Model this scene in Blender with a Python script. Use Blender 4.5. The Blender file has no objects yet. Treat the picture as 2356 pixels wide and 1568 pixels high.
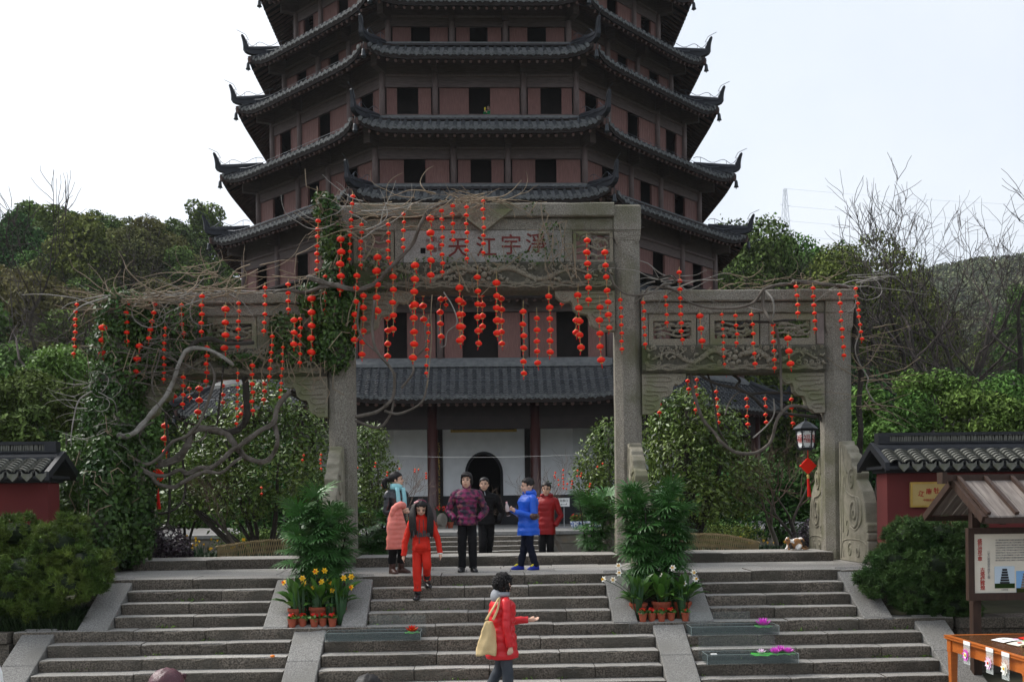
import bpy, bmesh, math, random
import numpy as np
from mathutils import Vector, Matrix, Euler, noise as mnoise
R = math.radians
sc = bpy.context.scene
col = sc.collection

# ------------------------------------------------------------------ camera, sky, sun, exposure
CAM = Vector((-0.12, 0.0, 1.14))
F = 2300.0                      # focal length in the units of a 2356 px wide picture
cam_d = bpy.data.cameras.new('camera')
cam_d.sensor_width = 36.0
cam_d.lens = 36.0 * F / 2356.0
cam_d.shift_y = 366.0 / 2356.0  # level camera with a rising front: uprights stay upright
cam_d.clip_end = 6000.0
cam = bpy.data.objects.new('camera', cam_d)
col.objects.link(cam)
YAW, ROLL = R(-1.82), R(0.70)
cam.location = CAM
cam_rot = Matrix.Rotation(YAW, 3, 'Z') @ Matrix.Rotation(R(90), 3, 'X') @ Matrix.Rotation(-ROLL, 3, 'Z')
cam.rotation_euler = cam_rot.to_euler()
sc.camera = cam

def P(u, v, y):
    """the point at depth y seen at (u, v) of the 2356 px wide survey picture"""
    d = cam_rot @ Vector(((u - 1178.0) / F, -(v - 1150.0) / F, -1.0))
    return CAM + d * ((y - CAM.y) / d.y)

world = bpy.data.worlds.new('World')
sc.world = world
world.use_nodes = True
wn, wl = world.node_tree.nodes, world.node_tree.links
wn.clear()
SUN_EL, SUN_AZ = R(48), R(-62)   # azimuth from +Y (ahead) towards +X: ahead and to the left
sky = wn.new('ShaderNodeTexSky'); sky.sky_type = 'NISHITA'; sky.sun_disc = False
sky.sun_elevation = SUN_EL; sky.sun_rotation = SUN_AZ
sky.air_density = 1.0; sky.dust_density = 5.0; sky.ozone_density = 1.0
hs = wn.new('ShaderNodeHueSaturation'); hs.inputs['Saturation'].default_value = 0.30; hs.inputs['Value'].default_value = 1.0
mixw = wn.new('ShaderNodeMixRGB'); mixw.blend_type = 'MIX'; mixw.inputs[0].default_value = 0.40
# second colour: the cloud layer, below
bg = wn.new('ShaderNodeBackground'); bg.inputs['Strength'].default_value = 0.096
wo = wn.new('ShaderNodeOutputWorld')
wtc = wn.new('ShaderNodeTexCoord'); wno = wn.new('ShaderNodeTexNoise'); wno.inputs['Scale'].default_value = 2.2; wno.inputs['Detail'].default_value = 5
wl.new(wtc.outputs['Generated'], wno.inputs['Vector'])     # faint thicker and thinner parts of the cloud layer
wcr = wn.new('ShaderNodeMixRGB'); wcr.inputs[1].default_value = (6.6, 7.7, 9.2, 1); wcr.inputs[2].default_value = (9.0, 9.6, 10.4, 1)
wmr = wn.new('ShaderNodeMapRange'); wmr.inputs[1].default_value = .35; wmr.inputs[2].default_value = .65
wl.new(wno.outputs['Fac'], wmr.inputs[0]); wl.new(wmr.outputs[0], wcr.inputs[0]); wl.new(wcr.outputs[0], mixw.inputs[2])
wl.new(sky.outputs[0], hs.inputs['Color']); wl.new(hs.outputs[0], mixw.inputs[1])
wl.new(mixw.outputs[0], bg.inputs['Color']); wl.new(bg.outputs[0], wo.inputs['Surface'])
sun_d = bpy.data.lights.new('sun', 'SUN'); sun_d.energy = 2.2; sun_d.angle = R(24); sun_d.color = (1.0, 0.97, 0.92)
sun = bpy.data.objects.new('sun', sun_d); col.objects.link(sun)
sdir = Vector((math.sin(SUN_AZ) * math.cos(SUN_EL), math.cos(SUN_AZ) * math.cos(SUN_EL), math.sin(SUN_EL)))
sun.rotation_euler = sdir.to_track_quat('Z', 'Y').to_euler()
sun.location = (-20, 10, 40)
sc.view_settings.view_transform = 'Standard'; sc.view_settings.look = 'None'
sc.view_settings.exposure = 0.82; sc.view_settings.gamma = 1.0; sc.view_settings.use_curve_mapping = False
sc.render.engine = 'CYCLES'
sc.cycles.max_bounces = 5; sc.cycles.diffuse_bounces = 3; sc.cycles.glossy_bounces = 2
sc.cycles.transmission_bounces = 4; sc.cycles.transparent_max_bounces = 8
sc.cycles.caustics_reflective = False; sc.cycles.caustics_refractive = False
sc.cycles.use_denoising = True

# ------------------------------------------------------------------ helpers
def tag(o, label=None, cat=None, group=None, kind=None):
    if label: o['label'] = label
    if cat: o['category'] = cat
    if group: o['group'] = group
    if kind: o['kind'] = kind
    return o

def empty(name, loc=(0, 0, 0), rz=0.0, label=None, cat=None, group=None):
    o = bpy.data.objects.new(name, None); col.objects.link(o)
    o.location = loc; o.rotation_euler = (0, 0, rz); o.empty_display_size = 0.2
    return tag(o, label, cat, group)

def link(name, me, parent=None, loc=None, rot=None, scale=None):
    o = bpy.data.objects.new(name, me); col.objects.link(o)
    if parent: o.parent = parent
    if loc is not None: o.location = loc
    if rot is not None: o.rotation_euler = rot
    if scale is not None: o.scale = scale if hasattr(scale, '__len__') else (scale,) * 3
    return o

_kids = {}
def copy_tree(o, parent=None):
    c = o.copy(); col.objects.link(c)
    if parent is not None: c.parent = parent
    for ch in list(o.children): copy_tree(ch, c)
    return c

class MB:
    """mesh builder: collects shapes, links them as one mesh"""
    def __init__(s): s.v = []; s.f = []; s.m = []; s.mi = 0
    def add(s, vs, fs):
        b = len(s.v); s.v.extend([tuple(x) for x in vs]); s.f.extend([tuple(b + i for i in q) for q in fs]); s.m.extend([s.mi] * len(fs)); return s
    def box(s, x0, x1, y0, y1, z0, z1, bev=0.0, M=None):
        if bev <= 0:
            vs = [(x0,y0,z0),(x1,y0,z0),(x1,y1,z0),(x0,y1,z0),(x0,y0,z1),(x1,y0,z1),(x1,y1,z1),(x0,y1,z1)]
            fs = [(0,3,2,1),(4,5,6,7),(0,1,5,4),(1,2,6,5),(2,3,7,6),(3,0,4,7)]
        else:
            b = bev; vs = []; 
            for z, i in ((z0, b), (z0 + b, 0), (z1 - b, 0), (z1, b)):
                vs += [(x0+i,y0+i,z),(x1-i,y0+i,z),(x1-i,y1-i,z),(x0+i,y1-i,z)]
            fs = [(0,3,2,1),(12,13,14,15)]
            for r in range(3):
                a = r * 4
                for k in range(4): fs.append((a+k, a+(k+1)%4, a+4+(k+1)%4, a+4+k))
        if M is not None: vs = [M @ Vector(v) for v in vs]
        return s.add(vs, fs)
    def bar(s, p, q, w, h=None, up=(0,0,1)):
        p, q = Vector(p), Vector(q); h = h or w; d = (q - p); L = d.length
        if L < 1e-6: return s
        d.normalize(); u = Vector(up)
        if abs(d.dot(u)) > 0.99: u = Vector((0,1,0))
        a = d.cross(u).normalized(); b = a.cross(d)
        vs = []
        for c in (p, q):
            for i, j in ((-1,-1),(1,-1),(1,1),(-1,1)): vs.append(c + a*(i*w/2) + b*(j*h/2))
        return s.add(vs, [(0,1,2,3),(7,6,5,4),(0,4,5,1),(1,5,6,2),(2,6,7,3),(3,7,4,0)])
    def tube(s, pts, rad, seg=6, cap=True):
        pts = [Vector(p) for p in pts]; n = len(pts)
        if not hasattr(rad, '__len__'): rad = [rad] * n
        vs = []; ref = None
        for i, p in enumerate(pts):
            t = (pts[min(i+1, n-1)] - pts[max(i-1, 0)])
            if t.length < 1e-9: t = Vector((0,0,1))
            t.normalize()
            if ref is None:
                ref = Vector((1,0,0)) if abs(t.x) < 0.8 else Vector((0,1,0))
            a = (ref - t * ref.dot(t))
            if a.length < 1e-6: a = t.orthogonal()
            a.normalize(); ref = a; b = t.cross(a)
            for k in range(seg):
                th = 2*math.pi*k/seg; vs.append(p + (a*math.cos(th) + b*math.sin(th)) * rad[i])
        fs = []
        for i in range(n-1):
            for k in range(seg):
                fs.append((i*seg+k, i*seg+(k+1)%seg, (i+1)*seg+(k+1)%seg, (i+1)*seg+k))
        if cap: fs.append(tuple(range(seg-1,-1,-1))); fs.append(tuple((n-1)*seg+k for k in range(seg)))
        return s.add(vs, fs)
    def lathe(s, prof, c=(0,0,0), seg=12, sx=1.0, sy=1.0, cap=True):
        vs = []; n = len(prof)
        for r, z in prof:
            for k in range(seg):
                th = 2*math.pi*k/seg; vs.append((c[0]+r*math.cos(th)*sx, c[1]+r*math.sin(th)*sy, c[2]+z))
        fs = []
        for i in range(n-1):
            for k in range(seg): fs.append((i*seg+k, i*seg+(k+1)%seg, (i+1)*seg+(k+1)%seg, (i+1)*seg+k))
        if cap: fs.append(tuple(range(seg-1,-1,-1))); fs.append(tuple((n-1)*seg+k for k in range(seg)))
        return s.add(vs, fs)
    def loft(s, rings, cap=True, closed=True):
        vs = [p for r in rings for p in r]; m = len(rings[0]); fs = []
        for i in range(len(rings)-1):
            for k in range(m if closed else m-1):
                fs.append((i*m+k, i*m+(k+1)%m, (i+1)*m+(k+1)%m, (i+1)*m+k))
        if cap and closed: fs.append(tuple(range(m-1,-1,-1))); fs.append(tuple((len(rings)-1)*m+k for k in range(m)))
        return s.add(vs, fs)
    def prism(s, poly, a, b, axis='y'):
        """polygon extruded from a to b; poly is (x,z) for axis y, (y,z) for axis x, (x,y) for axis z"""
        n = len(poly)
        def mk(p, t): return (p[0], t, p[1]) if axis == 'y' else ((t, p[0], p[1]) if axis == 'x' else (p[0], p[1], t))
        vs = [mk(p, a) for p in poly] + [mk(p, b) for p in poly]
        fs = [tuple(range(n)), tuple(range(2*n-1, n-1, -1))] + [(i, n+i, n+(i+1)%n, (i+1)%n) for i in range(n)]
        return s.add(vs, fs)
    def ball(s, c, r, seg=10, rings=7):
        if not hasattr(r, '__len__'): r = (r, r, r)
        vs = [(c[0], c[1], c[2]-r[2])]
        for i in range(1, rings):
            ph = -math.pi/2 + math.pi*i/rings
            for k in range(seg):
                th = 2*math.pi*k/seg
                vs.append((c[0]+r[0]*math.cos(ph)*math.cos(th), c[1]+r[1]*math.cos(ph)*math.sin(th), c[2]+r[2]*math.sin(ph)))
        vs.append((c[0], c[1], c[2]+r[2])); fs = []
        for k in range(seg): fs.append((0, 1+(k+1)%seg, 1+k))
        for i in range(rings-2):
            for k in range(seg): fs.append((1+i*seg+k, 1+i*seg+(k+1)%seg, 1+(i+1)*seg+(k+1)%seg, 1+(i+1)*seg+k))
        t = len(vs)-1; o = 1+(rings-2)*seg
        for k in range(seg): fs.append((t, o+k, o+(k+1)%seg))
        return s.add(vs, fs)
    def xf(s, M, start=0):
        s.v[start:] = [tuple(M @ Vector(v)) for v in s.v[start:]]; return s
    def rumple(s, amp, scale, start=0):
        """cloth folds: push the vertices by smooth noise"""
        for i in range(start, len(s.v)):
            p = Vector(s.v[i]); q = p*scale; s.v[i] = tuple(p + mnoise.noise_vector(q)*amp + mnoise.noise_vector(q*2.7)*amp*.45)
        return s
    def mesh(s, name, mats, smooth=False, fixn=True):
        me = bpy.data.meshes.new(name); me.from_pydata(s.v, [], s.f)
        if not isinstance(mats, (list, tuple)): mats = [mats]
        for m in mats: me.materials.append(m)
        if len(mats) > 1: me.polygons.foreach_set('material_index', s.m)
        if fixn:
            bm = bmesh.new(); bm.from_mesh(me); bmesh.ops.recalc_face_normals(bm, faces=bm.faces); bm.to_mesh(me); bm.free()
        if smooth: me.polygons.foreach_set('use_smooth', [True]*len(me.polygons))
        me.update(); return me
    def build(s, name, mats, parent=None, smooth=False, fixn=True, **kw):
        return link(name, s.mesh(name, mats, smooth, fixn), parent, **kw)

def spline(pts, n=6):
    """Catmull-Rom through the points"""
    pts = [Vector(p) for p in pts]; out = []
    for i in range(len(pts)-1):
        p0 = pts[max(i-1,0)]; p1 = pts[i]; p2 = pts[i+1]; p3 = pts[min(i+2,len(pts)-1)]
        for k in range(n):
            t = k/n; out.append(0.5*((2*p1) + (p2-p0)*t + (2*p0-5*p1+4*p2-p3)*t*t + (3*p1-p0-3*p2+p3)*t*t*t))
    out.append(pts[-1]); return out

def np_mesh(name, V, Fq, mat, attr=None):
    """mesh from numpy arrays: V (n,3), Fq (m,k)"""
    me = bpy.data.meshes.new(name); n, m, k = len(V), len(Fq), Fq.shape[1]
    me.vertices.add(n); me.vertices.foreach_set('co', V.astype(np.float32).ravel())
    me.loops.add(m*k); me.loops.foreach_set('vertex_index', Fq.astype(np.int32).ravel())
    me.polygons.add(m); me.polygons.foreach_set('loop_start', (np.arange(m)*k).astype(np.int32))
    try: me.polygons.foreach_set('loop_total', np.full(m, k, dtype=np.int32))
    except Exception: pass
    if attr is not None:
        a = me.attributes.new('tone', 'FLOAT', 'POINT'); a.data.foreach_set('value', attr.astype(np.float32))
    me.materials.append(mat); me.update(calc_edges=True); me.validate(); return me

def leaf_cloud(pts, size, rng, up=0.5, outn=None, aspect=0.5, jitter=0.35, droop=0.0):
    """folded diamond leaves at pts; returns V, F, tone"""
    n = len(pts); sz = size * (1 + jitter*(rng.random(n)*2-1))
    nr = rng.normal(size=(n,3)); nr /= np.linalg.norm(nr, axis=1)[:,None]
    nr[:,2] += up
    if outn is not None: nr += outn
    nr /= np.linalg.norm(nr, axis=1)[:,None]
    a = np.cross(nr, rng.normal(size=(n,3))); a /= np.linalg.norm(a, axis=1)[:,None] + 1e-9
    a[:,2] -= droop; a /= np.linalg.norm(a, axis=1)[:,None] + 1e-9
    b = np.cross(nr, a); b /= np.linalg.norm(b, axis=1)[:,None] + 1e-9
    L = sz[:,None]; W = (sz*aspect)[:,None]
    v0 = pts - a*L*0.5; v1 = pts + b*W*0.5 + nr*L*0.08; v2 = pts + a*L*0.5; v3 = pts - b*W*0.5 + nr*L*0.08
    V = np.stack([v0, v1, v2, v3], 1).reshape(-1,3)
    i = np.arange(n)*4; Fq = np.concatenate([np.stack([i,i+1,i+2],1), np.stack([i,i+2,i+3],1)])
    return V, Fq, np.repeat(rng.random(n), 4)

def blob_points(blobs, n, rng, shell=0.55):
    """points in a set of ellipsoids (cx,cy,cz,rx,ry,rz), mostly near their surfaces; returns points and outward normals"""
    B = np.array(blobs, float); vol = B[:,3]*B[:,4]*B[:,5]; vol = vol**0.7
    idx = rng.choice(len(B), n, p=vol/vol.sum())
    d = rng.normal(size=(n,3)); d /= np.linalg.norm(d, axis=1)[:,None]
    r = shell + (1-shell)*rng.random(n)**0.6
    r *= 1 + 0.10*rng.normal(size=n)
    return B[idx,:3] + d*r[:,None]*B[idx,3:], d

# ------------------------------------------------------------------ materials
MAT = {}
def nodes_of(m):
    m.use_nodes = True; nt = m.node_tree; return nt, nt.nodes, nt.links, nt.nodes['Principled BSDF']

def mat(name, c, rough=0.8, c2=None, scale=6.0, detail=4.0, bump=0.0, bscale=None, spec=0.3, metal=0.0, contrast=(0.3,0.7),
        c3=None, s3=1.2, t3=(0.5,0.7), stretch=None, tone=0.0, transl=0.0, coat=0.0, rnd=0.0):
    m = bpy.data.materials.new(name); nt, N, L, b = nodes_of(m)
    b.inputs['Roughness'].default_value = rough; b.inputs['Metallic'].default_value = metal
    b.inputs['Specular IOR Level'].default_value = spec
    if coat: b.inputs['Coat Weight'].default_value = coat
    b.inputs['Base Color'].default_value = (*c, 1); out = None
    tc = N.new('ShaderNodeTexCoord'); vec = tc.outputs['Object']
    if stretch:
        mp = N.new('ShaderNodeMapping'); mp.inputs['Scale'].default_value = stretch; L.new(vec, mp.inputs[0]); vec = mp.outputs[0]
    def noise(sc_, det):
        n = N.new('ShaderNodeTexNoise'); n.inputs['Scale'].default_value = sc_; n.inputs['Detail'].default_value = det
        L.new(vec, n.inputs['Vector']); return n
    if c2 is not None:
        n = noise(scale, detail); mr = N.new('ShaderNodeMapRange'); mr.inputs[1].default_value, mr.inputs[2].default_value = contrast
        L.new(n.outputs['Fac'], mr.inputs[0]); mx = N.new('ShaderNodeMixRGB'); mx.inputs[1].default_value = (*c,1); mx.inputs[2].default_value = (*c2,1)
        L.new(mr.outputs[0], mx.inputs[0]); out = mx.outputs[0]
    if c3 is not None:
        n3 = noise(s3, 6.0); m3 = N.new('ShaderNodeMapRange'); m3.inputs[1].default_value, m3.inputs[2].default_value = t3
        L.new(n3.outputs['Fac'], m3.inputs[0]); x3 = N.new('ShaderNodeMixRGB'); x3.inputs[2].default_value = (*c3,1)
        if out: L.new(out, x3.inputs[1])
        else: x3.inputs[1].default_value = (*c,1)
        L.new(m3.outputs[0], x3.inputs[0]); out = x3.outputs[0]
    if tone or rnd:
        hv = N.new('ShaderNodeHueSaturation')
        if out: L.new(out, hv.inputs['Color'])
        else: hv.inputs['Color'].default_value = (*c,1)
        if tone:
            at = N.new('ShaderNodeAttribute'); at.attribute_name = 'tone'; src = at.outputs['Fac']; amt = tone
        else:
            oi = N.new('ShaderNodeObjectInfo'); src = oi.outputs['Random']; amt = rnd
        r1 = N.new('ShaderNodeMapRange'); r1.inputs[3].default_value = 1-amt; r1.inputs[4].default_value = 1+amt
        L.new(src, r1.inputs[0]); L.new(r1.outputs[0], hv.inputs['Value'])
        if tone and rnd:
            oi = N.new('ShaderNodeObjectInfo'); r2 = N.new('ShaderNodeMapRange'); r2.inputs[3].default_value = 0.5-0.05*rnd; r2.inputs[4].default_value = 0.5+0.05*rnd
            L.new(oi.outputs['Random'], r2.inputs[0]); L.new(r2.outputs[0], hv.inputs['Hue'])
        out = hv.outputs[0]
    if out: L.new(out, b.inputs['Base Color'])
    if bump:
        nb = noise(bscale or scale*2, 8.0); bp = N.new('ShaderNodeBump'); bp.inputs['Strength'].default_value = bump; bp.inputs['Distance'].default_value = 0.02
        L.new(nb.outputs['Fac'], bp.inputs['Height']); L.new(bp.outputs[0], b.inputs['Normal'])
    if transl:
        tr = N.new('ShaderNodeBsdfTranslucent'); ms = N.new('ShaderNodeMixShader'); ms.inputs[0].default_value = transl
        if out: L.new(out, tr.inputs['Color'])
        else: tr.inputs['Color'].default_value = (*c,1)
        L.new(b.outputs[0], ms.inputs[1]); L.new(tr.outputs[0], ms.inputs[2]); L.new(ms.outputs[0], N['Material Output'].inputs['Surface'])
    MAT[name] = m; return m

def glassy(name, c=(0.9,0.95,0.95), rough=0.02, opac=0.25):
    """clear sheet: transparent with a glossy coat"""
    m = bpy.data.materials.new(name); nt, N, L, b = nodes_of(m)
    b.inputs['Base Color'].default_value = (*c,1); b.inputs['Roughness'].default_value = rough
    b.inputs['Alpha'].default_value = opac; b.inputs['Specular IOR Level'].default_value = 0.5
    MAT[name] = m; return m

def text(s, size, M, m, parent, name='lettering', ext=0.004, align='CENTER', sx=1.0, off=0.0, space=None):
    cu = bpy.data.curves.new(name, 'FONT'); cu.body = s; cu.size = size; cu.extrude = ext; cu.align_x = align; cu.align_y = 'CENTER'; cu.offset = off
    if space: cu.space_line = space
    cu.resolution_u = 2
    o = bpy.data.objects.new(name, cu); col.objects.link(o)
    dg = bpy.context.evaluated_depsgraph_get(); me = bpy.data.meshes.new_from_object(o.evaluated_get(dg))
    bpy.data.objects.remove(o); bpy.data.curves.remove(cu)
    me.materials.clear(); me.materials.append(m)
    t = link(name, me, parent); t.matrix_local = M @ Matrix.Diagonal((sx,1,1,1)); return t

FRONT = Matrix.Rotation(R(90), 4, 'X')     # text upright, read from -Y

mat('tread_stone', (.39,.37,.34), .85, (.20,.19,.175), 58, 4, .55, 60, contrast=(.40,.60), c3=(.26,.25,.225), s3=1.6, t3=(.50,.72), rnd=.14)  # worn stone, also tinted lighter for the light from above
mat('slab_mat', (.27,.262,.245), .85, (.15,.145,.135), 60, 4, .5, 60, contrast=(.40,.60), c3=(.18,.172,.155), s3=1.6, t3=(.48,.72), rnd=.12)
mat('riser_stone', (.185,.158,.128), .9, (.054,.046,.037), 46, 5, .9, 46, contrast=(.38,.62), c3=(.075,.068,.055), s3=1.8, t3=(.45,.70), rnd=.22)  # grime plus the weaker light on upright faces, both put into the colour
mat('gate_stone', (.31,.285,.24), .9, (.135,.122,.10), 58, 5, 1.0, 50, contrast=(.34,.64), c3=(.115,.112,.065), s3=1.3, t3=(.48,.70))
mat('carved_stone', (.30,.27,.205), .9, (.17,.152,.118), 50, 5, .8, 50, contrast=(.36,.64), c3=(.16,.17,.085), s3=1.3, t3=(.5,.66))
mat('plaque_stone', (.38,.37,.345), .9, (.19,.18,.165), 55, 6, .5, 90, c3=(.15,.138,.115), s3=1.8, t3=(.50,.70))
mat('pink_stone', (.25,.205,.185), .9, (.16,.13,.12), 9, 6, .5, 60)
mat('drum_stone', (.30,.275,.215), .9, (.18,.165,.12), 6, 8, .6, 50, c3=(.15,.15,.08), s3=1.1, t3=(.52,.7))
mat('drum_old', (.16,.155,.12), .95, (.09,.085,.06), 6, 8, .7, 40)
mat('soil', (.035,.028,.02), 1, (.07,.055,.035), 8, 6, .8, 20)
mat('path_stone', (.24,.235,.225), .85, (.17,.165,.155), 12, 6, .3, 40)
mat('terrace_stone', (.22,.20,.17), .85, (.15,.13,.105), 3, 6, .4, 30, c3=(.24,.16,.09), s3=1.0, t3=(.55,.72))
mat('shutter_wood', (.215,.103,.088), .62, (.125,.060,.051), 5, 6, .15, 20, stretch=(9,9,.6), rnd=.10)
mat('beam_wood', (.150,.112,.104), .7, (.082,.062,.060), 4, 6, .15, 20, stretch=(.7,.7,8))
mat('column_wood', (.17,.125,.118), .55, (.12,.088,.082), 4, 5, .08, 20, stretch=(5,5,.7))
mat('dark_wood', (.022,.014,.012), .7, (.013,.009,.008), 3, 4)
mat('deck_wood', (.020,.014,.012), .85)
mat('rafter_wood', (.11,.062,.052), .7, (.06,.034,.03), 5, 4)
mat('red_column', (.052,.017,.014), .35, (.038,.013,.011), 2, 4, stretch=(4,4,.8), spec=.5)
mat('white_plaster', (.85,.86,.87), .8, (.76,.77,.78), 2.5, 6)
mat('dark_base', (.022,.024,.028), .6, (.014,.015,.018), 3, 5)
mat('black_void', (.006,.006,.006), 1.0)
mat('roof_tile', (.044,.047,.052), .75, (.024,.026,.030), 7, 6, .4, 40, c3=(.10,.104,.102), s3=3, t3=(.56,.80), rnd=.25)
mat('roof_cap', (.155,.16,.16), .8, (.095,.10,.102), 5, 5); mat('pan_mat', (.16,.165,.168), .8, (.07,.073,.076), 9, 5, .3, 40); mat('drip_mat', (.135,.14,.138), .8, (.05,.053,.055), 9, 5, .3, 40, contrast=(.35,.65))
mat('ridge_tile', (.026,.029,.036), .6, (.018,.02,.026), 4, 4, .1, 20)
mat('mossy_tile', (.17,.17,.15), .8, (.10,.10,.085), 10, 6, .5, 30, c3=(.13,.14,.06), s3=3, t3=(.55,.75))
mat('tile_black', (.022,.023,.027), .55, (.014,.015,.018), 5, 4, .1, 20)
mat('bell_bronze', (.035,.04,.045), .55, metal=.4)
mat('wire_metal', (.10,.11,.13), .5, metal=.5)
mat('red_wall', (.165,.030,.028), .85, (.135,.024,.023), 1.5, 6, .12, 60, c3=(.115,.03,.028), s3=.6, t3=(.5,.8))
mat('gold', (.55,.36,.09), .4, metal=.6, c2=(.40,.26,.06), scale=8)
mat('gold_board', (.52,.37,.13), .5, (.43,.29,.09), 3, 5, spec=.5)
mat('sign_red', (.38,.03,.02), .6)
mat('carved_red', (.17,.035,.03), .8, (.11,.022,.02), 14, 4)
mat('lantern_red', (.88,.024,.008), .55, spec=.25)
mat('lantern_gold', (.72,.52,.16), .35, metal=.5)
mat('cord_tan', (.42,.33,.16), .7)
mat('cord_red', (.55,.05,.04), .7)
mat('tassel_red', (.62,.012,.006), .7)
mat('bark_grey', (.145,.125,.105), .9, (.075,.062,.05), 9, 6, .6, 40, stretch=(1,1,.4))
mat('bark_pale', (.30,.28,.25), .85, (.17,.155,.135), 8, 6, .5, 40)
mat('twig_tan', (.27,.21,.14), .85, (.17,.13,.09), 6, 3)
mat('bark_dark', (.05,.042,.034), .95, (.028,.024,.02), 8, 5, .5, 30)
mat('twig_brown', (.080,.064,.057), .95, (.055,.045,.04), 5, 3); mat('twig_rust', (.15,.105,.08), .95, (.10,.07,.055), 5, 3)
mat('leaf_camellia', (.060,.115,.018), .42, (.125,.175,.032), 1.0, 3, spec=.35, tone=.75, transl=.06)
mat('leaf_ivy', (.026,.070,.012), .45, (.068,.118,.024), 1.5, 3, spec=.30, tone=.6, transl=.12)
mat('leaf_palm', (.038,.125,.022), .45, (.062,.155,.042), 1.2, 3, spec=.45, rnd=.25, transl=.12)
mat('leaf_pine', (.050,.100,.014), .7, (.105,.145,.022), 2.2, 3, tone=.5, transl=.05)
mat('leaf_pine_blue', (.030,.075,.017), .7, (.060,.108,.025), 2.2, 3, tone=.5, transl=.05)
mat('leaf_hill', (.062,.118,.026), .75, (.125,.178,.040), .35, 4, tone=.7, rnd=.9, transl=.06, spec=.08)
mat('leaf_hill_dark', (.044,.094,.025), .75, (.082,.138,.036), .4, 4, tone=.7, rnd=.9, transl=.05, spec=.08)
mat('leaf_bright', (.080,.165,.028), .6, (.14,.235,.045), .8, 4, tone=.5, rnd=.6, transl=.12, spec=.3)
mat('leaf_olive', (.095,.105,.035), .75, (.14,.14,.045), .6, 4, tone=.5, rnd=.7, transl=.15, spec=.08)
mat('leaf_purple', (.030,.017,.028), .42, (.058,.036,.048), 4, 3, tone=.6, spec=.5)
mat('leaf_lily', (.045,.125,.018), .34, (.075,.17,.028), 3, 3, spec=.5, rnd=.3, transl=.12)
mat('leaf_blade', (.03,.075,.03), .45, rnd=.3)
mat('grass_dark', (.018,.038,.012), .6, (.03,.058,.018), 3, 3, tone=.5)
mat('terracotta', (.36,.085,.042), .7, (.28,.062,.032), 9, 5, .1, 40)
mat('flower_yellow', (.82,.50,.02), .5); mat('flower_orange', (.85,.22,.02), .5); mat('flower_white', (.85,.85,.78), .5)
mat('flower_red', (.60,.02,.012), .5); mat('lotus_pink', (.72,.09,.62), .4); mat('lotus_pale', (.90,.62,.86), .4)
mat('lotus_green', (.04,.36,.03), .4)
mat('bamboo', (.36,.28,.15), .7, (.25,.19,.10), 8, 4)
mat('orange_wood', (.46,.125,.018), .45, (.36,.09,.012), 4, 6, .1, 20, stretch=(1,8,8), spec=.5)
mat('table_top_wood', (.12,.05,.018), .25, (.07,.028,.012), 4, 6, stretch=(1,6,1), spec=.6)
mat('notice_wood', (.050,.027,.018), .6, (.030,.017,.012), 4, 5, .15, 20, stretch=(6,6,.8))
mat('roof_board', (.26,.225,.20), .75, (.13,.108,.095), 3, 6, .2, 20, stretch=(9,1,1), rnd=.16)
mat('paper_white', (.80,.80,.78), .6); mat('ink_grey', (.25,.25,.25), .8); mat('ink_dark', (.05,.05,.05), .8)
mat('paper_cream', (.70,.68,.58), .6, (.62,.59,.50), 3, 4)
mat('steel', (.45,.46,.48), .35, metal=.8)
glassy('acrylic', (.35,.42,.41), .03, .07); glassy('water_clear', (.10,.13,.125), .03, .22); glassy('film_clear', (.75,.80,.78), .1, .30)

mat('dark_beam_stone', (.115,.105,.080), .95, (.055,.052,.040), 20, 6, .8, 50, c3=(.07,.08,.035), s3=1.3, t3=(.5,.66))  # darker stone for the beam faces behind the carving
# ------------------------------------------------------------------ the setting: ground, hills, steps, path, terrace
def sm(t): t = np.clip(t, 0, 1); return t*t*(3-2*t)
GY = [-400, 13.25, 14.45, 14.47, 15.5, 17.0, 19.0, 34.0, 60.0, 4000]
GZ = [-1.46, -1.46, -1.46, -0.70, -0.60, -0.15, -0.17, -0.72, -0.72, -0.72]
def ground_z(x, y):
    x = np.asarray(x, float); y = np.asarray(y, float)
    z = np.interp(y, GY, GZ)
    side = sm((-x-12)/18)*1.0 + sm((x-16)/22)*0.62
    z = z + 17.5*sm((y-56)/52)*np.clip(side, 0, 1)
    z = z + 5*sm((y-40)/25)*sm((-x-14)/20) + 3*sm((y-30)/30)*sm((x-16)/20)
    far = sm((y-170)/260)*(0.35+0.65*sm((x-30)/120))
    z = z + far*(88 + 10*np.sin(x*0.021+1.0) + 6*np.sin(x*0.047+y*0.01) + 10*np.cos(x*0.009))
    z = z + .27*sm((np.abs(x)-2.75)/.4)*sm((y-18.75)/.35)*(1-sm((y-26)/4))
    und = 0.05*np.sin(x*1.7+y*0.9) + 0.04*np.sin(x*0.6-y*1.3)
    return z + und*sm((np.abs(x)-6.7)/2)*sm((y-14.5)/1.0)
def gz(x, y): return float(ground_z(x, y))

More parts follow.
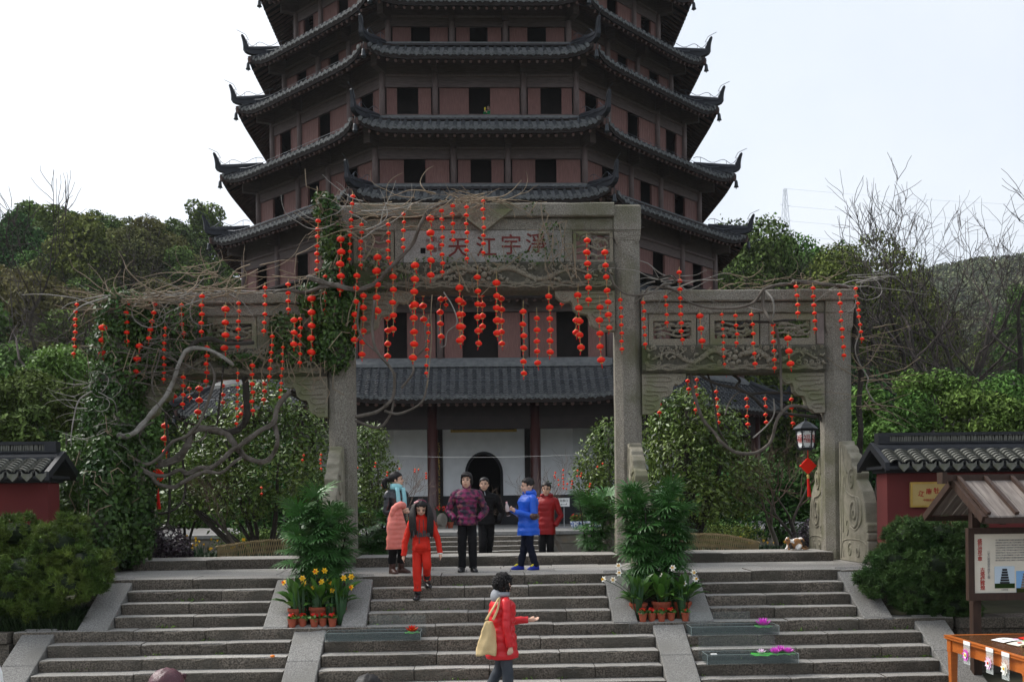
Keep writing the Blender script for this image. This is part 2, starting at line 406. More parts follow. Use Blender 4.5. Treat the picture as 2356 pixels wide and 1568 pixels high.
xs = np.unique(np.concatenate([np.linspace(-1800,-100,14), np.linspace(-100,-20,28), np.linspace(-20,20,81), np.linspace(20,100,28), np.linspace(100,1800,36)]))
ys = np.unique(np.concatenate([np.linspace(-400,8,8), np.linspace(8,20,61), [14.45,14.47,13.25], np.linspace(20,64,40), np.linspace(64,140,30), np.linspace(140,600,36), np.linspace(600,3200,8)]))
Xg, Yg = np.meshgrid(xs, ys); V = np.stack([Xg, Yg, ground_z(Xg, Yg)], -1).reshape(-1,3)
nx, ny = len(xs), len(ys); ii, jj = np.meshgrid(np.arange(nx-1), np.arange(ny-1)); q0 = (jj*nx+ii).ravel()
mat('ground_mat', (.05,.045,.03), 1.0, (.035,.045,.02), .7, 6, .5, 8)
g = link('ground', np_mesh('ground', V, np.stack([q0,q0+1,q0+nx+1,q0+nx],1), MAT['ground_mat'])); tag(g, 'dark soil and wooded slopes around the pagoda', kind='structure')
fx = link('forecourt', MB().box(-14, 14, -30, 13.3, -1.6, -1.44).mesh('forecourt', MAT['path_stone'])); tag(fx, 'stone forecourt at the foot of the steps', kind='structure')

RIS, TRD, Y0, NK = 0.16, 0.27, 15.4, 9
rs = random.Random(5)
def step_block(mb_par, x0, x1, yn, z, h, depth, rng, name='step_stone'):
    """one hewn step stone: worn tread, rough riser, uneven nosing"""
    n = max(2, int((x1-x0)/0.14)); dz = rng.uniform(-.006,.006); dy = rng.uniform(-.012,.012); ch = rng.uniform(.010,.022)
    rings = []
    for i in range(n+1):
        x = x0 + (x1-x0)*i/n; e = 1.0 if 0 < i < n else 0.0
        a = rng.uniform(-.010,.010); c = rng.uniform(-.011,.011); ee = .018*(1-e); chip = rng.uniform(.008,.022) if rng.random() < .16 else 0.0
        tilt = dz + (x-x0)*rng.uniform(-.001,.001)
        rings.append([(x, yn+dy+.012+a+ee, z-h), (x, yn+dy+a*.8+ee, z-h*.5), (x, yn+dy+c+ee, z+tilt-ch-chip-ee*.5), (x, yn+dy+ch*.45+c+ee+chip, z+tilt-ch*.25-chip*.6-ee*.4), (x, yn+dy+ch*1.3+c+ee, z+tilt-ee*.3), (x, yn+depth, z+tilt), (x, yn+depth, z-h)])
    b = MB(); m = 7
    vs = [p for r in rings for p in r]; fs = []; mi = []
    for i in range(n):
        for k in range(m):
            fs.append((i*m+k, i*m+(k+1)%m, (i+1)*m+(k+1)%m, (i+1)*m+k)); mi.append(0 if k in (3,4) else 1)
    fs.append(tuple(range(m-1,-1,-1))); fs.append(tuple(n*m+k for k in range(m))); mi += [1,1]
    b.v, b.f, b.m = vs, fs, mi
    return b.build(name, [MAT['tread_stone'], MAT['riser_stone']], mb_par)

def cuts(x0, x1, rng, lo, hi):
    xs_ = [x0]
    while True:
        w = rng.uniform(lo, hi)
        if xs_[-1] + w > x1 - lo*.6: break
        xs_.append(xs_[-1]+w)
    xs_.append(x1); return list(zip(xs_[:-1], xs_[1:]))

def flight(x0, x1, k0, k1, label):
    t = empty('stone_steps', ((x0+x1)/2, Y0-TRD*k1, -RIS*k1)); tag(t, label, kind='structure')
    inv = Matrix.Translation(-t.location)
    for k in range(k0, k1+1):
        for a, b in cuts(x0, x1, rs, .9, 1.7):
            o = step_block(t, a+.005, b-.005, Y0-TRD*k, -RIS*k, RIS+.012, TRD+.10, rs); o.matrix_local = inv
    return t
S_IN, S_OUT = 1.77, 3.25            # planter slabs either side of each clump
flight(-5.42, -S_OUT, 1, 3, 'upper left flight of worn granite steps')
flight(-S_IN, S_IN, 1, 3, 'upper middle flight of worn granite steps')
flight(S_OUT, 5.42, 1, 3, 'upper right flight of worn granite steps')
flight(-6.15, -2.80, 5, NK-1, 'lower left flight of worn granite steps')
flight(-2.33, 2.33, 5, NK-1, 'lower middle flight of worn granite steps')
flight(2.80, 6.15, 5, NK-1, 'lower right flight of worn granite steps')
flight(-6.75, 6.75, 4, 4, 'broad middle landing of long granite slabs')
# top landing: long edge stones, paving behind
t = empty('stone_landing', (0, 16.4, -.2)); tag(t, 'paved top landing in front of the gateway', kind='structure'); inv = Matrix.Translation(-t.location)
for a, b in cuts(-6.3, 6.3, rs, 1.2, 2.0):
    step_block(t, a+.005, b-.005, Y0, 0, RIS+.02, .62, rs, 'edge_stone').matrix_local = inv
for row, (ya, yb) in enumerate(((16.03, 16.62), (16.63, 17.2), (17.21, 17.9), (17.91, 18.6))):
    for a, b in cuts(-6.8, 6.28 if row == 0 else 6.9, rs, .7, 1.4):
        dz = rs.uniform(-.005,.004); MB().box(a+.005, b-.005, ya, yb, -.2, dz, .008).build('paving_stone', MAT['tread_stone'], t).matrix_local = inv
# sill stones between the pillars
t = empty('stone_sill', (0, 18.0, 0)); tag(t, 'raised stone sill running between the gateway pillars', kind='structure'); inv = Matrix.Translation(-t.location)
for xa, xb in ((-6.2,-2.85), (-2.3,2.3), (2.85,6.12)):
    for a, b in cuts(xa, xb, rs, 1.1, 1.9):
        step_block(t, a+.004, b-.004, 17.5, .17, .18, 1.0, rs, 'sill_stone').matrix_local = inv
# sloping side slabs
def slab(xa, xb, k0, k1, name='side_slab', tail=0.0):
    """sloped slab along the nosings from step k0 down to step k1"""
    t = empty(name, ((xa+xb)/2, Y0-TRD*k1, -RIS*k1)); tag(t, kind='structure')
    ya, za = Y0-TRD*k0+.14, -RIS*k0+.035; yb, zb = Y0-TRD*k1+.03-tail, -RIS*k1+.012-tail*RIS/TRD
    L = 2 if (k1-k0) <= 4 else 2
    for i in range(1 if k1-k0 <= 4 else 2):
        n_ = (1 if k1-k0 <= 4 else 2); f0, f1 = i/n_, (i+1)/n_
        p = [(ya+(yb-ya)*f0 - (.004 if i else 0), za+(zb-za)*f0), (ya+(yb-ya)*f1 + (.004 if i < n_-1 else 0), za+(zb-za)*f1)]
        poly = [(p[0][0], p[0][1]), (p[0][0], p[0][1]-.30), (p[1][0], p[1][1]-.30), (p[1][0], p[1][1])]
        b = MB(); b.prism(poly, xa, xb, 'x')
        o = b.build('slab_stone', MAT['slab_mat'], t); o.matrix_local = Matrix.Translation(-t.location)
        mod = o.modifiers.new('edge', 'BEVEL'); mod.width = .014; mod.segments = 2
    return t
for sx in (-1, 1):
    for xa, xb, k0, k1 in ((5.43,5.86,0,4), (S_OUT-.36,S_OUT-.01,0,4), (S_IN+.01,S_IN+.36,0,4), (2.34,2.79,4,9), (6.16,6.62,4,9)):
        a, b = sorted((sx*xa, sx*xb)); slab(a, b, k0, k1)
# back of the planter bays and the cheek walls
for sx in (-1, 1):
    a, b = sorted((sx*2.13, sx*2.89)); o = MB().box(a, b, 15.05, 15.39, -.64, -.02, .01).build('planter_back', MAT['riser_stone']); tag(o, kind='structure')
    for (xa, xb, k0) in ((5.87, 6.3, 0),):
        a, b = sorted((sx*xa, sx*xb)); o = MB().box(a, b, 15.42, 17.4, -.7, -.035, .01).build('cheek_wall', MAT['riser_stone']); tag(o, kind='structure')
for sx in (-1, 1):
    a, b = sorted((sx*2.13, sx*2.89)); o = MB().box(a, b, 14.70, 15.05, -.9, -.642, .006).build('planter_floor', MAT['soil']); tag(o, 'soil of the planter bay between the step slabs', kind='structure')
# low retaining walls beside the lower flights
for sx in (-1, 1):
    t = empty('retaining_wall', (sx*9, 14.3, -1.46)); tag(t, kind='structure'); inv = Matrix.Translation(-t.location)
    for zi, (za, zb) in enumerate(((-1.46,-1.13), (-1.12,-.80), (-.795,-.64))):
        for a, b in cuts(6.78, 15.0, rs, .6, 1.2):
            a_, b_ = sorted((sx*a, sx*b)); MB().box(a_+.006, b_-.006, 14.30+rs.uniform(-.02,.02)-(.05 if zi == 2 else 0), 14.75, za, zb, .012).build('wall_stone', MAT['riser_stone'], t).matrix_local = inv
# path from the gateway to the pagoda
t = empty('stone_path', (0, 26, -.4)); tag(t, 'stone path from the gateway to the pagoda steps', kind='structure'); inv = Matrix.Translation(-t.location)
for i in range(15):
    ya = 18.62 + i*.93; yb = ya + .92; za = gz(0, ya)+.03; zb = gz(0, yb)+.03
    for a, b in cuts(-2.6, 2.6, rs, .8, 1.3):
        m_ = MB(); m_.add([(a+.006,ya,za-.1),(b-.006,ya,za-.1),(b-.006,yb,zb-.1),(a+.006,yb,zb-.1),(a+.006,ya,za),(b-.006,ya,za),(b-.006,yb,zb),(a+.006,yb,zb)], [(0,3,2,1),(4,5,6,7),(0,1,5,4),(1,2,6,5),(2,3,7,6),(3,0,4,7)])
        m_.build('paving_stone', MAT['path_stone'], t).matrix_local = inv
# terrace of the pagoda with its five steps
TZ = 0.08
t = empty('terrace', (0, 45, -.72)); tag(t, 'raised stone terrace under the pagoda', kind='structure'); inv = Matrix.Translation(-t.location)
MB().box(-13.5, 13.5, 34.3, 74, -.9, TZ-.13).build('terrace_core', MAT['terrace_stone'], t).matrix_local = inv
for zi, (za, zb) in enumerate(((-.9,-.36), (-.355,-.06))):
    for sx in (-1, 1):
        for a, b in cuts(2.25, 13.5, rs, 1.1, 1.9):
            a_, b_ = sorted((sx*a, sx*b)); MB().box(a_+.006, b_-.006, 34.2+rs.uniform(-.01,.01), 34.42, za, zb, .01).build('facing_stone', MAT['terrace_stone'], t).matrix_local = inv
for row, (ya, yb) in enumerate(((34.12,35.2),(35.21,36.4),(36.41,37.8),(37.81,39.4),(39.41,41.2),(41.21,44.6))):
    for a, b in cuts(-13.5, 13.5, rs, 1.4, 2.2):
        MB().box(a+.006, b-.006, ya, yb, TZ-.13, TZ+rs.uniform(-.003,.003), .012).build('paving_stone', MAT['path_stone'], t).matrix_local = inv
t = empty('terrace_steps', (0, 33, -.72)); tag(t, 'five stone steps up to the pagoda terrace', kind='structure'); inv = Matrix.Translation(-t.location)
for k in range(1, 6):
    for a, b in cuts(-1.85, 1.85, rs, 1.0, 1.7):
        step_block(t, a+.004, b-.004, 34.12-.30*k, TZ-.15*k, .16, .42, rs).matrix_local = inv
for sx in (-1, 1):
    a, b = sorted((sx*1.87, sx*2.22)); MB().prism([(34.2,TZ-.02),(34.2,-.9),(32.5,-.9),(32.5,-.72)], a, b, 'x').build('slab_stone', MAT['path_stone'], t).matrix_local = inv
# ------------------------------------------------------------------ stone gateway
gate = empty('stone_gateway', (0, 18.0, 0), 0, 'mossy grey stone gateway of three openings with carved dragon beams', 'gateway')
GI = Matrix.Translation((0, -18.0, 0))
def gp(mb, name, m, parent=None, **kw):
    o = mb.build(name, m, parent or gate, **kw); 
    if parent is None: o.matrix_local = GI
    return o
GF = 17.8
rg = random.Random(11)
def oct_pillar(x, w, z0, z1, yc):
    h = w/2; c = w*.27; ring = [(-h+c,-h),(h-c,-h),(h,-h+c),(h,h-c),(h-c,h),(-h+c,h),(-h,h-c),(-h,-h+c)]
    zs = np.linspace(z0, z1, 14); b = MB()
    b.loft([[(x+px*(1+rg.uniform(-.012,.012)), yc+py*(1+rg.uniform(-.01,.01)), z) for px, py in ring] for z in zs]); return b
YC = GF + .24
for sx in (-1, 1):
    o = gp(oct_pillar(sx*2.57, .47, 0, 5.75, YC), 'pillar', MAT['gate_stone'])
    b = MB(); b.box(sx*2.57-.245, sx*2.57+.245, YC-.245, YC+.245, 5.92, 6.40, .03); b.loft([[(sx*2.57+sx_*w, YC+sy_*w, z) for sx_, sy_ in ((-1,-1),(1,-1),(1,1),(-1,1))] for z, w in ((5.70,.19),(5.78,.225),(5.93,.243))])
    b2 = gp(b, 'capital', MAT['gate_stone'], o)
    b2.matrix_local = Matrix.Identity(4)
    o = gp(oct_pillar(sx*6.38, .50, 0, 4.30, YC), 'pillar', MAT['gate_stone'])
    b = MB(); b.loft([[(sx*6.38+sx_*w, YC+sy_*w, z) for sx_, sy_ in ((-1,-1),(1,-1),(1,1),(-1,1))] for z, w in ((4.05,.19),(4.2,.245),(4.42,.252),(4.43,.252))])
    gp(b, 'capital', MAT['gate_stone'], o).matrix_local = Matrix.Identity(4)

def rough_beam(x0, x1, y0, y1, z0, z1, n=18, amp=.008, rnd=.02):
    b = MB(); rings = []
    for i in range(n+1):
        x = x0+(x1-x0)*i/n; j = lambda: rg.uniform(-amp, amp)
        rings.append([(x,y0+j(),z0+rnd+j()*.5),(x,y0+rnd+j(),z0+j()*.5),(x,y1,z0),(x,y1,z1),(x,y0+rnd+j(),z1+j()),(x,y0+j(),z1-rnd+j())])
    return b.loft(rings)

def spiral(mb, cx, cz, y, r, turns, sgn, rad, ph=0.0, ry=.6):
    pts = []
    n = int(turns*10)
    for i in range(n+1):
        t = i/n; a = ph + sgn*turns*2*math.pi*t; rr = r*(1-.88*t)
        pts.append((cx+rr*math.cos(a), y, cz+rr*math.sin(a)))
    mb.tube(pts, [rad*(1-.4*i/n) for i in range(n+1)], 5)

def relief(x0, x1, z0, z1, y, rng, dense=1.0):
    """dragons, clouds, flowers and waves cut in relief on a beam face"""
    b = MB(); W, H = x1-x0, z1-z0; cx = (x0+x1)/2
    def S(pts, r, seg=6): b.tube(pts, r, seg)
    # pearl and flower in the middle
    b.ball((cx, y+.005, z0+H*.52), (H*.13, .05, H*.13), 10, 6)
    for a in range(6):
        th = a*math.pi/3+.3; b.ball((cx+H*.24*math.cos(th), y+.01, z0+H*.52+H*.24*math.sin(th)), (H*.10,.035,H*.085), 8, 5)
    for sg in (-1, 1):
        pts = []; n = 40; L = W*.40
        for i in range(n+1):
            t = i/n; pts.append((cx+sg*(H*.5+L*t), y+.012+.010*math.sin(i*1.7), z0+H*(.56+.25*math.sin(t*math.pi*3.1+.5)*(1-.35*t))))
        S(pts, [H*(.125-.08*t/n) for t in range(n+1)], 8)
        hx, hz = pts[0].x if hasattr(pts[0],'x') else pts[0][0], pts[0][2]
        b.ball((hx-sg*H*.05, y, hz), (H*.15,.075,H*.12), 8, 6); b.ball((hx-sg*H*.19, y, hz-H*.03), (H*.09,.05,H*.06), 8, 5)
        for k in range(3): S([(hx, y, hz+H*.05), (hx+sg*H*(.1+.05*k), y-.03, hz+H*(.18+.04*k)), (hx+sg*H*(.26+.06*k), y, hz+H*(.20-.05*k))], [.018,.014,.004], 5)
        for q in (.18,.36,.55,.75):                       # legs, claws
            p = pts[int(q*n)]; dz = -1 if rng.random() < .6 else 1
            kx, kz = p[0]+sg*H*.16, p[2]+dz*H*.17
            S([p, (kx, y-.02, kz), (kx-sg*H*.13, y, kz+dz*H*.10)], [H*.055,H*.045,H*.03], 6)
            for c in (-1,0,1): S([(kx-sg*H*.13, y, kz+dz*H*.10), (kx-sg*H*(.19+.02*c), y-.015, kz+dz*H*.10+c*H*.06)], [.016,.006], 4)
        for i in range(2, n-1, 2):                        # back fins
            p = pts[i]; b.ball((p[0], y-.03, p[2]+H*.075), (H*.035,.03,H*.05), 5, 4)
    nsc = int(W*13*dense)
    for i in range(nsc):
        px = x0+W*(i+rng.random())/nsc; pz = z0+H*rng.choice((.14,.30,.78,.88,.92)); r = H*rng.uniform(.06,.12)
        spiral(b, px, pz, y+.005, r, rng.uniform(1.1,1.7), rng.choice((-1,1)), r*.32, rng.random()*6)
    for row in range(4):
        zz = z0+H*(.05+.055*row); n = int(W*18); ph = rng.random()*6
        S([(x0+W*i/n, y+.014, zz+H*.035*math.sin(i*.95+ph+.4*math.sin(i*.21))) for i in range(n+1)], .013, 4)
    for i in range(int(W*10)):
        px = x0+W*rng.random(); pz = z0+H*rng.uniform(.3,.9); a = rng.random()*6
        S([(px, y, pz), (px+H*.12*math.cos(a), y-.02, pz+H*.12*math.sin(a)), (px+H*.22*math.cos(a+.6), y, pz+H*.22*math.sin(a+.6))], [.03,.024,.008], 5)
    return b

def openwork(x0, x1, z0, z1, y0, y1, mg, rng, parent_name='openwork_panel'):
    fr = MB(); mx, mz = mg
    fr.box(x0, x0+mx, y0, y1, z0, z1); fr.box(x1-mx, x1, y0, y1, z0, z1)
    fr.box(x0+mx, x1-mx, y0+.002, y1, z0, z0+mz); fr.box(x0+mx, x1-mx, y0+.002, y1, z1-mz, z1)
    o = gp(fr, parent_name, MAT['carved_stone'])
    b = MB(); ax, bx, az, bz = x0+mx, x1-mx, z0+mz, z1-mz; H = bz-az; W = bx-ax; ym = (y0+y1)/2
    n = int(W*13)
    for i in range(n):
        px = ax+W*(i+.5*rng.random())/n; pz = az+H*(.05+.75*rng.random()); a = rng.uniform(.2,1.3); L = H*rng.uniform(.35,.6)
        pts = [(px,ym,pz), (px+L*.4*math.cos(a), ym-.03, pz+L*.45*math.sin(a)), (px+L*.8*math.cos(a-.5), ym-.02, pz+L*.75*math.sin(a-.4)), (px+L*math.cos(a-1.0), ym, pz+L*.8*math.sin(a-.9))]
        pts = [(min(max(p[0],ax-.02),bx+.02), p[1], min(max(p[2],az-.02),bz+.02)) for p in pts]
        b.tube(spline(pts,3), [.026]*3+[.034]*3+[.024]*3+[.010], 6)
    for i in range(int(W*6)):
        spiral(b, ax+W*rng.random(), az+H*rng.uniform(.1,.9), ym-.02, H*.13, 1.3, rng.choice((-1,1)), .020, rng.random()*6)
    for q in (.25,.5,.78): b.tube([(ax-.01,ym,az+H*q), (ax+W*.3,ym-.01,az+H*(q+.10)), (ax+W*.65,ym-.01,az+H*(q-.10)), (bx+.01,ym,az+H*(q+.04))], .024, 6)
    gp(b, 'fretwork', MAT['carved_stone'], o, smooth=True).matrix_local = Matrix.Identity(4)
    return o

def bracket(x0, sgn, z1, w, h, y0, y1):
    """cloud-shaped corner bracket: sgn +1 hangs at a pillar on its left"""
    P_ = [(0,0),(w,0),(w*.98,-.09),(w*.90,-.17),(w*.82,-.20),(w*.74,-.18),(w*.70,-.24),(w*.68,-.34),(w*.60,-.40),(w*.46,-.42),(w*.42,-.50),(w*.40,-.60),(w*.34,-.66),(w*.30,-h+.06),(w*.22,-h),(0,-h)]
    b = MB(); b.prism([(x0+sgn*px, z1+pz*(h/.72 if pz < -.6 else h/.75)) if False else (x0+sgn*px, z1+pz) for px, pz in P_], y0, y1)
    o = gp(b, 'bracket', MAT['carved_stone'])
    c = MB(); y = y0-.002
    def L(pts): c.tube(spline([(x0+sgn*px, y, z1+pz) for px, pz in pts], 3), .022, 5)
    L([(.03,-.05),(w*.55,-.05),(w*.66,-.10),(w*.55,-.13),(w*.12,-.12)]); L([(.03,-.19),(w*.22,-.19),(w*.30,-.22),(w*.52,-.22),(w*.58,-.27),(w*.50,-.31),(w*.10,-.30)])
    L([(.03,-.37),(w*.16,-.38),(w*.34,-.37),(w*.36,-.44),(w*.26,-.48),(.05,-.46)]); L([(.03,-.55),(w*.25,-.55),(w*.26,-.62),(.05,-.62)])
    spiral(c, x0+sgn*w*.86, z1-.085, y, .065, 1.5, sgn, .018); spiral(c, x0+sgn*w*.60, z1-.31, y, .05, 1.3, -sgn, .015)
    gp(c, 'scrollwork', MAT['carved_stone'], o, smooth=True).matrix_local = Matrix.Identity(4)

# centre bay
gp(rough_beam(-2.33, 2.33, GF-.06, GF+.5, 6.18, 6.42), 'cap_beam', MAT['gate_stone'])
gp(rough_beam(-2.33, 2.33, GF+.05, GF+.42, 5.955, 6.178), 'upper_beam', MAT['gate_stone'])
gp(MB().prism([(-.52,6.30),(.52,6.30),(0,5.90)], GF-.09, GF+.1), 'pendant', MAT['carved_stone'])
b = MB(); rr = random.Random(3)
for i in range(10): spiral(b, rr.uniform(-.3,.3), rr.uniform(6.12,6.27), GF-.09, rr.uniform(.04,.07), 1.4, rr.choice((-1,1)), .012)
gp(b, 'pendant_carving', MAT['carved_stone'], smooth=True)
plq = gp(MB().box(-1.43, 1.43, GF+.03, GF+.3, 5.385, 5.952, .006), 'plaque', MAT['plaque_stone'])
for ch, u, v in (('天',1054,572),('江',1119,571),('宇',1176,566),('淨',1233.5,563)):
    p = P(u, v, GF+.03); text(ch, .385, Matrix.Translation((p.x, GF+.026, p.z)) @ FRONT, MAT['carved_red'], plq, 'inscription', .004, off=.003)
for s_, u, v, h in (('年\n八\n五',807,577,.075),('劉\n　\n潭',856,567,.10),('乙\n亥\n冬',899,565,.085)):
    p = P(u+44*(1 if u > 700 else 0)+115, v, GF+.03) if False else P(747.8+.29347*u, 431.4+.29347*450, GF+.03)
    text(s_, h, Matrix.Translation((p.x, GF+.027, p.z)) @ FRONT, MAT['carved_red'], plq, 'inscription', .003, space=.95)
p = P(747.8+.29347*1765, 431.4+.29347*378, GF+.03); MB().box(p.x-.05, p.x+.05, GF+.027, GF+.031, p.z-.055, p.z+.055).build('seal_mark', MAT['pink_stone'], plq)
p = P(747.8+.29347*768, 431.4+.29347*495, GF+.03); MB().box(p.x-.045, p.x+.045, GF+.0275, GF+.031, p.z-.05, p.z+.05).build('drilled_hole', MAT['black_void'], plq)
for sx in (-1, 1):
    gp(MB().box(sx*1.51-.07, sx*1.51+.07, GF+.02, GF+.34, 5.385, 5.952, .006), 'post_block', MAT['gate_stone'])
    a, b_ = sorted((sx*1.60, sx*2.32)); openwork(a, b_, 5.385, 5.952, GF+.08, GF+.2, (.06,.05), rg)
gp(rough_beam(-2.33, 2.33, GF-.02, GF+.46, 4.88, 5.382, rnd=.05), 'dragon_beam', MAT['dark_beam_stone'])
gp(relief(-2.25, 2.25, 4.92, 5.36, GF-.04, rg, 1.1), 'dragon_carving', MAT['carved_stone'], smooth=True)
for sx in (-1, 1): bracket(sx*2.335, -sx, 4.875, 1.08, .72, GF+.06, GF+.26)
# side bays
for sx in (-1, 1):
    xa, xb = 2.81, 6.12
    def bx(f, a, b_, *r): lo, hi = sorted((sx*a, sx*b_)); return f(lo, hi, *r)
    gp(bx(rough_beam, xa, 6.66, GF-.05, GF+.50, 4.66, 4.86), 'cap_beam', MAT['gate_stone'])
    gp(bx(rough_beam, 6.13, 6.64, GF-.02, GF+.49, 4.43, 4.658, 4), 'beam_end', MAT['gate_stone'])
    gp(bx(rough_beam, xa, xb, GF+.03, GF+.42, 4.452, 4.658), 'upper_beam', MAT['gate_stone'])
    w = (xb-xa)
    for f0, f1 in ((.04,.30),(.375,.645),(.70,.955)): bx(openwork, xa+w*f0, xa+w*f1, 3.885, 4.45, GF+.08, GF+.2, (.085,.12), rg)
    for i, (f0, f1) in enumerate(((0,.035),(.305,.37),(.65,.695),(.96,1.0))):
        gp(bx(MB().box, xa+w*f0, xa+w*f1, GF+.055, GF+.34, 3.885, 4.45, .006), 'post_block', MAT['pink_stone'] if i == 3 else MAT['gate_stone'])
    gp(bx(rough_beam, xa, xb, GF-.02, GF+.44, 3.38, 3.88, 18, .008, .05), 'dragon_beam', MAT['dark_beam_stone'])
    gp(bx(relief, xa+.06, xb-.06, 3.42, 3.86, GF-.04, rg, 1.2), 'dragon_carving', MAT['carved_stone'], smooth=True)
    bracket(sx*xa, sx, 3.375, .80, .72, GF+.06, GF+.26); bracket(sx*xb, -sx, 3.375, .80, .72, GF+.06, GF+.26)
# scroll-sided buttress stones before and behind each pillar
PROF = [(0,0),(1.34,0),(1.34,.36),(1.29,.385),(1.34,.41),(1.35,.50),(1.29,.525),(1.33,.55),(1.32,.66),(1.26,.69),(1.24,.82),(1.20,1.02),(1.08,1.22),(.92,1.36),(.84,1.42),(.88,1.53),(.80,1.62),(.66,1.66),(.62,1.72),(.62,1.80),(.52,1.88),(.44,1.90),(.42,1.97),(.33,2.03),(.22,2.05),(.20,2.12),(0,2.12)]
def buttress(x, yp, sgn, th, sc_, m):
    b = MB(); b.prism([(yp+sgn*d*sc_, z) for d, z in PROF], x-th/2, x+th/2, 'x')
    o = gp(b, 'buttress_stone', m); md = o.modifiers.new('edge','BEVEL'); md.width = .012; md.segments = 1; md.limit_method = 'ANGLE'
    c = MB()
    for sx in (-1, 1):
        X = x+sx*th/2
        def yz(pts, r=.018):
            c.tube([(X, yp+sgn*d*sc_, z) for d, z in spline([(a, b2, 0) for a, b2 in pts], 4) for d, z in [(d, z)]] if False else [(X, yp+sgn*q.x*sc_, q.y) for q in spline([(a, b2, 0) for a, b2 in pts], 4)], r, 5)
        def sp(d, z, r, tr, sg, rad=.024): 
            n = int(tr*11); c.tube([(X, yp+sgn*(d+r*(1-.85*i/n)*math.cos(sg*tr*6.28*i/n+1))*sc_, z+1.35*r*(1-.85*i/n)*math.sin(sg*tr*6.28*i/n+1)) for i in range(n+1)], rad, 5)
        yz([(.10,.04),(.10,.8),(.09,1.5),(.10,2.0),(.16,2.05),(.22,1.9),(.28,1.7),(.42,1.55)]); yz([(.20,.5),(.20,1.2),(.24,1.5)], .014)
        sp(.62,1.42,.15,1.6,1); sp(.72,.86,.24,1.8,-1,.03); yz([(.30,1.5),(.36,1.25),(.60,1.15),(.95,1.1),(1.08,.9),(1.05,.7),(.8,.56),(.55,.6)], .02)
        yz([(.40,.72),(.36,.62),(.45,.55),(.40,.45)], .02); yz([(.22,.06),(.22,.36),(1.2,.36),(1.2,.06)], .014); sp(.52,.2,.10,1.3,1,.02); sp(.88,.2,.10,1.3,-1,.02)
    gp(c, 'scroll_carving', m, o, smooth=True).matrix_local = Matrix.Identity(4)
for x in (-6.38, -2.57, 2.57, 6.38):
    dx = .06 if x > 0 else -.06
    buttress(x+dx, GF-.02, -1, .22, .98, MAT['drum_stone'] if x != -6.38 else MAT['drum_old'])
    buttress(x+dx*.3, GF+.50, 1, .22, .78, MAT['drum_stone'])
# ------------------------------------------------------------------ the pagoda
PC = Vector((0.06, 53.5, 0.0)); T8 = math.tan(R(22.5)); A8 = 2*T8      # side = A8 * apothem
pag = empty('pagoda', (PC.x, PC.y, TZ), 0, 'tall eight-sided dark timber pagoda with tiers of grey tiled upturned eaves', 'pagoda')
def pg(mb, name, m, parent, k, **kw):
    """a piece built in a face's frame (face towards -Y, pagoda axis at the origin, absolute heights), turned to face k"""
    return mb.build(name, m, parent, **kw)
def place(o, k, parent=None):
    M = Matrix.Rotation(k*math.pi/4, 4, 'Z')
    o.parent = parent or pag
    o.matrix_local = (Matrix.Translation((0,0,-TZ)) @ M) if o.parent == pag else Matrix.Identity(4)
    return o
# roofs: eave side a, eave height (underside of the tiles at mid-face), wall side above, height where roof meets wall
ROOFS = [dict(a=11.90, zE=5.16, aw=10.44, zT=6.86), dict(a=11.20, zE=9.42, aw=9.50, zT=11.05), dict(a=10.62, zE=13.42, aw=8.94, zT=14.55), dict(a=10.20, zE=16.46, aw=8.40, zT=17.70),
         dict(a=9.60, zE=19.84, aw=7.92, zT=21.15), dict(a=9.14, zE=22.35, aw=7.45, zT=23.6), dict(a=8.70, zE=25.5, aw=7.0, zT=26.8), dict(a=8.25, zE=28.2, aw=6.5, zT=29.4)]
# storeys: wall side, sill, window head, lintel top, wall top, bay edges (share of the side), windows (lo,hi)
BAY_A = ((0,.255,.63,1.0),)
STOREYS = [dict(a=10.44, z0=6.86, s=6.98, h=8.86, l=9.35, top=10.0, bays=(0,.333,.667,1), win=((.03+.085,.205),(.42,.56),(.79,.93-.015))),
           dict(a=9.50, z0=11.05, s=11.25, h=12.35, l=12.75, top=14.0, bays=(0,.30,.70,1), win=((.11,.205),(.45,.55),(.795,.89))),
           dict(a=8.94, z0=14.55, s=14.70, h=15.72, l=16.16, top=17.1, bays=(0,.372,.632,1), win=((.135,.238),(.453,.553),(.762,.864))),
           dict(a=8.40, z0=17.70, s=17.88, h=19.05, l=19.52, top=20.6, bays=(0,.272,.728,1), win=((.075,.185),(.445,.555),(.815,.925))),
           dict(a=7.92, z0=21.15, s=21.22, h=21.95, l=22.36, top=23.1, bays=(0,.352,.648,1), win=((.125,.23),(.45,.55),(.77,.875))),
           dict(a=7.45, z0=23.6, s=23.75, h=24.85, l=25.3, top=26.2, bays=(0,.272,.728,1), win=((.08,.19),(.445,.555),(.81,.92))),
           dict(a=7.0, z0=26.8, s=26.9, h=27.6, l=28.0, top=28.8, bays=(0,.352,.648,1), win=((.125,.23),(.45,.55),(.77,.875)))]
rp = random.Random(21)
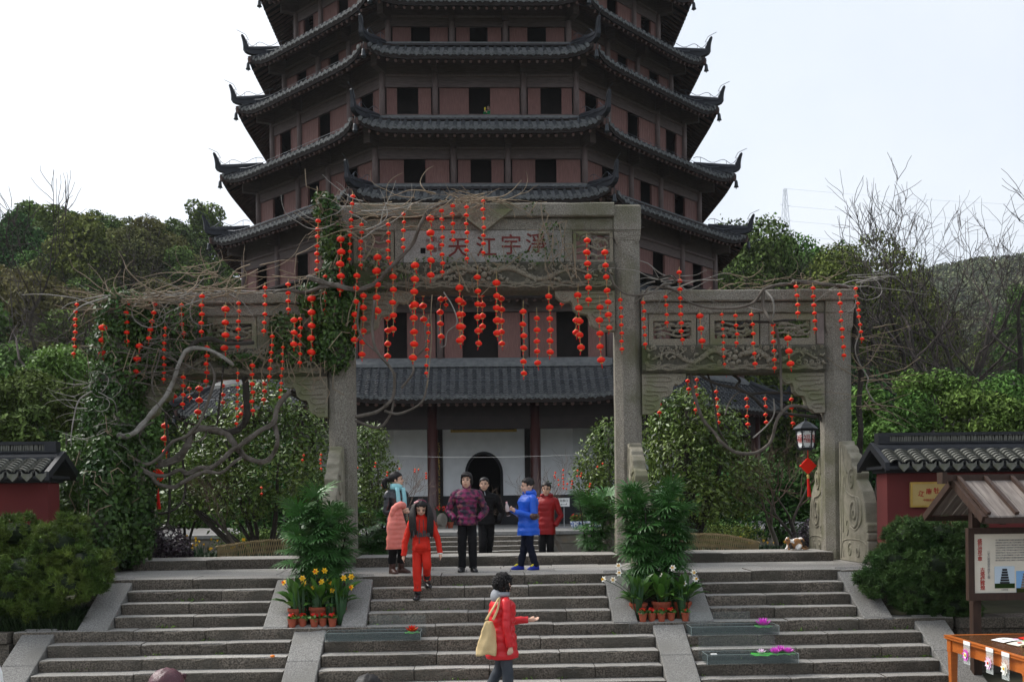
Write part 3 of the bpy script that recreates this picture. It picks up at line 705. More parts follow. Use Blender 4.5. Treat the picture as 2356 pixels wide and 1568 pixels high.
def storey(S, k0):
    a = S['a']; ap = a/A8; X = lambda f: (f-.5)*a
    y = -ap; th = .12
    wl_ = MB()       # wall proper: sill band, lintel boards, upper boarding, posts beside the openings
    wl_.box(X(0), X(1), y, y+th, S['z0']-.5, S['s']); wl_.box(X(0), X(1), y, y+th, S['h'], S['l']); wl_.box(X(0), X(1), y+.05, y+th+.05, S['l']-.001, S['top'])
    me_w = wl_.mesh('storey_wall', MAT['beam_wood'])
    cb = MB()
    for f in S['bays'][:-1]: pass
    colmesh = MB().lathe([(.135, S['z0']-.3), (.135, S['top']-.1)], (0,0,0), 10).mesh('column', MAT['column_wood'], True)
    me_r = [MB().tube([(X(f0)+.13, y-.02, S['l']+.03), (X(f1)-.13, y-.02, S['l']+.03)], .065, 8).mesh('tie_rail', MAT['column_wood']) for f0, f1 in zip(S['bays'][:-1], S['bays'][1:])]
    me_b = [MB().box(X(f)-.13, X(f)+.13, y-.55, y, S['top']-.95, S['top']-.3).mesh('beam_end', MAT['beam_wood']) for f in S['bays'][1:-1]]
    sh = []
    for (f0, f1), (w0, w1) in zip(zip(S['bays'][:-1], S['bays'][1:]), S['win']):
        for p, q in ((X(f0)+.185, X(w0)), (X(w1), X(f1)-.185)):
            if q-p < .05: continue
            b = MB(); fr = .05
            b.box(p, q, y+.03, y+th, S['s']+.002, S['h']-.035)
            b.box(p, p+fr, y+.005, y+.03, S['s']+.002, S['h']-.035); b.box(q-fr, q, y+.005, y+.03, S['s']+.002, S['h']-.035)
            b.box(p+fr, q-fr, y+.005, y+.03, S['s']+.002, S['s']+fr); b.box(p+fr, q-fr, y+.005, y+.03, S['h']-fr, S['h']-.035)
            n = max(2, int((q-p)/.13)); 
            for i in range(1, n):
                xx = p+(q-p)*i/n; b.box(xx-.010, xx+.010, y+.022, y+.03, S['s']+fr, S['h']-fr)
            sh.append(b.mesh('shutter', MAT['shutter_wood']))
    for k in range(8):
        w = place(link('storey_wall', me_w), k)
        for m_ in sh: place(link('shutter', m_), 0, w)
        for f in S['bays'][:-1]:
            c = link('column', colmesh, w); c.location = (X(f), y, 0)
        [place(link('tie_rail', m_), 0, w) for m_ in me_r]
        for m_ in me_b: place(link('beam_end', m_), 0, w)
        # corner beam end, set on the diagonal
        cb = MB(); cr = a/2; d = Vector((-cr, y, 0)); u = Vector((-T8, -1, 0)).normalized()
        cb.bar(d+u*-.1+Vector((0,0,S['top']-.62)), d+u*.75+Vector((0,0,S['top']-.62)), .28, .62); place(cb.build('corner_beam', MAT['beam_wood']), 0, w)
    # dark core added so the window openings look unlit inside
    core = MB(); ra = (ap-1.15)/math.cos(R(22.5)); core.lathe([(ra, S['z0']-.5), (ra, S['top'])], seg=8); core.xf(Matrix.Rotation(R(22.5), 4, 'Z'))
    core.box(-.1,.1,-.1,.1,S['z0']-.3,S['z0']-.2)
    o = core.build('dark_core', MAT['dark_wood'], pag); o.matrix_local = Matrix.Translation((0,0,-TZ))
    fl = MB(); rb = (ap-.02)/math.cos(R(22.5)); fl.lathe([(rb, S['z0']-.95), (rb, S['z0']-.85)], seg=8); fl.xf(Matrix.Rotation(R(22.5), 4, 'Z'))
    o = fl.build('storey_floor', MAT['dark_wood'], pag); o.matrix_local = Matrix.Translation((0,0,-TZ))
for i, S in enumerate(STOREYS): storey(S, i)

def roof(Rf, idx, full):
    a, zE, aw, zT = Rf['a'], Rf['zE'], Rf['aw'], Rf['zT']; apE, apW = a/A8, aw/A8; hE = a/2
    steep = (zT-zE)/(apE-apW)
    LIFT, PW = .45, 9
    def pt(x, r, dz=0.0):
        """roof surface: r = 0 at the eave, 1 at the wall"""
        ap = apE+(apW-apE)*r; hw = ap*T8; s = min(1, abs(x)/max(hw, 1e-6)); q = LIFT*(s**PW)*(1-r)**1.4
        sag = (zT-zE)*(r*.86+.14*r*r)
        return Vector((x, -(ap+.16*(s**PW)*(1-r)), zE+sag+q+dz))
    NS, NR = 28, 6; deck = MB(); vs = []
    for j in range(NR+1):
        r = j/NR; hw = (apE+(apW-apE)*r)*T8
        for i in range(NS+1): vs.append(pt(-hw+2*hw*i/NS, r))
    n1 = len(vs)
    vs += [v-Vector((0,0,.14)) for v in vs]; W = NS+1; fs = []
    for j in range(NR):
        for i in range(NS):
            q = j*W+i; fs.append((q,q+1,q+W+1,q+W)); fs.append((n1+q,n1+q+W,n1+q+W+1,n1+q+1))
    for i in range(NS): fs.append((i, n1+i, n1+i+1, i+1))
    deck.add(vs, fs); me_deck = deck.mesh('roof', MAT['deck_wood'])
    # soffit ceiling: dark boarding between eave and wall below
    pitch = .35; ncol = int(a/pitch/2)
    tiles = MB(); pans = MB(); drips = MB(); raf = MB(); singles = []
    capz = MB()
    n_st = max(5, int((apE-apW)/.16)) if idx else 13
    seg = 5
    for c in range(-ncol, ncol+1):
        x = c*pitch
        rmax = 1.0
        if abs(x) > apW*T8: rmax = max(0.0, (apE-abs(x)/T8)/(apE-apW)) - .04
        if abs(x) > hE-.12: continue
        if rmax <= .03: rmax = .03
        ns = max(1, int(n_st*rmax))
        for t_ in range(ns):                       # cover tiles, lapped
            r0, r1 = rmax*t_/ns, rmax*(t_+1.12)/ns; r1 = min(r1, 1.0)
            p0, p1 = pt(x, r0, .012), pt(x, r1, .012); R0, R1 = .098+rp.uniform(-.006,.006), .082; lift0 = .030+rp.uniform(-.005,.008)
            b = MB(); ring = []
            for (pp, rr, l) in ((p0, R0, lift0), (p1, R1, .0)):
                ring.append([(pp.x+rr*math.cos(th), pp.y, pp.z+l+rr*1.25*math.sin(th)) for th in [math.pi*i/seg for i in range(seg+1)]])
            b.loft(ring, cap=False, closed=False)
            f0 = ring[0]; b.add(f0, [tuple(range(seg+1))])
            if idx == 0 and full and abs(c) <= 11 and len(singles) < 300 and t_ < 13: singles.append(b)
            else: tiles.add(b.v, b.f)
        xm = x+pitch/2                              # pan tiles between, lapped
        if abs(xm) < hE-.2:
            rm2 = 1.0 if abs(xm) <= apW*T8 else max(.03, (apE-abs(xm)/T8)/(apE-apW)-.04)
            ns2 = max(1, int(n_st*1.5*rm2))
            for t_ in range(ns2):
                p0, p1 = pt(xm, rm2*t_/ns2, .008), pt(xm, min(1, rm2*(t_+1.1)/ns2), .004); h = .028
                ring = [[(pp.x+dx, pp.y, pp.z+dz+l) for dx, dz in ((-.115,.05),(-.05,.008),(.05,.008),(.115,.05))] for pp, l in ((p0,h),(p1,.006))]
                pans.loft(ring, cap=False, closed=False); pans.add([ring[0][0],ring[0][1],ring[0][2],ring[0][3]], [(0,1,2,3)])
            e = pt(xm, 0, .03)                      # drip tile
            prof = [(-.13,.055),(-.06,.012),(.06,.012),(.13,.055),(.115,-.03),(.06,-.085),(0,-.125),(-.06,-.085),(-.115,-.03)]
            drips.prism([(e.x+px, e.z+pz) for px, pz in prof], e.y-.045, e.y-.02)
        e = pt(x, 0, .02)                           # end disc of the cover tiles
        drips.lathe([(.10,0),(.10,.03)], (0,0,0), 8); drips.xf(Matrix.Translation((e.x, e.y-.008, e.z+.035)) @ Matrix.Rotation(R(90),4,'X'), len(drips.v)-16)
        # round rafter below
        p0, p1 = pt(x, .0, -.27), pt(x, min(.95, rmax), -.25)
        raf.tube([p0+Vector((0,.10,0)), p1], .068, 8)
    fas = MB()
    for i in range(NS):
        x0, x1 = -hE+2*hE*i/NS, -hE+2*hE*(i+1)/NS; q0, q1 = pt(x0, 0), pt(x1, 0)
        fas.add([q0+Vector((0,.02,-.19)), q1+Vector((0,.02,-.19)), q1+Vector((0,.02,.01)), q0+Vector((0,.02,.01)), q0+Vector((0,.07,-.19)), q1+Vector((0,.07,-.19)), q1+Vector((0,.07,.01)), q0+Vector((0,.07,.01))], [(0,1,2,3),(4,7,6,5),(0,4,5,1),(3,2,6,7)])
    top = MB(); yT = -(apW+.02)                      # lead-grey capping where the roof meets the wall
    top.prism([(yT-.42, zT-.42*steep*.9+.06), (yT-.40, zT-.40*steep*.9+.17), (yT-.05, zT+.10), (yT+.06, zT+.10), (yT+.06, zT-.1)], -apW*T8-.05, apW*T8+.05, 'x')
    me = dict(tiles=tiles.mesh('cover_tiles', MAT['roof_tile'], fixn=False), pans=pans.mesh('pan_tiles', MAT['pan_mat'], fixn=False), drips=drips.mesh('drip_tiles', MAT['drip_mat']),
              raf=raf.mesh('rafters', MAT['rafter_wood']), fas=fas.mesh('fascia', MAT['dark_wood']), top=top.mesh('roof_capping', MAT['roof_cap']))
    # corner ridge and horn, built on the hip to the left of the face
    hip = lambda r, dz=0.0: pt(-(apE+(apW-apE)*r)*T8, r, dz)
    u = Vector((-T8,-1,0)).normalized(); e0 = hip(0)
    ridge_pts = [hip(.82,.10), hip(.6,.16), hip(.4,.20), hip(.22,.22)+Vector((0,0,0)), hip(.09,.24), e0+u*.06+Vector((0,0,.30)), e0+u*.12+Vector((0,0,.48)), e0+u*.18+Vector((0,0,.70)), e0+u*.27+Vector((0,0,.92)), e0+u*.33+Vector((0,0,.97))]
    hts = [.15,.19,.21,.22,.22,.18,.135,.10,.07,.04]; wds = [.14,.15,.15,.15,.13,.105,.085,.07,.058,.05]
    sp = spline(ridge_pts, 3); rings = []; side = Vector((u.y,-u.x,0))
    for i, p in enumerate(sp):
        t = (sp[min(i+1,len(sp)-1)]-sp[max(i-1,0)]).normalized(); nrm = side.cross(t).normalized()
        if nrm.z < 0 and i < 12: nrm = -nrm
        if i and (nrm.dot(prev) < 0): nrm = -nrm
        prev = nrm; f = i/(len(sp)-1)*(len(hts)-1); j = min(int(f), len(hts)-2); h = hts[j]+(hts[j+1]-hts[j])*(f-j); w = wds[j]+(wds[j+1]-wds[j])*(f-j)
        rings.append([p+side*(w*x_)+nrm*(h*z_) for x_, z_ in ((-1,-.9),(1,-.9),(1.0,-.35),(.72,-.3),(.72,.1),(.95,.16),(.80,.62),(.45,.92),(0,1),(-.45,.92),(-.80,.62),(-.95,.16),(-.72,.1),(-.72,-.3),(-1.0,-.35))])
    rb = MB(); rb.loft(rings); me_ridge = rb.mesh('corner_ridge', MAT['ridge_tile'], False)
    wr = MB(); wpts = [q+Vector((0,0,.34+.10*math.sin(i*.9))) for i, q in enumerate(sp[:17])]+[sp[19]-u*.16+Vector((0,0,.22)), sp[23]-u*.12+Vector((0,0,.16)), sp[-1]+u*.04+Vector((0,0,.14)), sp[-1]+u*.22+Vector((0,0,.20))]
    wr.tube(wpts, .013, 4)
    for i in (2,6,10,14): wr.tube([sp[i], wpts[i]], .011, 4)
    hyp = [pt(-hE*.97+1.94*hE*i/24, .30, .30) for i in range(25)]; wr.tube(hyp, .011, 4)
    for i in range(1,24,3): wr.tube([hyp[i], hyp[i]-Vector((0,0,.25))], .010, 4)
    me_wire = wr.mesh('lightning_wire', MAT['wire_metal'])
    bl = MB(); bp = e0+u*.02+Vector((0,0,-.52)); hz = [(0.02,.20),(.055,.19),(.075,.12),(.085,0),(.10,-.08),(.125,-.13)]
    bl.lathe(hz[::-1], bp, 10); bl.tube([bp+Vector((0,0,.18)), bp+Vector((0,0,.5))], .014, 5); bl.tube([bp+Vector((0,0,-.1)), bp+Vector((0,0,-.22))], .02, 5)
    me_bell = bl.mesh('wind_bell', MAT['bell_bronze'], True)
    hb = MB(); hb.bar(hip(.9,-.42), e0+u*.0+Vector((0,0,-.22)), .22, .26); me_hb = hb.mesh('hip_beam', MAT['rafter_wood'])
    nface = range(8)
    for k in nface:
        d = place(link('roof', me_deck), k)
        for nm, key in (('cover_tiles','tiles'),('pan_tiles','pans'),('drip_tiles','drips'),('rafters','raf')):
            o = place(link(nm, me[key]), 0, d); o['kind'] = 'stuff'
        if idx == 0 and full:
            # the front face carries its middle tiles one by one; the other faces have them joined
            if k == 0:
                for b in singles: place(b.build('roof_tile', MAT['roof_tile'], fixn=False), 0, d)
            else:
                if k == 1:
                    j = MB()
                    for b in singles: j.add(b.v, b.f)
                    me['mid'] = j.mesh('cover_tiles', MAT['roof_tile'], fixn=False)
                o = place(link('cover_tiles', me['mid']), 0, d); o['kind'] = 'stuff'
        for nm, m_ in (('fascia',me['fas']),('roof_capping',me['top']),('corner_ridge',me_ridge),('lightning_wire',me_wire),('wind_bell',me_bell),('hip_beam',me_hb)):
            place(link(nm, m_), 0, d)
for i, Rf in enumerate(ROOFS): roof(Rf, i, True)
# boarded soffit band from each wall head to its eave, closing the storeys
for i, Rf in enumerate(ROOFS):
    top_a = STOREYS[i-1]['a'] if i else 9.0
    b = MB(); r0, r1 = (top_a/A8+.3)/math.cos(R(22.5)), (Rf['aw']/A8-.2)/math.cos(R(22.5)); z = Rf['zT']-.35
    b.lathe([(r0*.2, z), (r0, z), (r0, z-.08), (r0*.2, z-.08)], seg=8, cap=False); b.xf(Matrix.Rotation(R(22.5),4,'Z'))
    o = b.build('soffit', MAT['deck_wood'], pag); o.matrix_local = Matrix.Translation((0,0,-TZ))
# top of what the picture can show: closing roof drum
o = MB().lathe([(8.3,29.3),(7.0,31.5),(3.0,34.5),(.5,37.5)], seg=8).xf(Matrix.Rotation(R(22.5),4,'Z')).build('upper_tiers', MAT['ridge_tile'], pag); o.matrix_local = Matrix.Translation((0,0,-TZ))

# ground storey: colonnade, tie beams, white walls with the arched door
LOC = Matrix.Translation((0,0,-TZ))
apC = 13.2; aC = apC*A8; apWl = 9.5; aWl = apWl*A8
colm = MB().lathe([(.30,TZ),(.30,TZ+.10),(.24,TZ+.2),(.215,TZ+.24),(.215,5.1)], (0,0,0), 16).mesh('red_column', MAT['red_column'], True)
basem = MB().lathe([(.34,TZ),(.37,TZ+.08),(.30,TZ+.2),(.22,TZ+.21)], (0,0,0), 14).mesh('column_base', MAT['terrace_stone'], True)
for k in range(8):
    Mk = LOC @ Matrix.Rotation(k*math.pi/4, 4, 'Z')
    b = MB(); b.box(-aC/2, aC/2, -apC-.10, -apC+.10, 4.02, 4.98); b.box(-aC/2, aC/2, -apC-.13, -apC+.13, 4.50, 4.56); b.box(-aC/2, aC/2, -apC-.16, -apC+.16, 4.98, 5.12)
    o = b.build('tie_beam', MAT['dark_wood'], pag); o.matrix_local = Mk
    for x in (-2.07, 2.07, -aC/2):
        c = link('red_column', colm, pag); c.matrix_local = Mk @ Matrix.Translation((x, -apC, 0)); bs = link('column_base', basem, c)
    b = MB()
    b.mi = 0
    y = -apWl
    if k == 0:
        aw_, zs, n = .78, 2.30, 16
        arch = [(aw_*math.cos(math.pi*i/n), zs+.92*math.sin(math.pi*i/n)) for i in range(n+1)]
        def wallpiece(x0, x1, z0, z1, mi): b.mi = mi; b.box(x0, x1, y, y+.5, z0, z1)
        wallpiece(-aWl/2, -aw_-.03, TZ, 1.36, 1); wallpiece(aw_+.03, aWl/2, TZ, 1.36, 1)
        wallpiece(-aWl/2, -aw_-.03, 1.362, 4.6, 0); wallpiece(aw_+.03, aWl/2, 1.362, 4.6, 0)
        b.mi = 0; pts = [(aw_+.03, 4.6), (aw_+.03, zs)]+[((aw_+.03)*math.cos(math.pi*i/n), zs+.95*math.sin(math.pi*i/n)) for i in range(n+1)]+[(-aw_-.03, 4.6)]
        for i in range(n):
            a0, a1 = math.pi*i/n, math.pi*(i+1)/n; x0, x1 = (aw_+.03)*math.cos(a0), (aw_+.03)*math.cos(a1); z0, z1 = zs+.95*math.sin(a0), zs+.95*math.sin(a1)
            b.add([(x0,y,z0),(x1,y,z1),(x1,y,4.6),(x0,y,4.6),(x0,y+.5,z0),(x1,y+.5,z1),(x1,y+.5,4.6),(x0,y+.5,4.6)], [(0,1,2,3),(4,7,6,5),(0,4,5,1)])
        w = b.build('ground_wall', [MAT['white_plaster'], MAT['dark_base']], pag, fixn=True); w.matrix_local = LOC
        d = MB(); n = 20
        for i in range(n):
            a0, a1 = math.pi*i/n, math.pi*(i+1)/n
            for ro, ri in ((.84,.74),):
                q = [(ro*math.cos(a0), zs+(ro+.15)*math.sin(a0)), (ro*math.cos(a1), zs+(ro+.15)*math.sin(a1)), (ri*math.cos(a1), zs+(ri+.15)*math.sin(a1)), (ri*math.cos(a0), zs+(ri+.15)*math.sin(a0))]
                d.prism(q, y-.03, y+.45)
        d.box(-.84,-.74,y-.03,y+.45,TZ,zs); d.box(.74,.84,y-.03,y+.45,TZ,zs)
        place(d.build('door_arch', MAT['dark_base']), 0, w)
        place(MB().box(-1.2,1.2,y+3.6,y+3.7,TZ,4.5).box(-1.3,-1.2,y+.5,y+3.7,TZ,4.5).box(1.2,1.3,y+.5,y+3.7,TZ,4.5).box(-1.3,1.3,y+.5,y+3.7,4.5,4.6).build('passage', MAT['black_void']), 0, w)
        # dark pilasters at the bays, with a gilt couplet
        for x in (-2.02, 2.02): place(MB().box(x-.22, x+.22, y-.06, y-.001, TZ, 4.6).build('pilaster', MAT['dark_wood']), 0, w)
        cb_ = MB().box(-2.20,-1.88,y-.12,y-.07,.5,3.9).build('couplet_board', MAT['dark_wood']); place(cb_, 0, w)
        text('六\n和\n乃\n佛\n門\n法\n一\n下\n諸\n大\n名\n跡', .26, Matrix.Translation((-2.04, y-.125, 2.22)) @ FRONT, MAT['gold'], cb_, 'couplet', .003, space=.98)
        sb = MB().box(-1.30,1.30,y-2.2,y-2.12,4.10,4.95).build('sign_board', MAT['dark_wood']); place(sb, 0, w)
        fr = MB(); fr.box(-1.38,1.38,y-2.25,y-2.12,4.0,4.095); fr.box(-1.38,-1.305,y-2.25,y-2.12,4.1,4.95); fr.box(1.305,1.38,y-2.25,y-2.12,4.1,4.95)
        rr = random.Random(9)
        for i in range(46): fr.ball((-1.35+2.7*i/45, y-2.25, 4.045+.02*math.sin(i*2.1)), (.028,.02,.024), 6, 4)
        o = place(fr.build('gilt_frame', MAT['gold'], smooth=False), 0, w)
        nb = MB().box(2.72,3.02,y-.03,y-.002,1.62,2.02).build('notice', MAT['paper_white']); place(nb, 0, w)
        place(MB().box(2.76,2.98,y-.035,y-.031,1.84,1.90).box(2.78,2.86,y-.035,y-.031,1.92,1.98).box(2.80,2.94,y-.035,y-.031,1.72,1.76).build('notice_print', MAT['leaf_lily']), 0, w)
    else:
        b.mi = 1; b.box(-aWl/2, aWl/2, y, y+.5, TZ, 1.36); b.mi = 0; b.box(-aWl/2, aWl/2, y, y+.5, 1.362, 4.6)
        w = b.build('ground_wall', [MAT['white_plaster'], MAT['dark_base']], pag); w.matrix_local = Mk
        for x in (-2.02, 2.02): place(MB().box(x-.22, x+.22, y-.06, y-.001, TZ, 4.6).build('pilaster', MAT['dark_wood']), 0, w)
    o = MB().box(-aWl/2, aWl/2, y-.02, y+.5, 4.6, 6.6).build('upper_wall', MAT['dark_wood'], pag); o.matrix_local = Mk
# ------------------------------------------------------------------ trees, shrubs, vines
def cloud_mesh(name, blobs, n, size, m, seed, **kw):
    rng = np.random.default_rng(seed); shell = kw.pop('shell', .55); ow = kw.pop('ow', .8)
    p, d = blob_points(blobs, n, rng, shell); V, Fq, t = leaf_cloud(p, size, rng, outn=d*ow, **kw)
    return np_mesh(name, V, Fq, m, t)

def crown_blobs(rng, r, h, n, base=.25):
    out = [(0,0,h*.5,r*.62,r*.62,h*.42)]
    for i in range(n):
        a = rng.random()*2*math.pi; f = rng.random()**.6; z = h*(base+(1-base)*rng.random()); k = math.sqrt(max(.08, 1-((z/h-.5)/.55)**2))
        s = r*rng.uniform(.20,.36); out.append((math.cos(a)*r*.78*f*k, math.sin(a)*r*.78*f*k, z*.95, s, s, s*.78))
    return out

def trunk_mesh(name, h, r, rng, m, limbs=5, spread=2.0):
    b = MB(); b.tube(spline([(0,0,-.6),(rng.uniform(-.1,.1)*h*.2,0,h*.4),(rng.uniform(-.15,.15)*h*.2,rng.uniform(-.1,.1)*h*.2,h)],4), [r*(1-.7*i/8) for i in range(9)], 7)
    for i in range(limbs):
        a = rng.uniform(0,6.28); z = h*rng.uniform(.35,.75); s = spread*rng.uniform(.6,1)
        b.tube(spline([(0,0,z),(math.cos(a)*s*.5,math.sin(a)*s*.5,z+h*.22),(math.cos(a)*s,math.sin(a)*s,z+h*.5)],3), [r*.45*(1-.75*q/6) for q in range(7)], 5)
    return b.mesh(name, m, True)

# --- evergreen hill trees: six crowns shared by all
rt = random.Random(77); HC = []
for i in range(7):
    hh = rt.uniform(6.5,9.0); rr_ = rt.uniform(3.3,4.4)
    bl = crown_blobs(np.random.default_rng(100+i), rr_, hh, 34 if i < 5 else 42, .15)
    m_ = (MAT['leaf_hill'], MAT['leaf_hill_dark'], MAT['leaf_hill'], MAT['leaf_olive'], MAT['leaf_hill_dark'], MAT['leaf_hill'], MAT['leaf_bright'])[i]
    HC.append((cloud_mesh('crown', [(x,y,z+1.2,a,b,c) for x,y,z,a,b,c in bl], 17000, .27, m_, 200+i, up=.55, shell=.74, aspect=.75), trunk_mesh('trunk', hh*.8, .28, rt, MAT['bark_dark'], 6, rr_*.6)))
KIND = ['rounded mid green', 'dark green dense', 'broad mid green', 'yellowish olive', 'very dark green', 'tall full green', 'fresh bright green']
HF = {}
def fine_crown(k):
    if k not in HF:
        bl = crown_blobs(np.random.default_rng(300+k), 4.0, 8.4, 80, .10)
        HF[k] = cloud_mesh('crown', [(x,y,z+1.0,a*.85,b*.85,c*.9) for x,y,z,a,b,c in bl], 60000, .13, MAT['leaf_hill'] if k in (0,5) else MAT['leaf_hill_dark'], 330+k, up=.5, shell=.74, aspect=.75)
    return HF[k]
def evergreen(x, y, k, s, label, group, sz=1.0):
    t = empty('evergreen_tree', (x, y, gz(x,y)-.2), rt.uniform(0,6.28), label, 'tree', group)
    if s > 1.2: s *= .93
    t.scale = (s, s, s*sz)
    link('crown', HC[k][0] if s < 1.2 else fine_crown(k), t); link('trunk', HC[k][1], t); return t
G_L, G_R = 'evergreen trees covering the hill left of the pagoda', 'evergreen trees right of the pagoda'
spots = []
for y in np.arange(60, 118, 5.2):
    for u in np.arange(-60, 620, 2300*5.2/y):
        yy = y + rt.uniform(-2,2); x = (u + rt.uniform(-40,40) - 1105)/2300*yy
        if x > -.205*yy: continue
        spots.append((x, yy))
        if u < 200 and y > 90: spots.append((x+rt.uniform(-3,3), yy+2.4))
ORD = ['first','second','third','fourth','fifth','sixth','seventh','eighth','ninth','tenth','eleventh','twelfth','thirteenth','fourteenth','fifteenth','sixteenth','seventeenth','eighteenth','nineteenth','twentieth'] + [t_+'-'+o_ if o_ else t_.replace('ty','tieth') for t_ in ('twenty','thirty','forty') for o_ in ('first','second','third','fourth','fifth','sixth','seventh','eighth','ninth')]
BANDS = ((0,66,'along the foot of the left hill'),(66,74,'on the lower slope of the left hill'),(74,84,'on the middle slope of the left hill'),(84,96,'on the upper slope of the left hill'),(96,200,'along the crest of the left hill'))
for lo, hi, where in BANDS:
    for i, (x, y) in enumerate(sorted([p for p in spots if lo <= p[1] < hi], key=lambda p: p[0]/p[1])):
        k = rt.choice((0,1,2,3,5,0,3,2)); evergreen(x, y, k, rt.uniform(.75,1.15), f'{KIND[k]} evergreen, {ORD[i]} from the left {where}', G_L, rt.uniform(.85,1.1))
for u, y, k, s, sz, lab in ((1700,70,1,1.75,1.35,'tall dark evergreen beside the right edge of the pagoda'),(1790,74,5,1.85,1.25,'tallest full evergreen under the lattice pylon'),(1895,70,4,1.75,1.15,'dark evergreen between the pylon and the far hill'),
        (1985,66,5,1.6,1.2,'narrow evergreen with pointed top before the far hill'),(1660,84,0,1.7,1.4,'evergreen top showing behind the pagoda eave at right'),(1850,58,1,1.25,1.0,'lower dark evergreen behind the right gate beam'),(1960,54,4,1.15,.9,'dark low evergreen behind the right gate pillar'),
        (1740,54,0,1.2,1.1,'mid green evergreen low behind the right gate beam'),(2040,62,4,1.0,.9,'dark evergreen behind the first bare tree at right')):
    x = (u-1105)/2300*y; evergreen(x, y, k, s, lab, G_R, sz)
for i, u in enumerate(range(2060, 2500, 62)):
    y = rt.uniform(95,135); x = (u-1105)/2300*y; k = rt.choice((0,3,2)); evergreen(x, y, k, rt.uniform(.7,1.0), f'{KIND[k]} evergreen, {ORD[i]} from the left far behind the bare trees at right', G_R)
for (u, y, k, s, lab) in ((90,42,6,.62,'bright green bushy tree left of the ivy pillar'),(215,38,6,.5,'small bright green tree touching the ivy pillar'),(20,40,2,.75,'round green tree at the left picture edge'),(140,47,0,.8,'mid green round tree above the bright green one'),(45,52,0,.9,'grey green round tree above the left wall'),(255,52,1,.7,'dark green tree behind the left gate beam')):
    x = (u-1105)/2300*y; evergreen(x, y, k, s, lab, 'trees behind the left wall')
# undergrowth that fills the slopes
rng = np.random.default_rng(5); n = 30000
yy = rng.uniform(44,120,n); uu = np.where(rng.random(n) < .55, rng.uniform(-80,640,n), rng.uniform(1600,2480,n)); xx = (uu-1105)/2300*yy
V, Fq, t_ = leaf_cloud(np.stack([xx,yy,ground_z(xx,yy)+rng.uniform(0,1.6,n)],1), .55, rng, up=.6, aspect=.6)
o = link('undergrowth', np_mesh('undergrowth', V, Fq, MAT['leaf_hill_dark'], t_)); tag(o, 'dense dark undergrowth covering the wooded slopes', kind='stuff')
# far wood
n = 1500; yy = rng.uniform(175,480,n); uu = rng.uniform(1820,2480,n); xx = (uu-1105)/2300*yy; zz = ground_z(xx,yy)
cent = np.repeat(np.stack([xx,yy,zz+2.0],1), 95, 0); d = rng.normal(size=cent.shape); d /= np.linalg.norm(d,axis=1)[:,None]
ctone = np.repeat(rng.random(n), 95)
V, Fq, t_ = leaf_cloud(cent+d*np.array([4.4,4.4,3.4])*rng.uniform(.6,1,len(cent))[:,None], 1.15, rng, up=.5, outn=d*.8, aspect=.7)
mat('leaf_far', (.070,.095,.045), .8, (.12,.13,.06), .06, 3, tone=.45, spec=.1)
o = link('distant_forest', np_mesh('distant_forest', V, Fq, MAT['leaf_far'], np.repeat(ctone,4)*.7+.3*t_)); tag(o, 'hazy wooded ridge far off to the right', kind='stuff')

# --- leafless trees
def bare_meshes(seed, h, r0, spread, m_tr, m_tw, depth=5, lean=0.0, nb=3, first=.28, twig=.012, gnarl=.18):
    rng = random.Random(seed); T, W = MB(), MB()
    def grow(p, d, L, r, lev):
        n = 4; pts = [p]; dd = d.copy()
        for i in range(n):
            dd = (dd + Vector((rng.gauss(0,gnarl), rng.gauss(0,gnarl), rng.gauss(.04,gnarl*.6)))).normalized(); pts.append(pts[-1]+dd*L/n)
        rr = [r*(1-.42*i/n) for i in range(n+1)]
        (T if lev <= 1 else W).tube(pts, rr, 7 if lev == 0 else 5 if lev < 3 else 3, cap=False)
        if lev >= depth: return
        k = nb + (1 if rng.random() < .5 else 0) + (1 if lev > 1 else 0)
        for j in range(k):
            f = rng.uniform(.45,1.0) if j else 1.0; i = min(int(f*n), n-1); q = pts[i].lerp(pts[i+1], f*n-i if f < 1 else 1)
            ax = dd.orthogonal().normalized(); ax.rotate(Matrix.Rotation(rng.uniform(0,6.28), 3, dd))
            ang = rng.uniform(.25,.75)*spread*(1 if j else .55)
            nd = (dd*math.cos(ang)+ax*math.sin(ang)); nd.z += .08; nd.normalize()
            grow(q, nd, L*rng.uniform(.58,.82), max(twig*.5, rr[i]*rng.uniform(.50,.68)), lev+1)
    grow(Vector((0,0,-.3)), Vector((lean,0,1)).normalized(), h*first, r0, 0)
    return T.mesh('trunk', m_tr, True, False), W.mesh('branches', m_tw, False, False)
BARE = [bare_meshes(31+i, 12, .17, 1.35, MAT['bark_dark'] if i < 3 else MAT['bark_grey'], MAT['twig_brown'], 5, rt.uniform(-.08,.08), 2, .25, .015, .15) for i in range(4)]
BRN = bare_meshes(50, 10, .13, 1.0, MAT['bark_grey'], MAT['twig_rust'], 5, 0, 2, .26, .008, .13)
def bare(x, y, mm, s, lab, grp='leafless trees around the pagoda', rz=None, dz=0):
    t = empty('bare_tree', (x, y, gz(x,y)-.1+dz), rt.uniform(0,6.28) if rz is None else rz, lab, 'tree', grp); hm_ = max(max(v.co.z for v in mm[1].vertices), 1); s *= 15.6/hm_; t.scale = (s,s,s)
    link('trunk', mm[0], t); link('branches', mm[1], t)
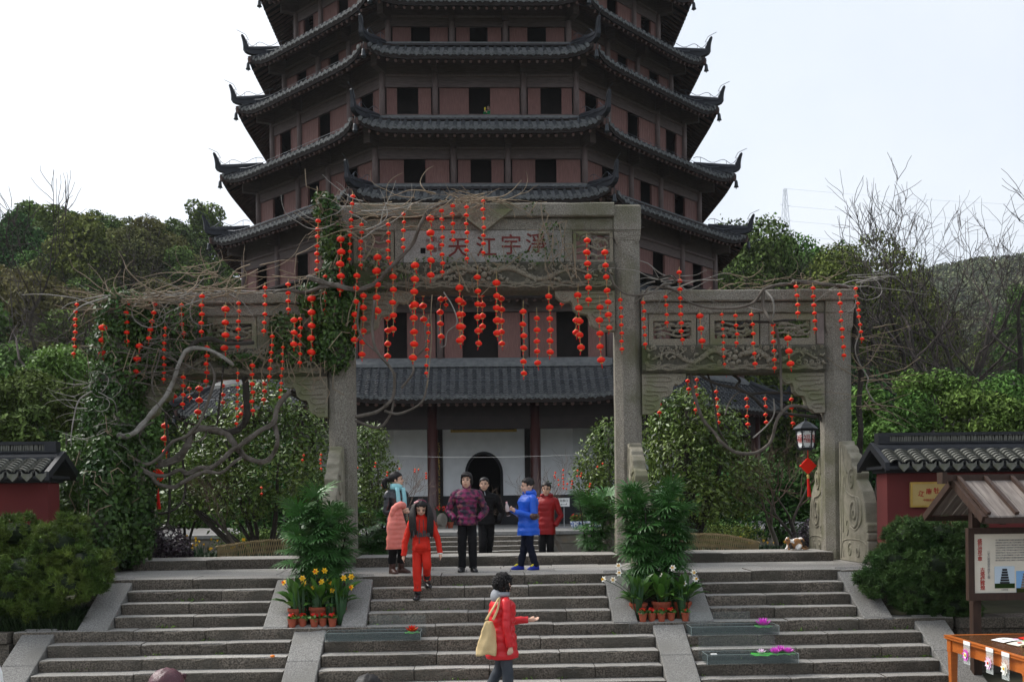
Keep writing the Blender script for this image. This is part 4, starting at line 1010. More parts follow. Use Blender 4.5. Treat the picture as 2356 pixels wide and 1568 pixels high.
for u, y, k, s, lab in ((2135,46,0,1.0,'forked bare tree nearest the right gate pillar'),(2215,52,1,1.15,'bare tree with dense upright twigs against the sky at right'),(2290,48,1,1.05,'tall bare tree leaning at the right'),(2350,44,0,1.0,'bare tree at the right picture edge'),(2090,58,3,1.0,'pale barked bare tree low at right'),
        (2250,60,3,1.2,'bare tree behind the other leafless trees at right'),(2180,64,1,1.0,'thin bare tree on the far side of the right grove'),(2325,56,1,1.15,'bare tree second from the right picture edge'),(2165,50,3,.95,'slim bare tree between the two forked ones at right'),(2255,46,0,1.05,'dark stemmed bare tree over the middle of the right wall'),
        (75,44,1,.98,'big bare tree against the sky at the left edge'),(150,60,0,1.15,'spreading bare tree on the left slope'),(15,47,3,1.0,'dark bare tree cut by the left picture edge'),(10,70,3,1.2,'twiggy bare tree behind the left edge tree')):
    bare((u-1105)/2300*y, y, BARE[k], s, lab)
for u, y, s, lab in ((445,56,.8,'brown twiggy tree above the left gate beam'),(360,60,.85,'brown leafless tree above the ivy pillar'),(270,54,.75,'thin brown leafless tree left of the ivy top'),(185,56,.8,'leafless brown tree over the bright green trees')):
    bare((u-1105)/2300*y, y, BRN, s, lab)

# --- broad-leaved garden trees (glossy leaves, several stems)
def garden_tree(name, lab, blobs, n, size, stems, m=MAT['leaf_camellia'], seed=1, cat='tree', grp=None, bark='bark_dark', shell=.5, droop=.25, up=.55, r0=.05):
    cx = sum(s[0][0] for s in stems)/len(stems); cy = sum(s[0][1] for s in stems)/len(stems); cz = min(s[0][2] for s in stems)
    t = empty(name, (cx,cy,cz), 0, lab, cat, grp); I = Matrix.Translation((-cx,-cy,-cz))
    f = link('foliage', cloud_mesh('foliage', blobs, n, size, m, seed, up=up, shell=shell, droop=droop, aspect=.42), t); f.matrix_local = I; f['kind'] = 'stuff'
    for s in stems:
        sp = spline(s, 4); b = MB(); b.tube(sp, [r0*(1-.6*i/len(sp)) for i in range(len(sp))], 6)
        b.build('stem', MAT[bark], t, smooth=True).matrix_local = I
    return t
def stems_to(base, blobs, n, seed):
    rr = random.Random(seed); out = []
    for i in range(n):
        q = blobs[rr.randrange(len(blobs))]; b0 = (base[0]+rr.uniform(-.22,.22), base[1]+rr.uniform(-.2,.2), base[2])
        mid = (base[0]*.6+q[0]*.4+rr.uniform(-.12,.12), base[1]*.6+q[1]*.4, base[2]*.55+q[2]*.45); out.append([b0, mid, (q[0],q[1],q[2]+q[5]*.3)])
    return out
def uvb(L, D):
    """crown lobes given as (u, v, depth offset, radius across, radius up) at distance D"""
    out = []
    for u, v, dd, ru, rv in L:
        p = P(u, v, D+dd); k = (D+dd)/2300; out.append((p.x,p.y,p.z,ru*k,(ru+rv)*.5*k,rv*k))
    return out
GT = 'broad leaved garden trees behind the gateway'
bl = uvb([(600,960,0,95,75),(690,1010,.3,80,90),(520,1040,-.2,90,70),(640,1090,-.4,100,85),(450,1090,.3,75,60),(560,1150,-.5,95,55),(710,1140,.2,60,70),(420,1160,.2,60,45),(610,900,.4,60,40),(480,1000,.8,70,60),(380,1170,.6,45,40)], 21)
garden_tree('camellia_tree', 'large glossy leaved tree with many stems under the left gate opening', bl, 11500, .105, stems_to((P(610,1285,20.6).x,20.6,-.25), bl, 11, 3), seed=11, grp=GT)
bl = uvb([(1580,960,0,75,70),(1640,1000,.2,85,80),(1560,1060,-.3,85,85),(1660,1090,0,90,80),(1600,1150,-.4,90,65),(1700,1140,.3,70,60),(1530,1000,.4,55,90),(1520,1140,.2,50,70),(1590,915,.3,45,30),(1730,1100,.5,50,50)], 20.5)
garden_tree('camellia_tree', 'large glossy leaved tree with a dark trunk under the right gate opening', bl, 11500, .10, stems_to((P(1588,1268,20.4).x,20.4,-.25), bl, 5, 4), seed=12, grp=GT, r0=.085)
bl = uvb([(845,1030,0,50,55),(870,1100,.2,50,70),(835,1140,0,45,60),(860,1010,.3,35,40),(850,1180,.2,40,35)], 24)
garden_tree('garden_tree', 'slim leafy tree between the left centre pillar and the white wall', bl, 4200, .10, stems_to((P(880,1262,24).x,24,-.35), bl, 4, 5), seed=13, grp=GT, m=MAT['leaf_camellia'], bark='bark_grey')
bl = uvb([(1400,1010,0,48,50),(1370,1060,.2,50,60),(1420,1090,0,50,75),(1380,1130,.1,48,50),(1345,1100,.3,35,45),(1440,1040,.3,40,60),(1400,1180,.2,40,40)], 24)
garden_tree('garden_tree', 'yellowish green leafy tree between the white wall and the right centre pillar', bl, 5200, .10, stems_to((P(1405,1262,24).x,24,-.35), bl, 4, 6), seed=14, grp=GT, m=MAT['leaf_camellia'], bark='bark_grey')
# dark mass of shrubs behind the trees, left and right of the pagoda terrace
DK = 'dark shrubs in front of the pagoda terrace'
for u, v, D, ru, rv, lab in ((420,1130,27,120,120,'dark shrub filling the left end of the garden'),(620,1120,28,120,150,'dark shrub behind the large left garden tree'),(730,1150,27,80,110,'dark shrub behind the left palm'),(1640,1130,28,120,150,'dark shrub behind the large right garden tree'),(1790,1140,27,110,110,'dark shrub behind the street lantern'),(1900,1120,26,90,120,'dark shrub behind the right outer pillar'),(300,1080,25,100,150,'dark shrub behind the ivy pillar')):
    bl = uvb([(u+rt.uniform(-.5,.5)*ru, v+rt.uniform(-.5,.6)*rv, rt.uniform(-.6,.6), ru*.55, rv*.5) for _ in range(7)], D)
    garden_tree('dark_shrub', lab, bl, 3600, .16, stems_to((P(u,1260,D).x,D,gz(0,D)), bl, 3, int(u)), seed=int(u), grp=DK, cat='shrub', m=MAT['leaf_hill_dark'])
# evergreen shrubs over the walls
HG = 'evergreen shrubs behind the red walls'
for u, v, D, ru, rv, lab in ((2060,950,25,95,85,'broad evergreen shrub right of the outer pillar'),(2160,915,27,90,70,'tall evergreen shrub with its top at the bare trunks'),(2260,960,25,95,70,'evergreen shrub above the middle of the right wall'),(2340,930,26,80,90,'evergreen shrub at the right edge above the wall'),(2010,1010,24,60,80,'evergreen shrub beside the scrolled buttress stone')):
    bl = uvb([(u+rt.uniform(-.7,.7)*ru, v+rt.uniform(-.5,.7)*rv, rt.uniform(-.6,.6), ru*.5, rv*.5) for _ in range(9)], D)
    garden_tree('evergreen_shrub', lab, bl, 5200, .13, stems_to((P(u,1200,D).x,D,gz(9,D)), bl, 3, int(u)), seed=int(u), grp=HG, cat='shrub', m=MAT['leaf_hill'])
for u, v, D, ru, rv, lab in ((60,900,24,100,60,'dark evergreen shrub above the left wall'),(180,930,25,80,75,'glossy evergreen shrub between the left wall and the ivy'),(150,840,30,90,50,'bright green shrub above the left wall'),(30,980,22,70,50,'twiggy dark shrub right behind the left wall')):
    bl = uvb([(u+rt.uniform(-.7,.7)*ru, v+rt.uniform(-.5,.7)*rv, rt.uniform(-.6,.6), ru*.5, rv*.5) for _ in range(9)], D)
    garden_tree('evergreen_shrub', lab, bl, 4200, .14, stems_to((P(u,1200,D).x,D,gz(-9,D)), bl, 3, int(u)), seed=int(u)+3, grp=HG, cat='shrub', m=MAT['leaf_bright'] if 'bright' in lab else MAT['leaf_hill_dark'])

# --- ivy on the pillars and beams
def ivy(lab, blobs, n, seed, size=.085, base=(0,0,0)):
    t = empty('ivy', base, 0, lab, 'climbing plant', 'ivy growing over the stone gateway'); I = Matrix.Translation([-c for c in base])
    f = link('foliage', cloud_mesh('foliage', blobs, n, size, MAT['leaf_ivy'], seed, up=.15, shell=.72, droop=.6, aspect=.62, ow=1.1), t); f.matrix_local = I; f['kind'] = 'stuff'
    rr = random.Random(seed); b = MB()
    for i in range(26):
        q = blobs[rr.randrange(len(blobs))]; p = Vector(q[:3])+Vector((rr.uniform(-1,1)*q[3], -q[4]*.9, rr.uniform(-1,1)*q[5])); pts = [p]
        for k in range(5): pts.append(pts[-1]+Vector((rr.gauss(0,.12), rr.gauss(-.01,.03), rr.gauss(-.05,.16))))
        b.tube(pts, .008, 4)
    o = b.build('stems', MAT['twig_tan'], t); o.matrix_local = I; o['kind'] = 'stuff'
    return t
bl = uvb([(285,720,0,60,55),(265,800,0,60,60),(270,880,-.1,62,70),(262,960,-.1,75,70),(235,1040,-.2,75,70),(225,1110,-.3,80,80),(245,1180,-.3,85,80),(275,1250,-.3,70,60),(310,1100,-.1,45,110),(315,1200,-.1,40,90),(195,1090,-.4,55,50),(180,1150,-.5,50,60),(330,760,.1,50,50),(340,840,.1,50,40),(215,1230,-.4,60,60),(232,1120,-1.0,48,70),(238,1200,-1.15,52,70),(236,1265,-1.2,50,45),(234,1050,-.9,38,45)], 17.7)
ivy('thick dark ivy wrapping the whole left outer pillar', bl, 26000, 21, .085, (-6.5,17.6,0))
bl = uvb([(752,490,0,30,40),(770,560,0,36,50),(775,640,0,40,50),(765,720,0,45,60),(770,800,0,42,55),(720,690,.1,35,40),(735,790,.1,35,35),(805,720,-.05,28,60),(745,460,-.05,25,18)], 17.72)
ivy('ivy hanging over the upper part of the left centre pillar', bl, 9000, 22, .08, (-2.57,17.7,0))
bl = uvb([(420,740,.02,60,40),(660,760,.02,40,40),(400,810,.02,60,35),(560,830,.02,60,18),(660,820,.02,50,25),(470,800,.05,50,30)], 17.78)
ivy('patchy ivy creeping over the left carved side beam', bl, 3800, 23, .075, (-4.5,17.75,4.5))
bl = uvb([(870,610,.02,50,12),(1240,590,.02,60,18),(1160,598,.02,60,8),(1270,540,.02,30,30),(1010,600,.02,60,6),(860,660,.02,40,14),(1230,480,.03,30,14),(930,640,.02,50,10)], 17.77)
ivy('thin ivy strands straying over the plaque and the central dragon beam', bl, 900, 24, .055, (0,17.75,5.6))

# --- old climbing vines
ZA = lambda x, y: (115.04+.29347*x, 402.6+.29347*y)
ZB = lambda x, y: (747.8+.29347*x, 431.4+.29347*y)
ZC = lambda x, y: (1380.5+.29347*x, 546.4+.29347*y)
ZD = lambda x, y: (115.04+.29347*x, 834.1+.29347*y)
ZE = lambda x, y: (805.3+.29347*x, 862.8+.29347*y)
def branch(t, Z, pts, r0, r1, D, m, wob=.25, name='branch'):
    q = []
    rr = random.Random(len(pts)*7+int(pts[0][0]))
    for i, (x, y) in enumerate(pts): u, v = Z(x, y); q.append(P(u, v, D+rr.uniform(-wob,wob)*.5))
    sp = spline(q, 6); n = len(sp); k = .29347/2300*D
    rad = [(r0+(r1-r0)*i/(n-1))*k*(1+rr.uniform(-.10,.14)) for i in range(n)]
    b = MB(); b.tube(sp, rad, 8)
    if max(r0, r1) >= 16:                      # a second strand wound round the thick stems
        ph = rr.random()*6; b.tube([p+Vector((math.cos(ph+i*.33), -abs(math.sin(ph+i*.33))*.8, math.sin(ph+i*.33)))*rad[i]*.75 for i, p in enumerate(sp)], [r_*.52 for r_ in rad], 6)
        for i in range(2, n-2, 5): b.ball(sp[i]+Vector((rr.uniform(-.6,.6),-.5,rr.uniform(-.6,.6)))*rad[i], (rad[i]*.7,)*3, 7, 5)
    o = b.build(name, MAT[m], t, smooth=True); o.matrix_local = Matrix.Translation(-t.location); return sp
vl = empty('climbing_vine', (-5.9,17.4,0), 0, 'gnarled grey climbing vine looping through the left gate opening', 'vine', 'old vines on the gateway')
branch(vl, ZB, [(1010,100),(880,145),(800,205),(745,300),(685,440),(600,540),(500,640),(430,720),(350,775),(250,800),(100,770),(-30,740),(-130,700)], 12, 19, 17.35, 'bark_grey')
branch(vl, ZA, [(2300,860),(2150,870),(2000,920),(1850,900),(1750,920)], 20, 8, 17.4, 'bark_grey')
branch(vl, ZA, [(1440,1490),(1350,1420),(1220,1362),(1085,1370),(1020,1460),(985,1560),(960,1640),(900,1745),(800,1860),(740,1940),(660,2020),(590,2045),(535,2040)], 12, 21, 17.25, 'bark_pale')
branch(vl, ZA, [(1085,1370),(1150,1300),(1260,1285),(1400,1320),(1600,1310)], 18, 14, 17.4, 'bark_dark')
branch(vl, ZD, [(660,750),(760,795),(870,730),(960,620),(1080,570),(1170,470),(1220,350),(1270,210),(1290,100),(1250,0)], 13, 10, 17.3, 'bark_grey')
branch(vl, ZD, [(680,800),(780,865),(900,885),(1020,840),(1080,865),(1180,820),(1250,830),(1350,760),(1420,690),(1530,620),(1650,530),(1750,470),(1785,350),(1880,225)], 15, 19, 17.4, 'bark_grey')
branch(vl, ZD, [(790,880),(850,950),(970,972),(1050,930),(1150,880),(1230,850),(1340,862),(1430,790),(1500,740)], 17, 11, 17.3, 'bark_grey')
branch(vl, ZD, [(850,800),(1000,745),(1080,640),(1110,555),(1180,512),(1300,530),(1400,570),(1450,640),(1490,700),(1570,755),(1680,772),(1755,705),(1785,600),(1760,470)], 30, 15, 17.5, 'bark_grey')
branch(vl, ZD, [(1525,60),(1540,300),(1545,420),(1500,500),(1400,545),(1250,530)], 24, 26, 17.9, 'bark_dark')
branch(vl, ZD, [(1880,225),(2000,290),(2100,350),(2190,450)], 24, 20, 18.4, 'bark_dark')
branch(vl, ZD, [(1040,760),(1060,1000),(1000,1130),(880,1180),(770,1155)], 9, 9, 17.6, 'bark_dark')
branch(vl, ZD, [(905,380),(930,700),(938,1000),(930,1200),(905,1285),(830,1305),(765,1255)], 10, 9, 17.7, 'bark_dark')
branch(vl, ZD, [(1180,490),(1225,540),(1190,600),(1100,620),(1040,605)], 8, 6, 17.4, 'bark_grey'); branch(vl, ZD, [(330,225),(230,290),(190,420),(165,580),(170,650)], 7, 4, 17.0, 'bark_pale')
branch(vl, ZD, [(1310,490),(1330,300),(1350,120),(1360,20)], 8, 6, 17.6, 'bark_dark'); branch(vl, ZD, [(900,400),(1050,460),(1200,495),(1310,490)], 6, 6, 17.8, 'bark_dark')
branch(vl, ZD, [(900,400),(1100,270),(1160,190)], 6, 4, 17.9, 'bark_dark'); branch(vl, ZD, [(820,260),(800,150),(850,-20),(870,-100)], 8, 6, 17.2, 'bark_grey')
vc = empty('climbing_vine', (-2.3,17.4,3), 0, 'thin vine hanging beside the left centre pillar below the plaque', 'vine', 'old vines on the gateway')
branch(vc, ZB, [(390,880),(370,1100),(400,1270),(480,1370),(540,1460),(545,1568)], 11, 11, 17.3, 'bark_grey'); branch(vc, ZB, [(270,900),(255,1080),(310,1200),(400,1285),(500,1390)], 8, 7, 17.3, 'bark_grey')
branch(vc, ZB, [(820,1020),(780,1100),(790,1240),(690,1350),(690,1450),(600,1568)], 5, 10, 17.3, 'bark_grey'); branch(vc, ZB, [(840,840),(830,1000),(835,1200),(800,1568)], 4, 4, 17.35, 'twig_tan')
branch(vc, ZE, [(40,325),(200,290),(300,220),(342,150),(352,-20)], 14, 11, 17.35, 'bark_grey'); branch(vc, ZE, [(40,355),(220,410),(310,320),(345,200)], 11, 9, 17.35, 'bark_grey'); branch(vc, ZE, [(270,278),(370,302),(490,262),(575,190),(612,20)], 10, 7, 17.35, 'bark_grey')
branch(vc, ZB, [(930,820),(1000,930),(1035,1060),(960,1130),(945,1230),(910,1250)], 5, 3, 17.3, 'bark_pale')
vr = empty('climbing_vine', (6.6,17.6,0), 0, 'bare vine trailing over the right side beams of the gateway', 'vine', 'old vines on the gateway')
branch(vr, ZC, [(270,520),(340,450),(390,390),(500,395),(600,425),(700,505),(850,548),(1050,552),(1200,512),(1290,405),(1400,370),(1530,362)], 6, 13, 17.55, 'bark_grey')
branch(vr, ZC, [(1515,348),(1650,350),(1800,372),(1990,392)], 19, 10, 17.6, 'bark_grey'); branch(vr, ZC, [(1285,395),(1280,540),(1330,640),(1380,720),(1410,900),(1420,1150),(1425,1365)], 14, 9, 17.5, 'bark_grey')
branch(vr, ZC, [(1140,655),(1330,660),(1440,648),(1530,645)], 12, 9, 17.6, 'bark_dark'); branch(vr, ZC, [(1290,410),(1350,480),(1365,570),(1345,640)], 8, 6, 17.45, 'bark_pale'); branch(vr, ZC, [(1150,545),(1250,570),(1310,590)], 5, 4, 17.5, 'bark_pale')
branch(vr, ZC, [(560,300),(590,350),(480,380),(380,440),(210,445),(115,370),(85,300),(30,260)], 7, 7, 17.4, 'bark_grey'); branch(vr, ZC, [(600,350),(560,300),(450,320),(440,290)], 12, 5, 17.5, 'bark_dark')
branch(vr, ZC, [(760,1060),(900,1140),(1080,1185),(1200,1250),(1310,1355),(1450,1378),(1600,1395),(1700,1405)], 10, 13, 18.0, 'bark_dark'); branch(vr, ZC, [(1010,1050),(1095,1118),(1070,1168),(1170,1222),(1320,1215),(1590,1220)], 12, 10, 18.1, 'bark_dark')
branch(vr, ZC, [(1665,1240),(1650,1330),(1720,1400),(1785,1480),(1800,1600)], 20, 17, 18.1, 'bark_dark'); branch(vr, ZC, [(1640,1335),(1500,1318),(1420,1375),(1380,1450),(1350,1570),(1300,1640),(1200,1690),(1060,1680),(950,1600),(900,1530),(810,1430),(760,1300),(730,1200),(712,1060)], 13, 13, 17.9, 'bark_grey')
branch(vr, ZC, [(840,1060),(880,1180),(905,1350),(930,1500),(1000,1620)], 8, 7, 18.0, 'bark_dark'); branch(vr, ZC, [(980,1390),(1010,1300),(1060,1230),(1110,1208)], 6, 5, 18.0, 'bark_grey')
branch(vr, ZC, [(1985,560),(2000,760),(2015,950),(2045,1080),(2030,1300),(2045,1500),(2030,1700),(2060,1900)], 20, 22, 18.0, 'bark_dark'); branch(vr, ZC, [(1990,520),(2040,700),(2000,860),(2030,980),(2100,1100),(2090,1180),(2150,1290)], 6, 5, 17.8, 'bark_pale')
branch(vr, ZC, [(1360,1260),(1365,1380),(1310,1470),(1200,1568)], 6, 6, 17.9, 'bark_pale')
def tangle(t, Z, boxes, n, D, seed, r=(.006,.016), m='twig_tan', L=(.5,1.3)):
    rr = random.Random(seed); b = MB()
    for i in range(n):
        x0, x1, y0, y1 = boxes[rr.randrange(len(boxes))]; u, v = Z(rr.uniform(x0,x1), rr.uniform(y0,y1)); p = P(u, v, D+rr.uniform(-.25,.35)); a = rr.choice((0,math.pi))+rr.gauss(.0,.30); l = rr.uniform(*L); pts = [p]; ph = 0
        curl = rr.gauss(0,.10) if rr.random() < .7 else rr.gauss(0,.45)
        for k in range(6): a += curl+rr.gauss(0,.18); pts.append(pts[-1]+Vector((math.cos(a)*l/6, rr.gauss(0,.03), math.sin(a)*l/6*.8)))
        rad = rr.uniform(*r); b.tube(spline(pts,2), [rad*(1-.7*k/12) for k in range(13)], 4)
    o = b.build('twig_tangle', MAT[m], t); o.matrix_local = Matrix.Translation(-t.location); o['kind'] = 'stuff'
tangle(vl, ZA, [(430,1000,900,1000),(800,1500,880,960),(500,800,900,1050)], 95, 17.5, 1); tangle(vl, ZA, [(400,1000,900,1060),(1000,1350,880,960)], 15, 17.4, 2, (.009,.019), 'bark_pale', (.8,1.6))
tangle(vl, ZB, [(200,700,130,330),(350,900,60,250),(100,400,250,420)], 48, 17.45, 3); tangle(vl, ZB, [(250,520,200,420),(60,300,80,300)], 12, 17.3, 4, (.009,.018), 'bark_pale', (.8,1.5))
tangle(vl, ZB, [(850,1300,40,110),(1000,1400,70,130)], 50, 17.6, 5, (.006,.014), 'twig_tan', (.4,1.0)); tangle(vl, ZD, [(350,950,-150,500),(700,1100,-350,100)], 55, 17.4, 6, (.006,.014), 'bark_grey')
tangle(vl, ZA, [(1300,1900,700,900),(900,1400,650,850)], 22, 17.5, 13, (.006,.013), 'twig_tan', (.6,1.5))
tangle(vr, ZC, [(1100,1800,300,350),(1450,1800,310,370),(800,1300,350,400)], 34, 17.7, 7, (.004,.009), 'twig_tan', (.3,.8)); tangle(vr, ZC, [(380,640,300,420),(1850,2150,250,390)], 26, 17.6, 8, (.007,.016), 'bark_pale')
tangle(vr, ZC, [(1990,2150,700,1350)], 40, 17.8, 9, (.005,.012)); tangle(vr, ZB, [(1950,2280,330,400)], 14, 17.7, 10, (.005,.010), 'bark_grey', (.3,.7)); tangle(vl, ZD, [(150,500,150,700)], 30, 17.0, 12, (.005,.011), 'bark_pale', (.3,.8))

# ------------------------------------------------------------------ the damp air between the gateway and the hills
hz = MB().box(-1900, 1900, -460, 3300, -3.0, 210).mesh('haze', bpy.data.materials.new('haze_air'), fixn=True)
hm = hz.materials[0]; hm.use_nodes = True; hn = hm.node_tree.nodes; hn.clear()
pv = hn.new('ShaderNodeVolumePrincipled'); pv.inputs['Color'].default_value = (.90,.94,1.0,1); pv.inputs['Density'].default_value = .00016; pv.inputs['Anisotropy'].default_value = .2
ho = hn.new('ShaderNodeOutputMaterial'); hm.node_tree.links.new(pv.outputs[0], ho.inputs['Volume'])
o = link('haze', hz); tag(o, 'thin damp haze in front of the far wooded hills', kind='stuff')
# ------------------------------------------------------------------ red lantern strings
def lantern_meshes():
    b = MB(); seg, n = 20, 9; vs = []
    for i in range(n+1):
        ph = -1.30+2.60*i/n
        for k in range(seg):
            th = 2*math.pi*k/seg; r = math.cos(ph)*(1.0+(.035 if k % 2 else -.02)); vs.append((r*math.cos(th), r*math.sin(th), .72*math.sin(ph)))
    b.loft([vs[i*seg:(i+1)*seg] for i in range(n+1)]); body = b.mesh('lantern', MAT['lantern_red'], True)
    c = MB(); c.lathe([(.34,.66),(.40,.74),(.34,.86),(.10,.88)], seg=10); c.lathe([(.34,-.66),(.42,-.74),(.36,-.88),(.10,-.90)], seg=10); caps = c.mesh('gilt_caps', MAT['lantern_gold'], True)
    t = MB()
    for k in range(5): t.tube([(.06*math.cos(k*1.256), .06*math.sin(k*1.256), -.9), (.10*math.cos(k*1.256)+.06, .10*math.sin(k*1.256), -1.5), (.07*math.cos(k*1.256)+.16, .05*math.sin(k*1.256), -2.05)], [.05,.06,.035], 4)
    return body, caps, t.mesh('tassel', MAT['tassel_red'])
LB, LC, LT = lantern_meshes()
rl = random.Random(8)
def lantern_string(Z, x0, y0, x1, y1, n, r, D, cats, up=25, gaps=None):
    u0, v0 = Z(x0, y0); u1, v1 = Z(x1, y1); k = .29347/2300*D; pts = []
    for i in range(n):
        f = gaps[i] if gaps else (i/(n-1) if n > 1 else 0)
        u, v = u0+(u1-u0)*f, v0+(v1-v0)*f; 
        if 0 < i < n-1 and not gaps: v += rl.uniform(-1.6,1.6)
        pts.append(P(u+rl.uniform(-1.3,1.3), v, D+rl.uniform(-.02,.02)))
    uu, vv = Z(x0, y0-up-r); top = P(uu, vv, D)
    t = empty('lantern_string', top); t['category'] = 'lantern string'; I = Matrix.Translation(-top)
    b = MB(); b.tube([top]+[p+Vector((rl.uniform(-.004,.004),0,0)) for p in pts], .0042, 4); b.build('cord', MAT['cord_tan'], t).matrix_local = I
    for p in pts:
        o = link('lantern', LB, t, p-top, (rl.uniform(-.16,.16), rl.uniform(-.16,.16), rl.uniform(0,6.28)), r*k*rl.uniform(.92,1.07)); link('gilt_caps', LC, o); link('tassel', LT, o)
    cats.append((u0, v0, n, r, t)); return t
FRONT_D, BACK_D = 17.45, 18.5
LS = dict(left_front=[], left_back=[], mid_front=[], mid_low=[], mid_back=[], right_front=[], right_back=[])
for x0,y0,x1,y1,n,r in ((206,1015,188,1400,8,17),(420,1198,408,1397,3,32),(605,1010,600,1303,5,21),(822,1013,780,1280,5,21),(900,1200,890,1600,8,16),(1028,1022,1047,1240,4,21),(1194,950,1185,1228,5,21),(1377,1050,1370,1356,4,30),
    (1482,1005,1472,1345,6,19),(1232,1352,1226,1615,5,20),(697,1340,678,1540,3,30),(1685,882,1680,1222,6,19),(1868,858,1865,1052,4,20),(1740,1265,1720,1580,6,18),(1828,1350,1806,1742,8,14),(1917,1137,1913,1325,3,26),
    (1965,1128,1957,1470,6,18),(2052,968,2048,1388,5,32),(2103,360,2090,745,7,20),(2160,797,2156,1060,5,19),(1588,1493,1587,1845,6,20),(1473,1552,1466,1947,8,15),(1045,1585,1040,1795,4,20)):
    lantern_string(ZA, x0,y0,x1,y1,n,r, FRONT_D+rl.uniform(-.12,.08), LS['left_front'])
for x0,y0,x1,y1,n,r in ((1170,203,1162,385,3,29),(1093,203,1100,275,2,18),(1357,180,1357,310,3,18),(1680,165,1678,290,3,19),(900,495,905,695,3,30),(968,175,968,260,2,27),(1515,345,1500,400,2,18)):
    lantern_string(ZD, x0,y0,x1,y1,n,r, BACK_D, LS['left_back'])
for x0,y0,x1,y1,n,r in ((215,70,192,562,9,18),(125,405,122,792,5,32),(286,292,277,608,6,18),(495,291,495,552,5,18),(617,208,617,470,5,18),(825,243,830,686,5,32),(917,182,921,662,8,19),(1000,145,1003,413,5,19),(1108,155,1112,557,7,19),(1240,108,1243,510,7,18),
    (408,548,408,965,5,33),(534,600,534,1108,6,28),(248,692,234,1192,6,28),(304,848,290,1307,6,27),(706,610,693,1333,8,33),(2052,415,2067,880,6,28),(2196,508,2226,1098,7,28)):
    lantern_string(ZB, x0,y0,x1,y1,n,r, FRONT_D+rl.uniform(-.12,.05), LS['mid_front'])
for x0,y0,x1,y1,n,r in ((810,1076,795,1453,7,18),(1054,785,1058,1197,5,33),(1195,703,1202,1220,6,28),(1345,747,1348,1140,5,32),(1555,972,1560,1455,6,27),(1659,1025,1668,1373,5,27),(1756,853,1768,1288,6,28),(1985,843,2003,1252,5,31),(2152,938,2163,1350,5,31),(2317,880,2327,1265,7,18)):
    lantern_string(ZB, x0,y0,x1,y1,n,r, 17.5+rl.uniform(-.08,.08), LS['mid_low'], up=60)
for x0,y0,x1,y1,n,r in ((768,830,770,1032,3,28),(905,875,907,1167,4,27),(490,1020,490,1320,4,26),(1080,905,1078,1178,4,26),(1232,835,1236,1088,4,27),(1385,870,1388,1222,5,26),(1856,912,1856,912,1,18),(945,870,945,918,2,17),(690,930,690,1025,2,26),(1970,1040,1965,1135,2,27)):
    lantern_string(ZB, x0,y0,x1,y1,n,r, BACK_D, LS['mid_back'], up=40)
for x0,y0,x1,y1,n,r in ((340,510,354,835,6,18),(518,465,527,668,4,19),(622,272,643,800,9,20),(783,615,797,810,3,28),(957,603,974,992,8,14),(1064,613,1074,825,4,18),(1190,605,1213,988,6,19),(1353,685,1369,1022,6,19),(1476,790,1495,988,3,30),(1538,385,1555,592,4,19),(1667,397,1685,718,6,19),(1880,445,1910,923,8,19),(2005,400,2052,793,8,16)):
    lantern_string(ZC, x0,y0,x1,y1,n,r, FRONT_D+rl.uniform(-.10,.12), LS['right_front'])
for x0,y0,x1,y1,n,r in ((996,1067,996,1067,1,15),(690,1123,695,1187,2,18),(757,1115,752,1350,5,17),(915,1208,925,1447,5,18),(1152,1263,1158,1462,4,18),(1295,1263,1302,1447,4,18),(1500,1268,1513,1455,4,18),(1755,1345,1758,1480,3,16),(1430,1095,1430,1095,1,15),(380,1312,380,1312,1,17),(466,1245,466,1370,3,18)):
    lantern_string(ZC, x0,y0,x1,y1,n,r, 18.55, LS['right_back'])
NUM = ['no','single','two','three','four','five','six','seven','eight','nine']
WHERE = dict(left_front='before the left side beams', left_back='behind the left opening', mid_front='across the plaque beams', mid_low='in front of the central opening', mid_back='behind the central opening', right_front='before the right side beams', right_back='behind the right opening')
for key, L in LS.items():
    L.sort(key=lambda q: q[0])
    for i, (u, v, n, r, t) in enumerate(L):
        sz = 'large' if r >= 25 else 'small' if r >= 17 else 'tiny'
        t['label'] = f'{NUM[n]} {sz} red lantern{"s on a string" if n > 1 else ""}, {ORD[i]} from left {WHERE[key]}'; t['group'] = 'red lantern strings on the gateway'
# tiny strings in the trees by the pagoda
tiny = []
for x, ya, yb, n in ((197,688,716,2),(290,760,785,2),(390,732,732,1),(400,790,812,2),(511,738,755,2),(541,740,740,1),(600,768,805,3),(250,860,860,1),(283,888,888,1),(62,725,725,1)):
    lantern_string(ZE, x,ya,x,yb,n,8.5,22.5,tiny, up=8)
for x, ya, yb, n in ((1608,763,802,3),(1632,820,858,2),(1672,742,742,1),(1672,780,885,5),(1700,850,890,2),(1738,830,880,3),(1782,746,790,2),(1812,768,790,2),(1984,692,692,1),(1943,716,716,1),(1880,850,870,2)):
    lantern_string(ZE, x,ya,x,yb,n,8.5,23.0,tiny, up=8)
for x, ya, yb, n in ((1988,724,724,1),(1977,762,762,1),(2122,720,830,4),(1655,978,1026,2)):
    lantern_string(ZD, x,ya,x,yb,n,10,19.2,tiny, up=8)
tiny.sort(key=lambda q: q[0])
for i, (u, v, n, r, t) in enumerate(tiny):
    t['label'] = f'{NUM[n]} tiny red lantern{"s" if n > 1 else ""}, {ORD[i]} string from the left in the garden trees'; t['group'] = 'tiny lantern strings in the garden trees'

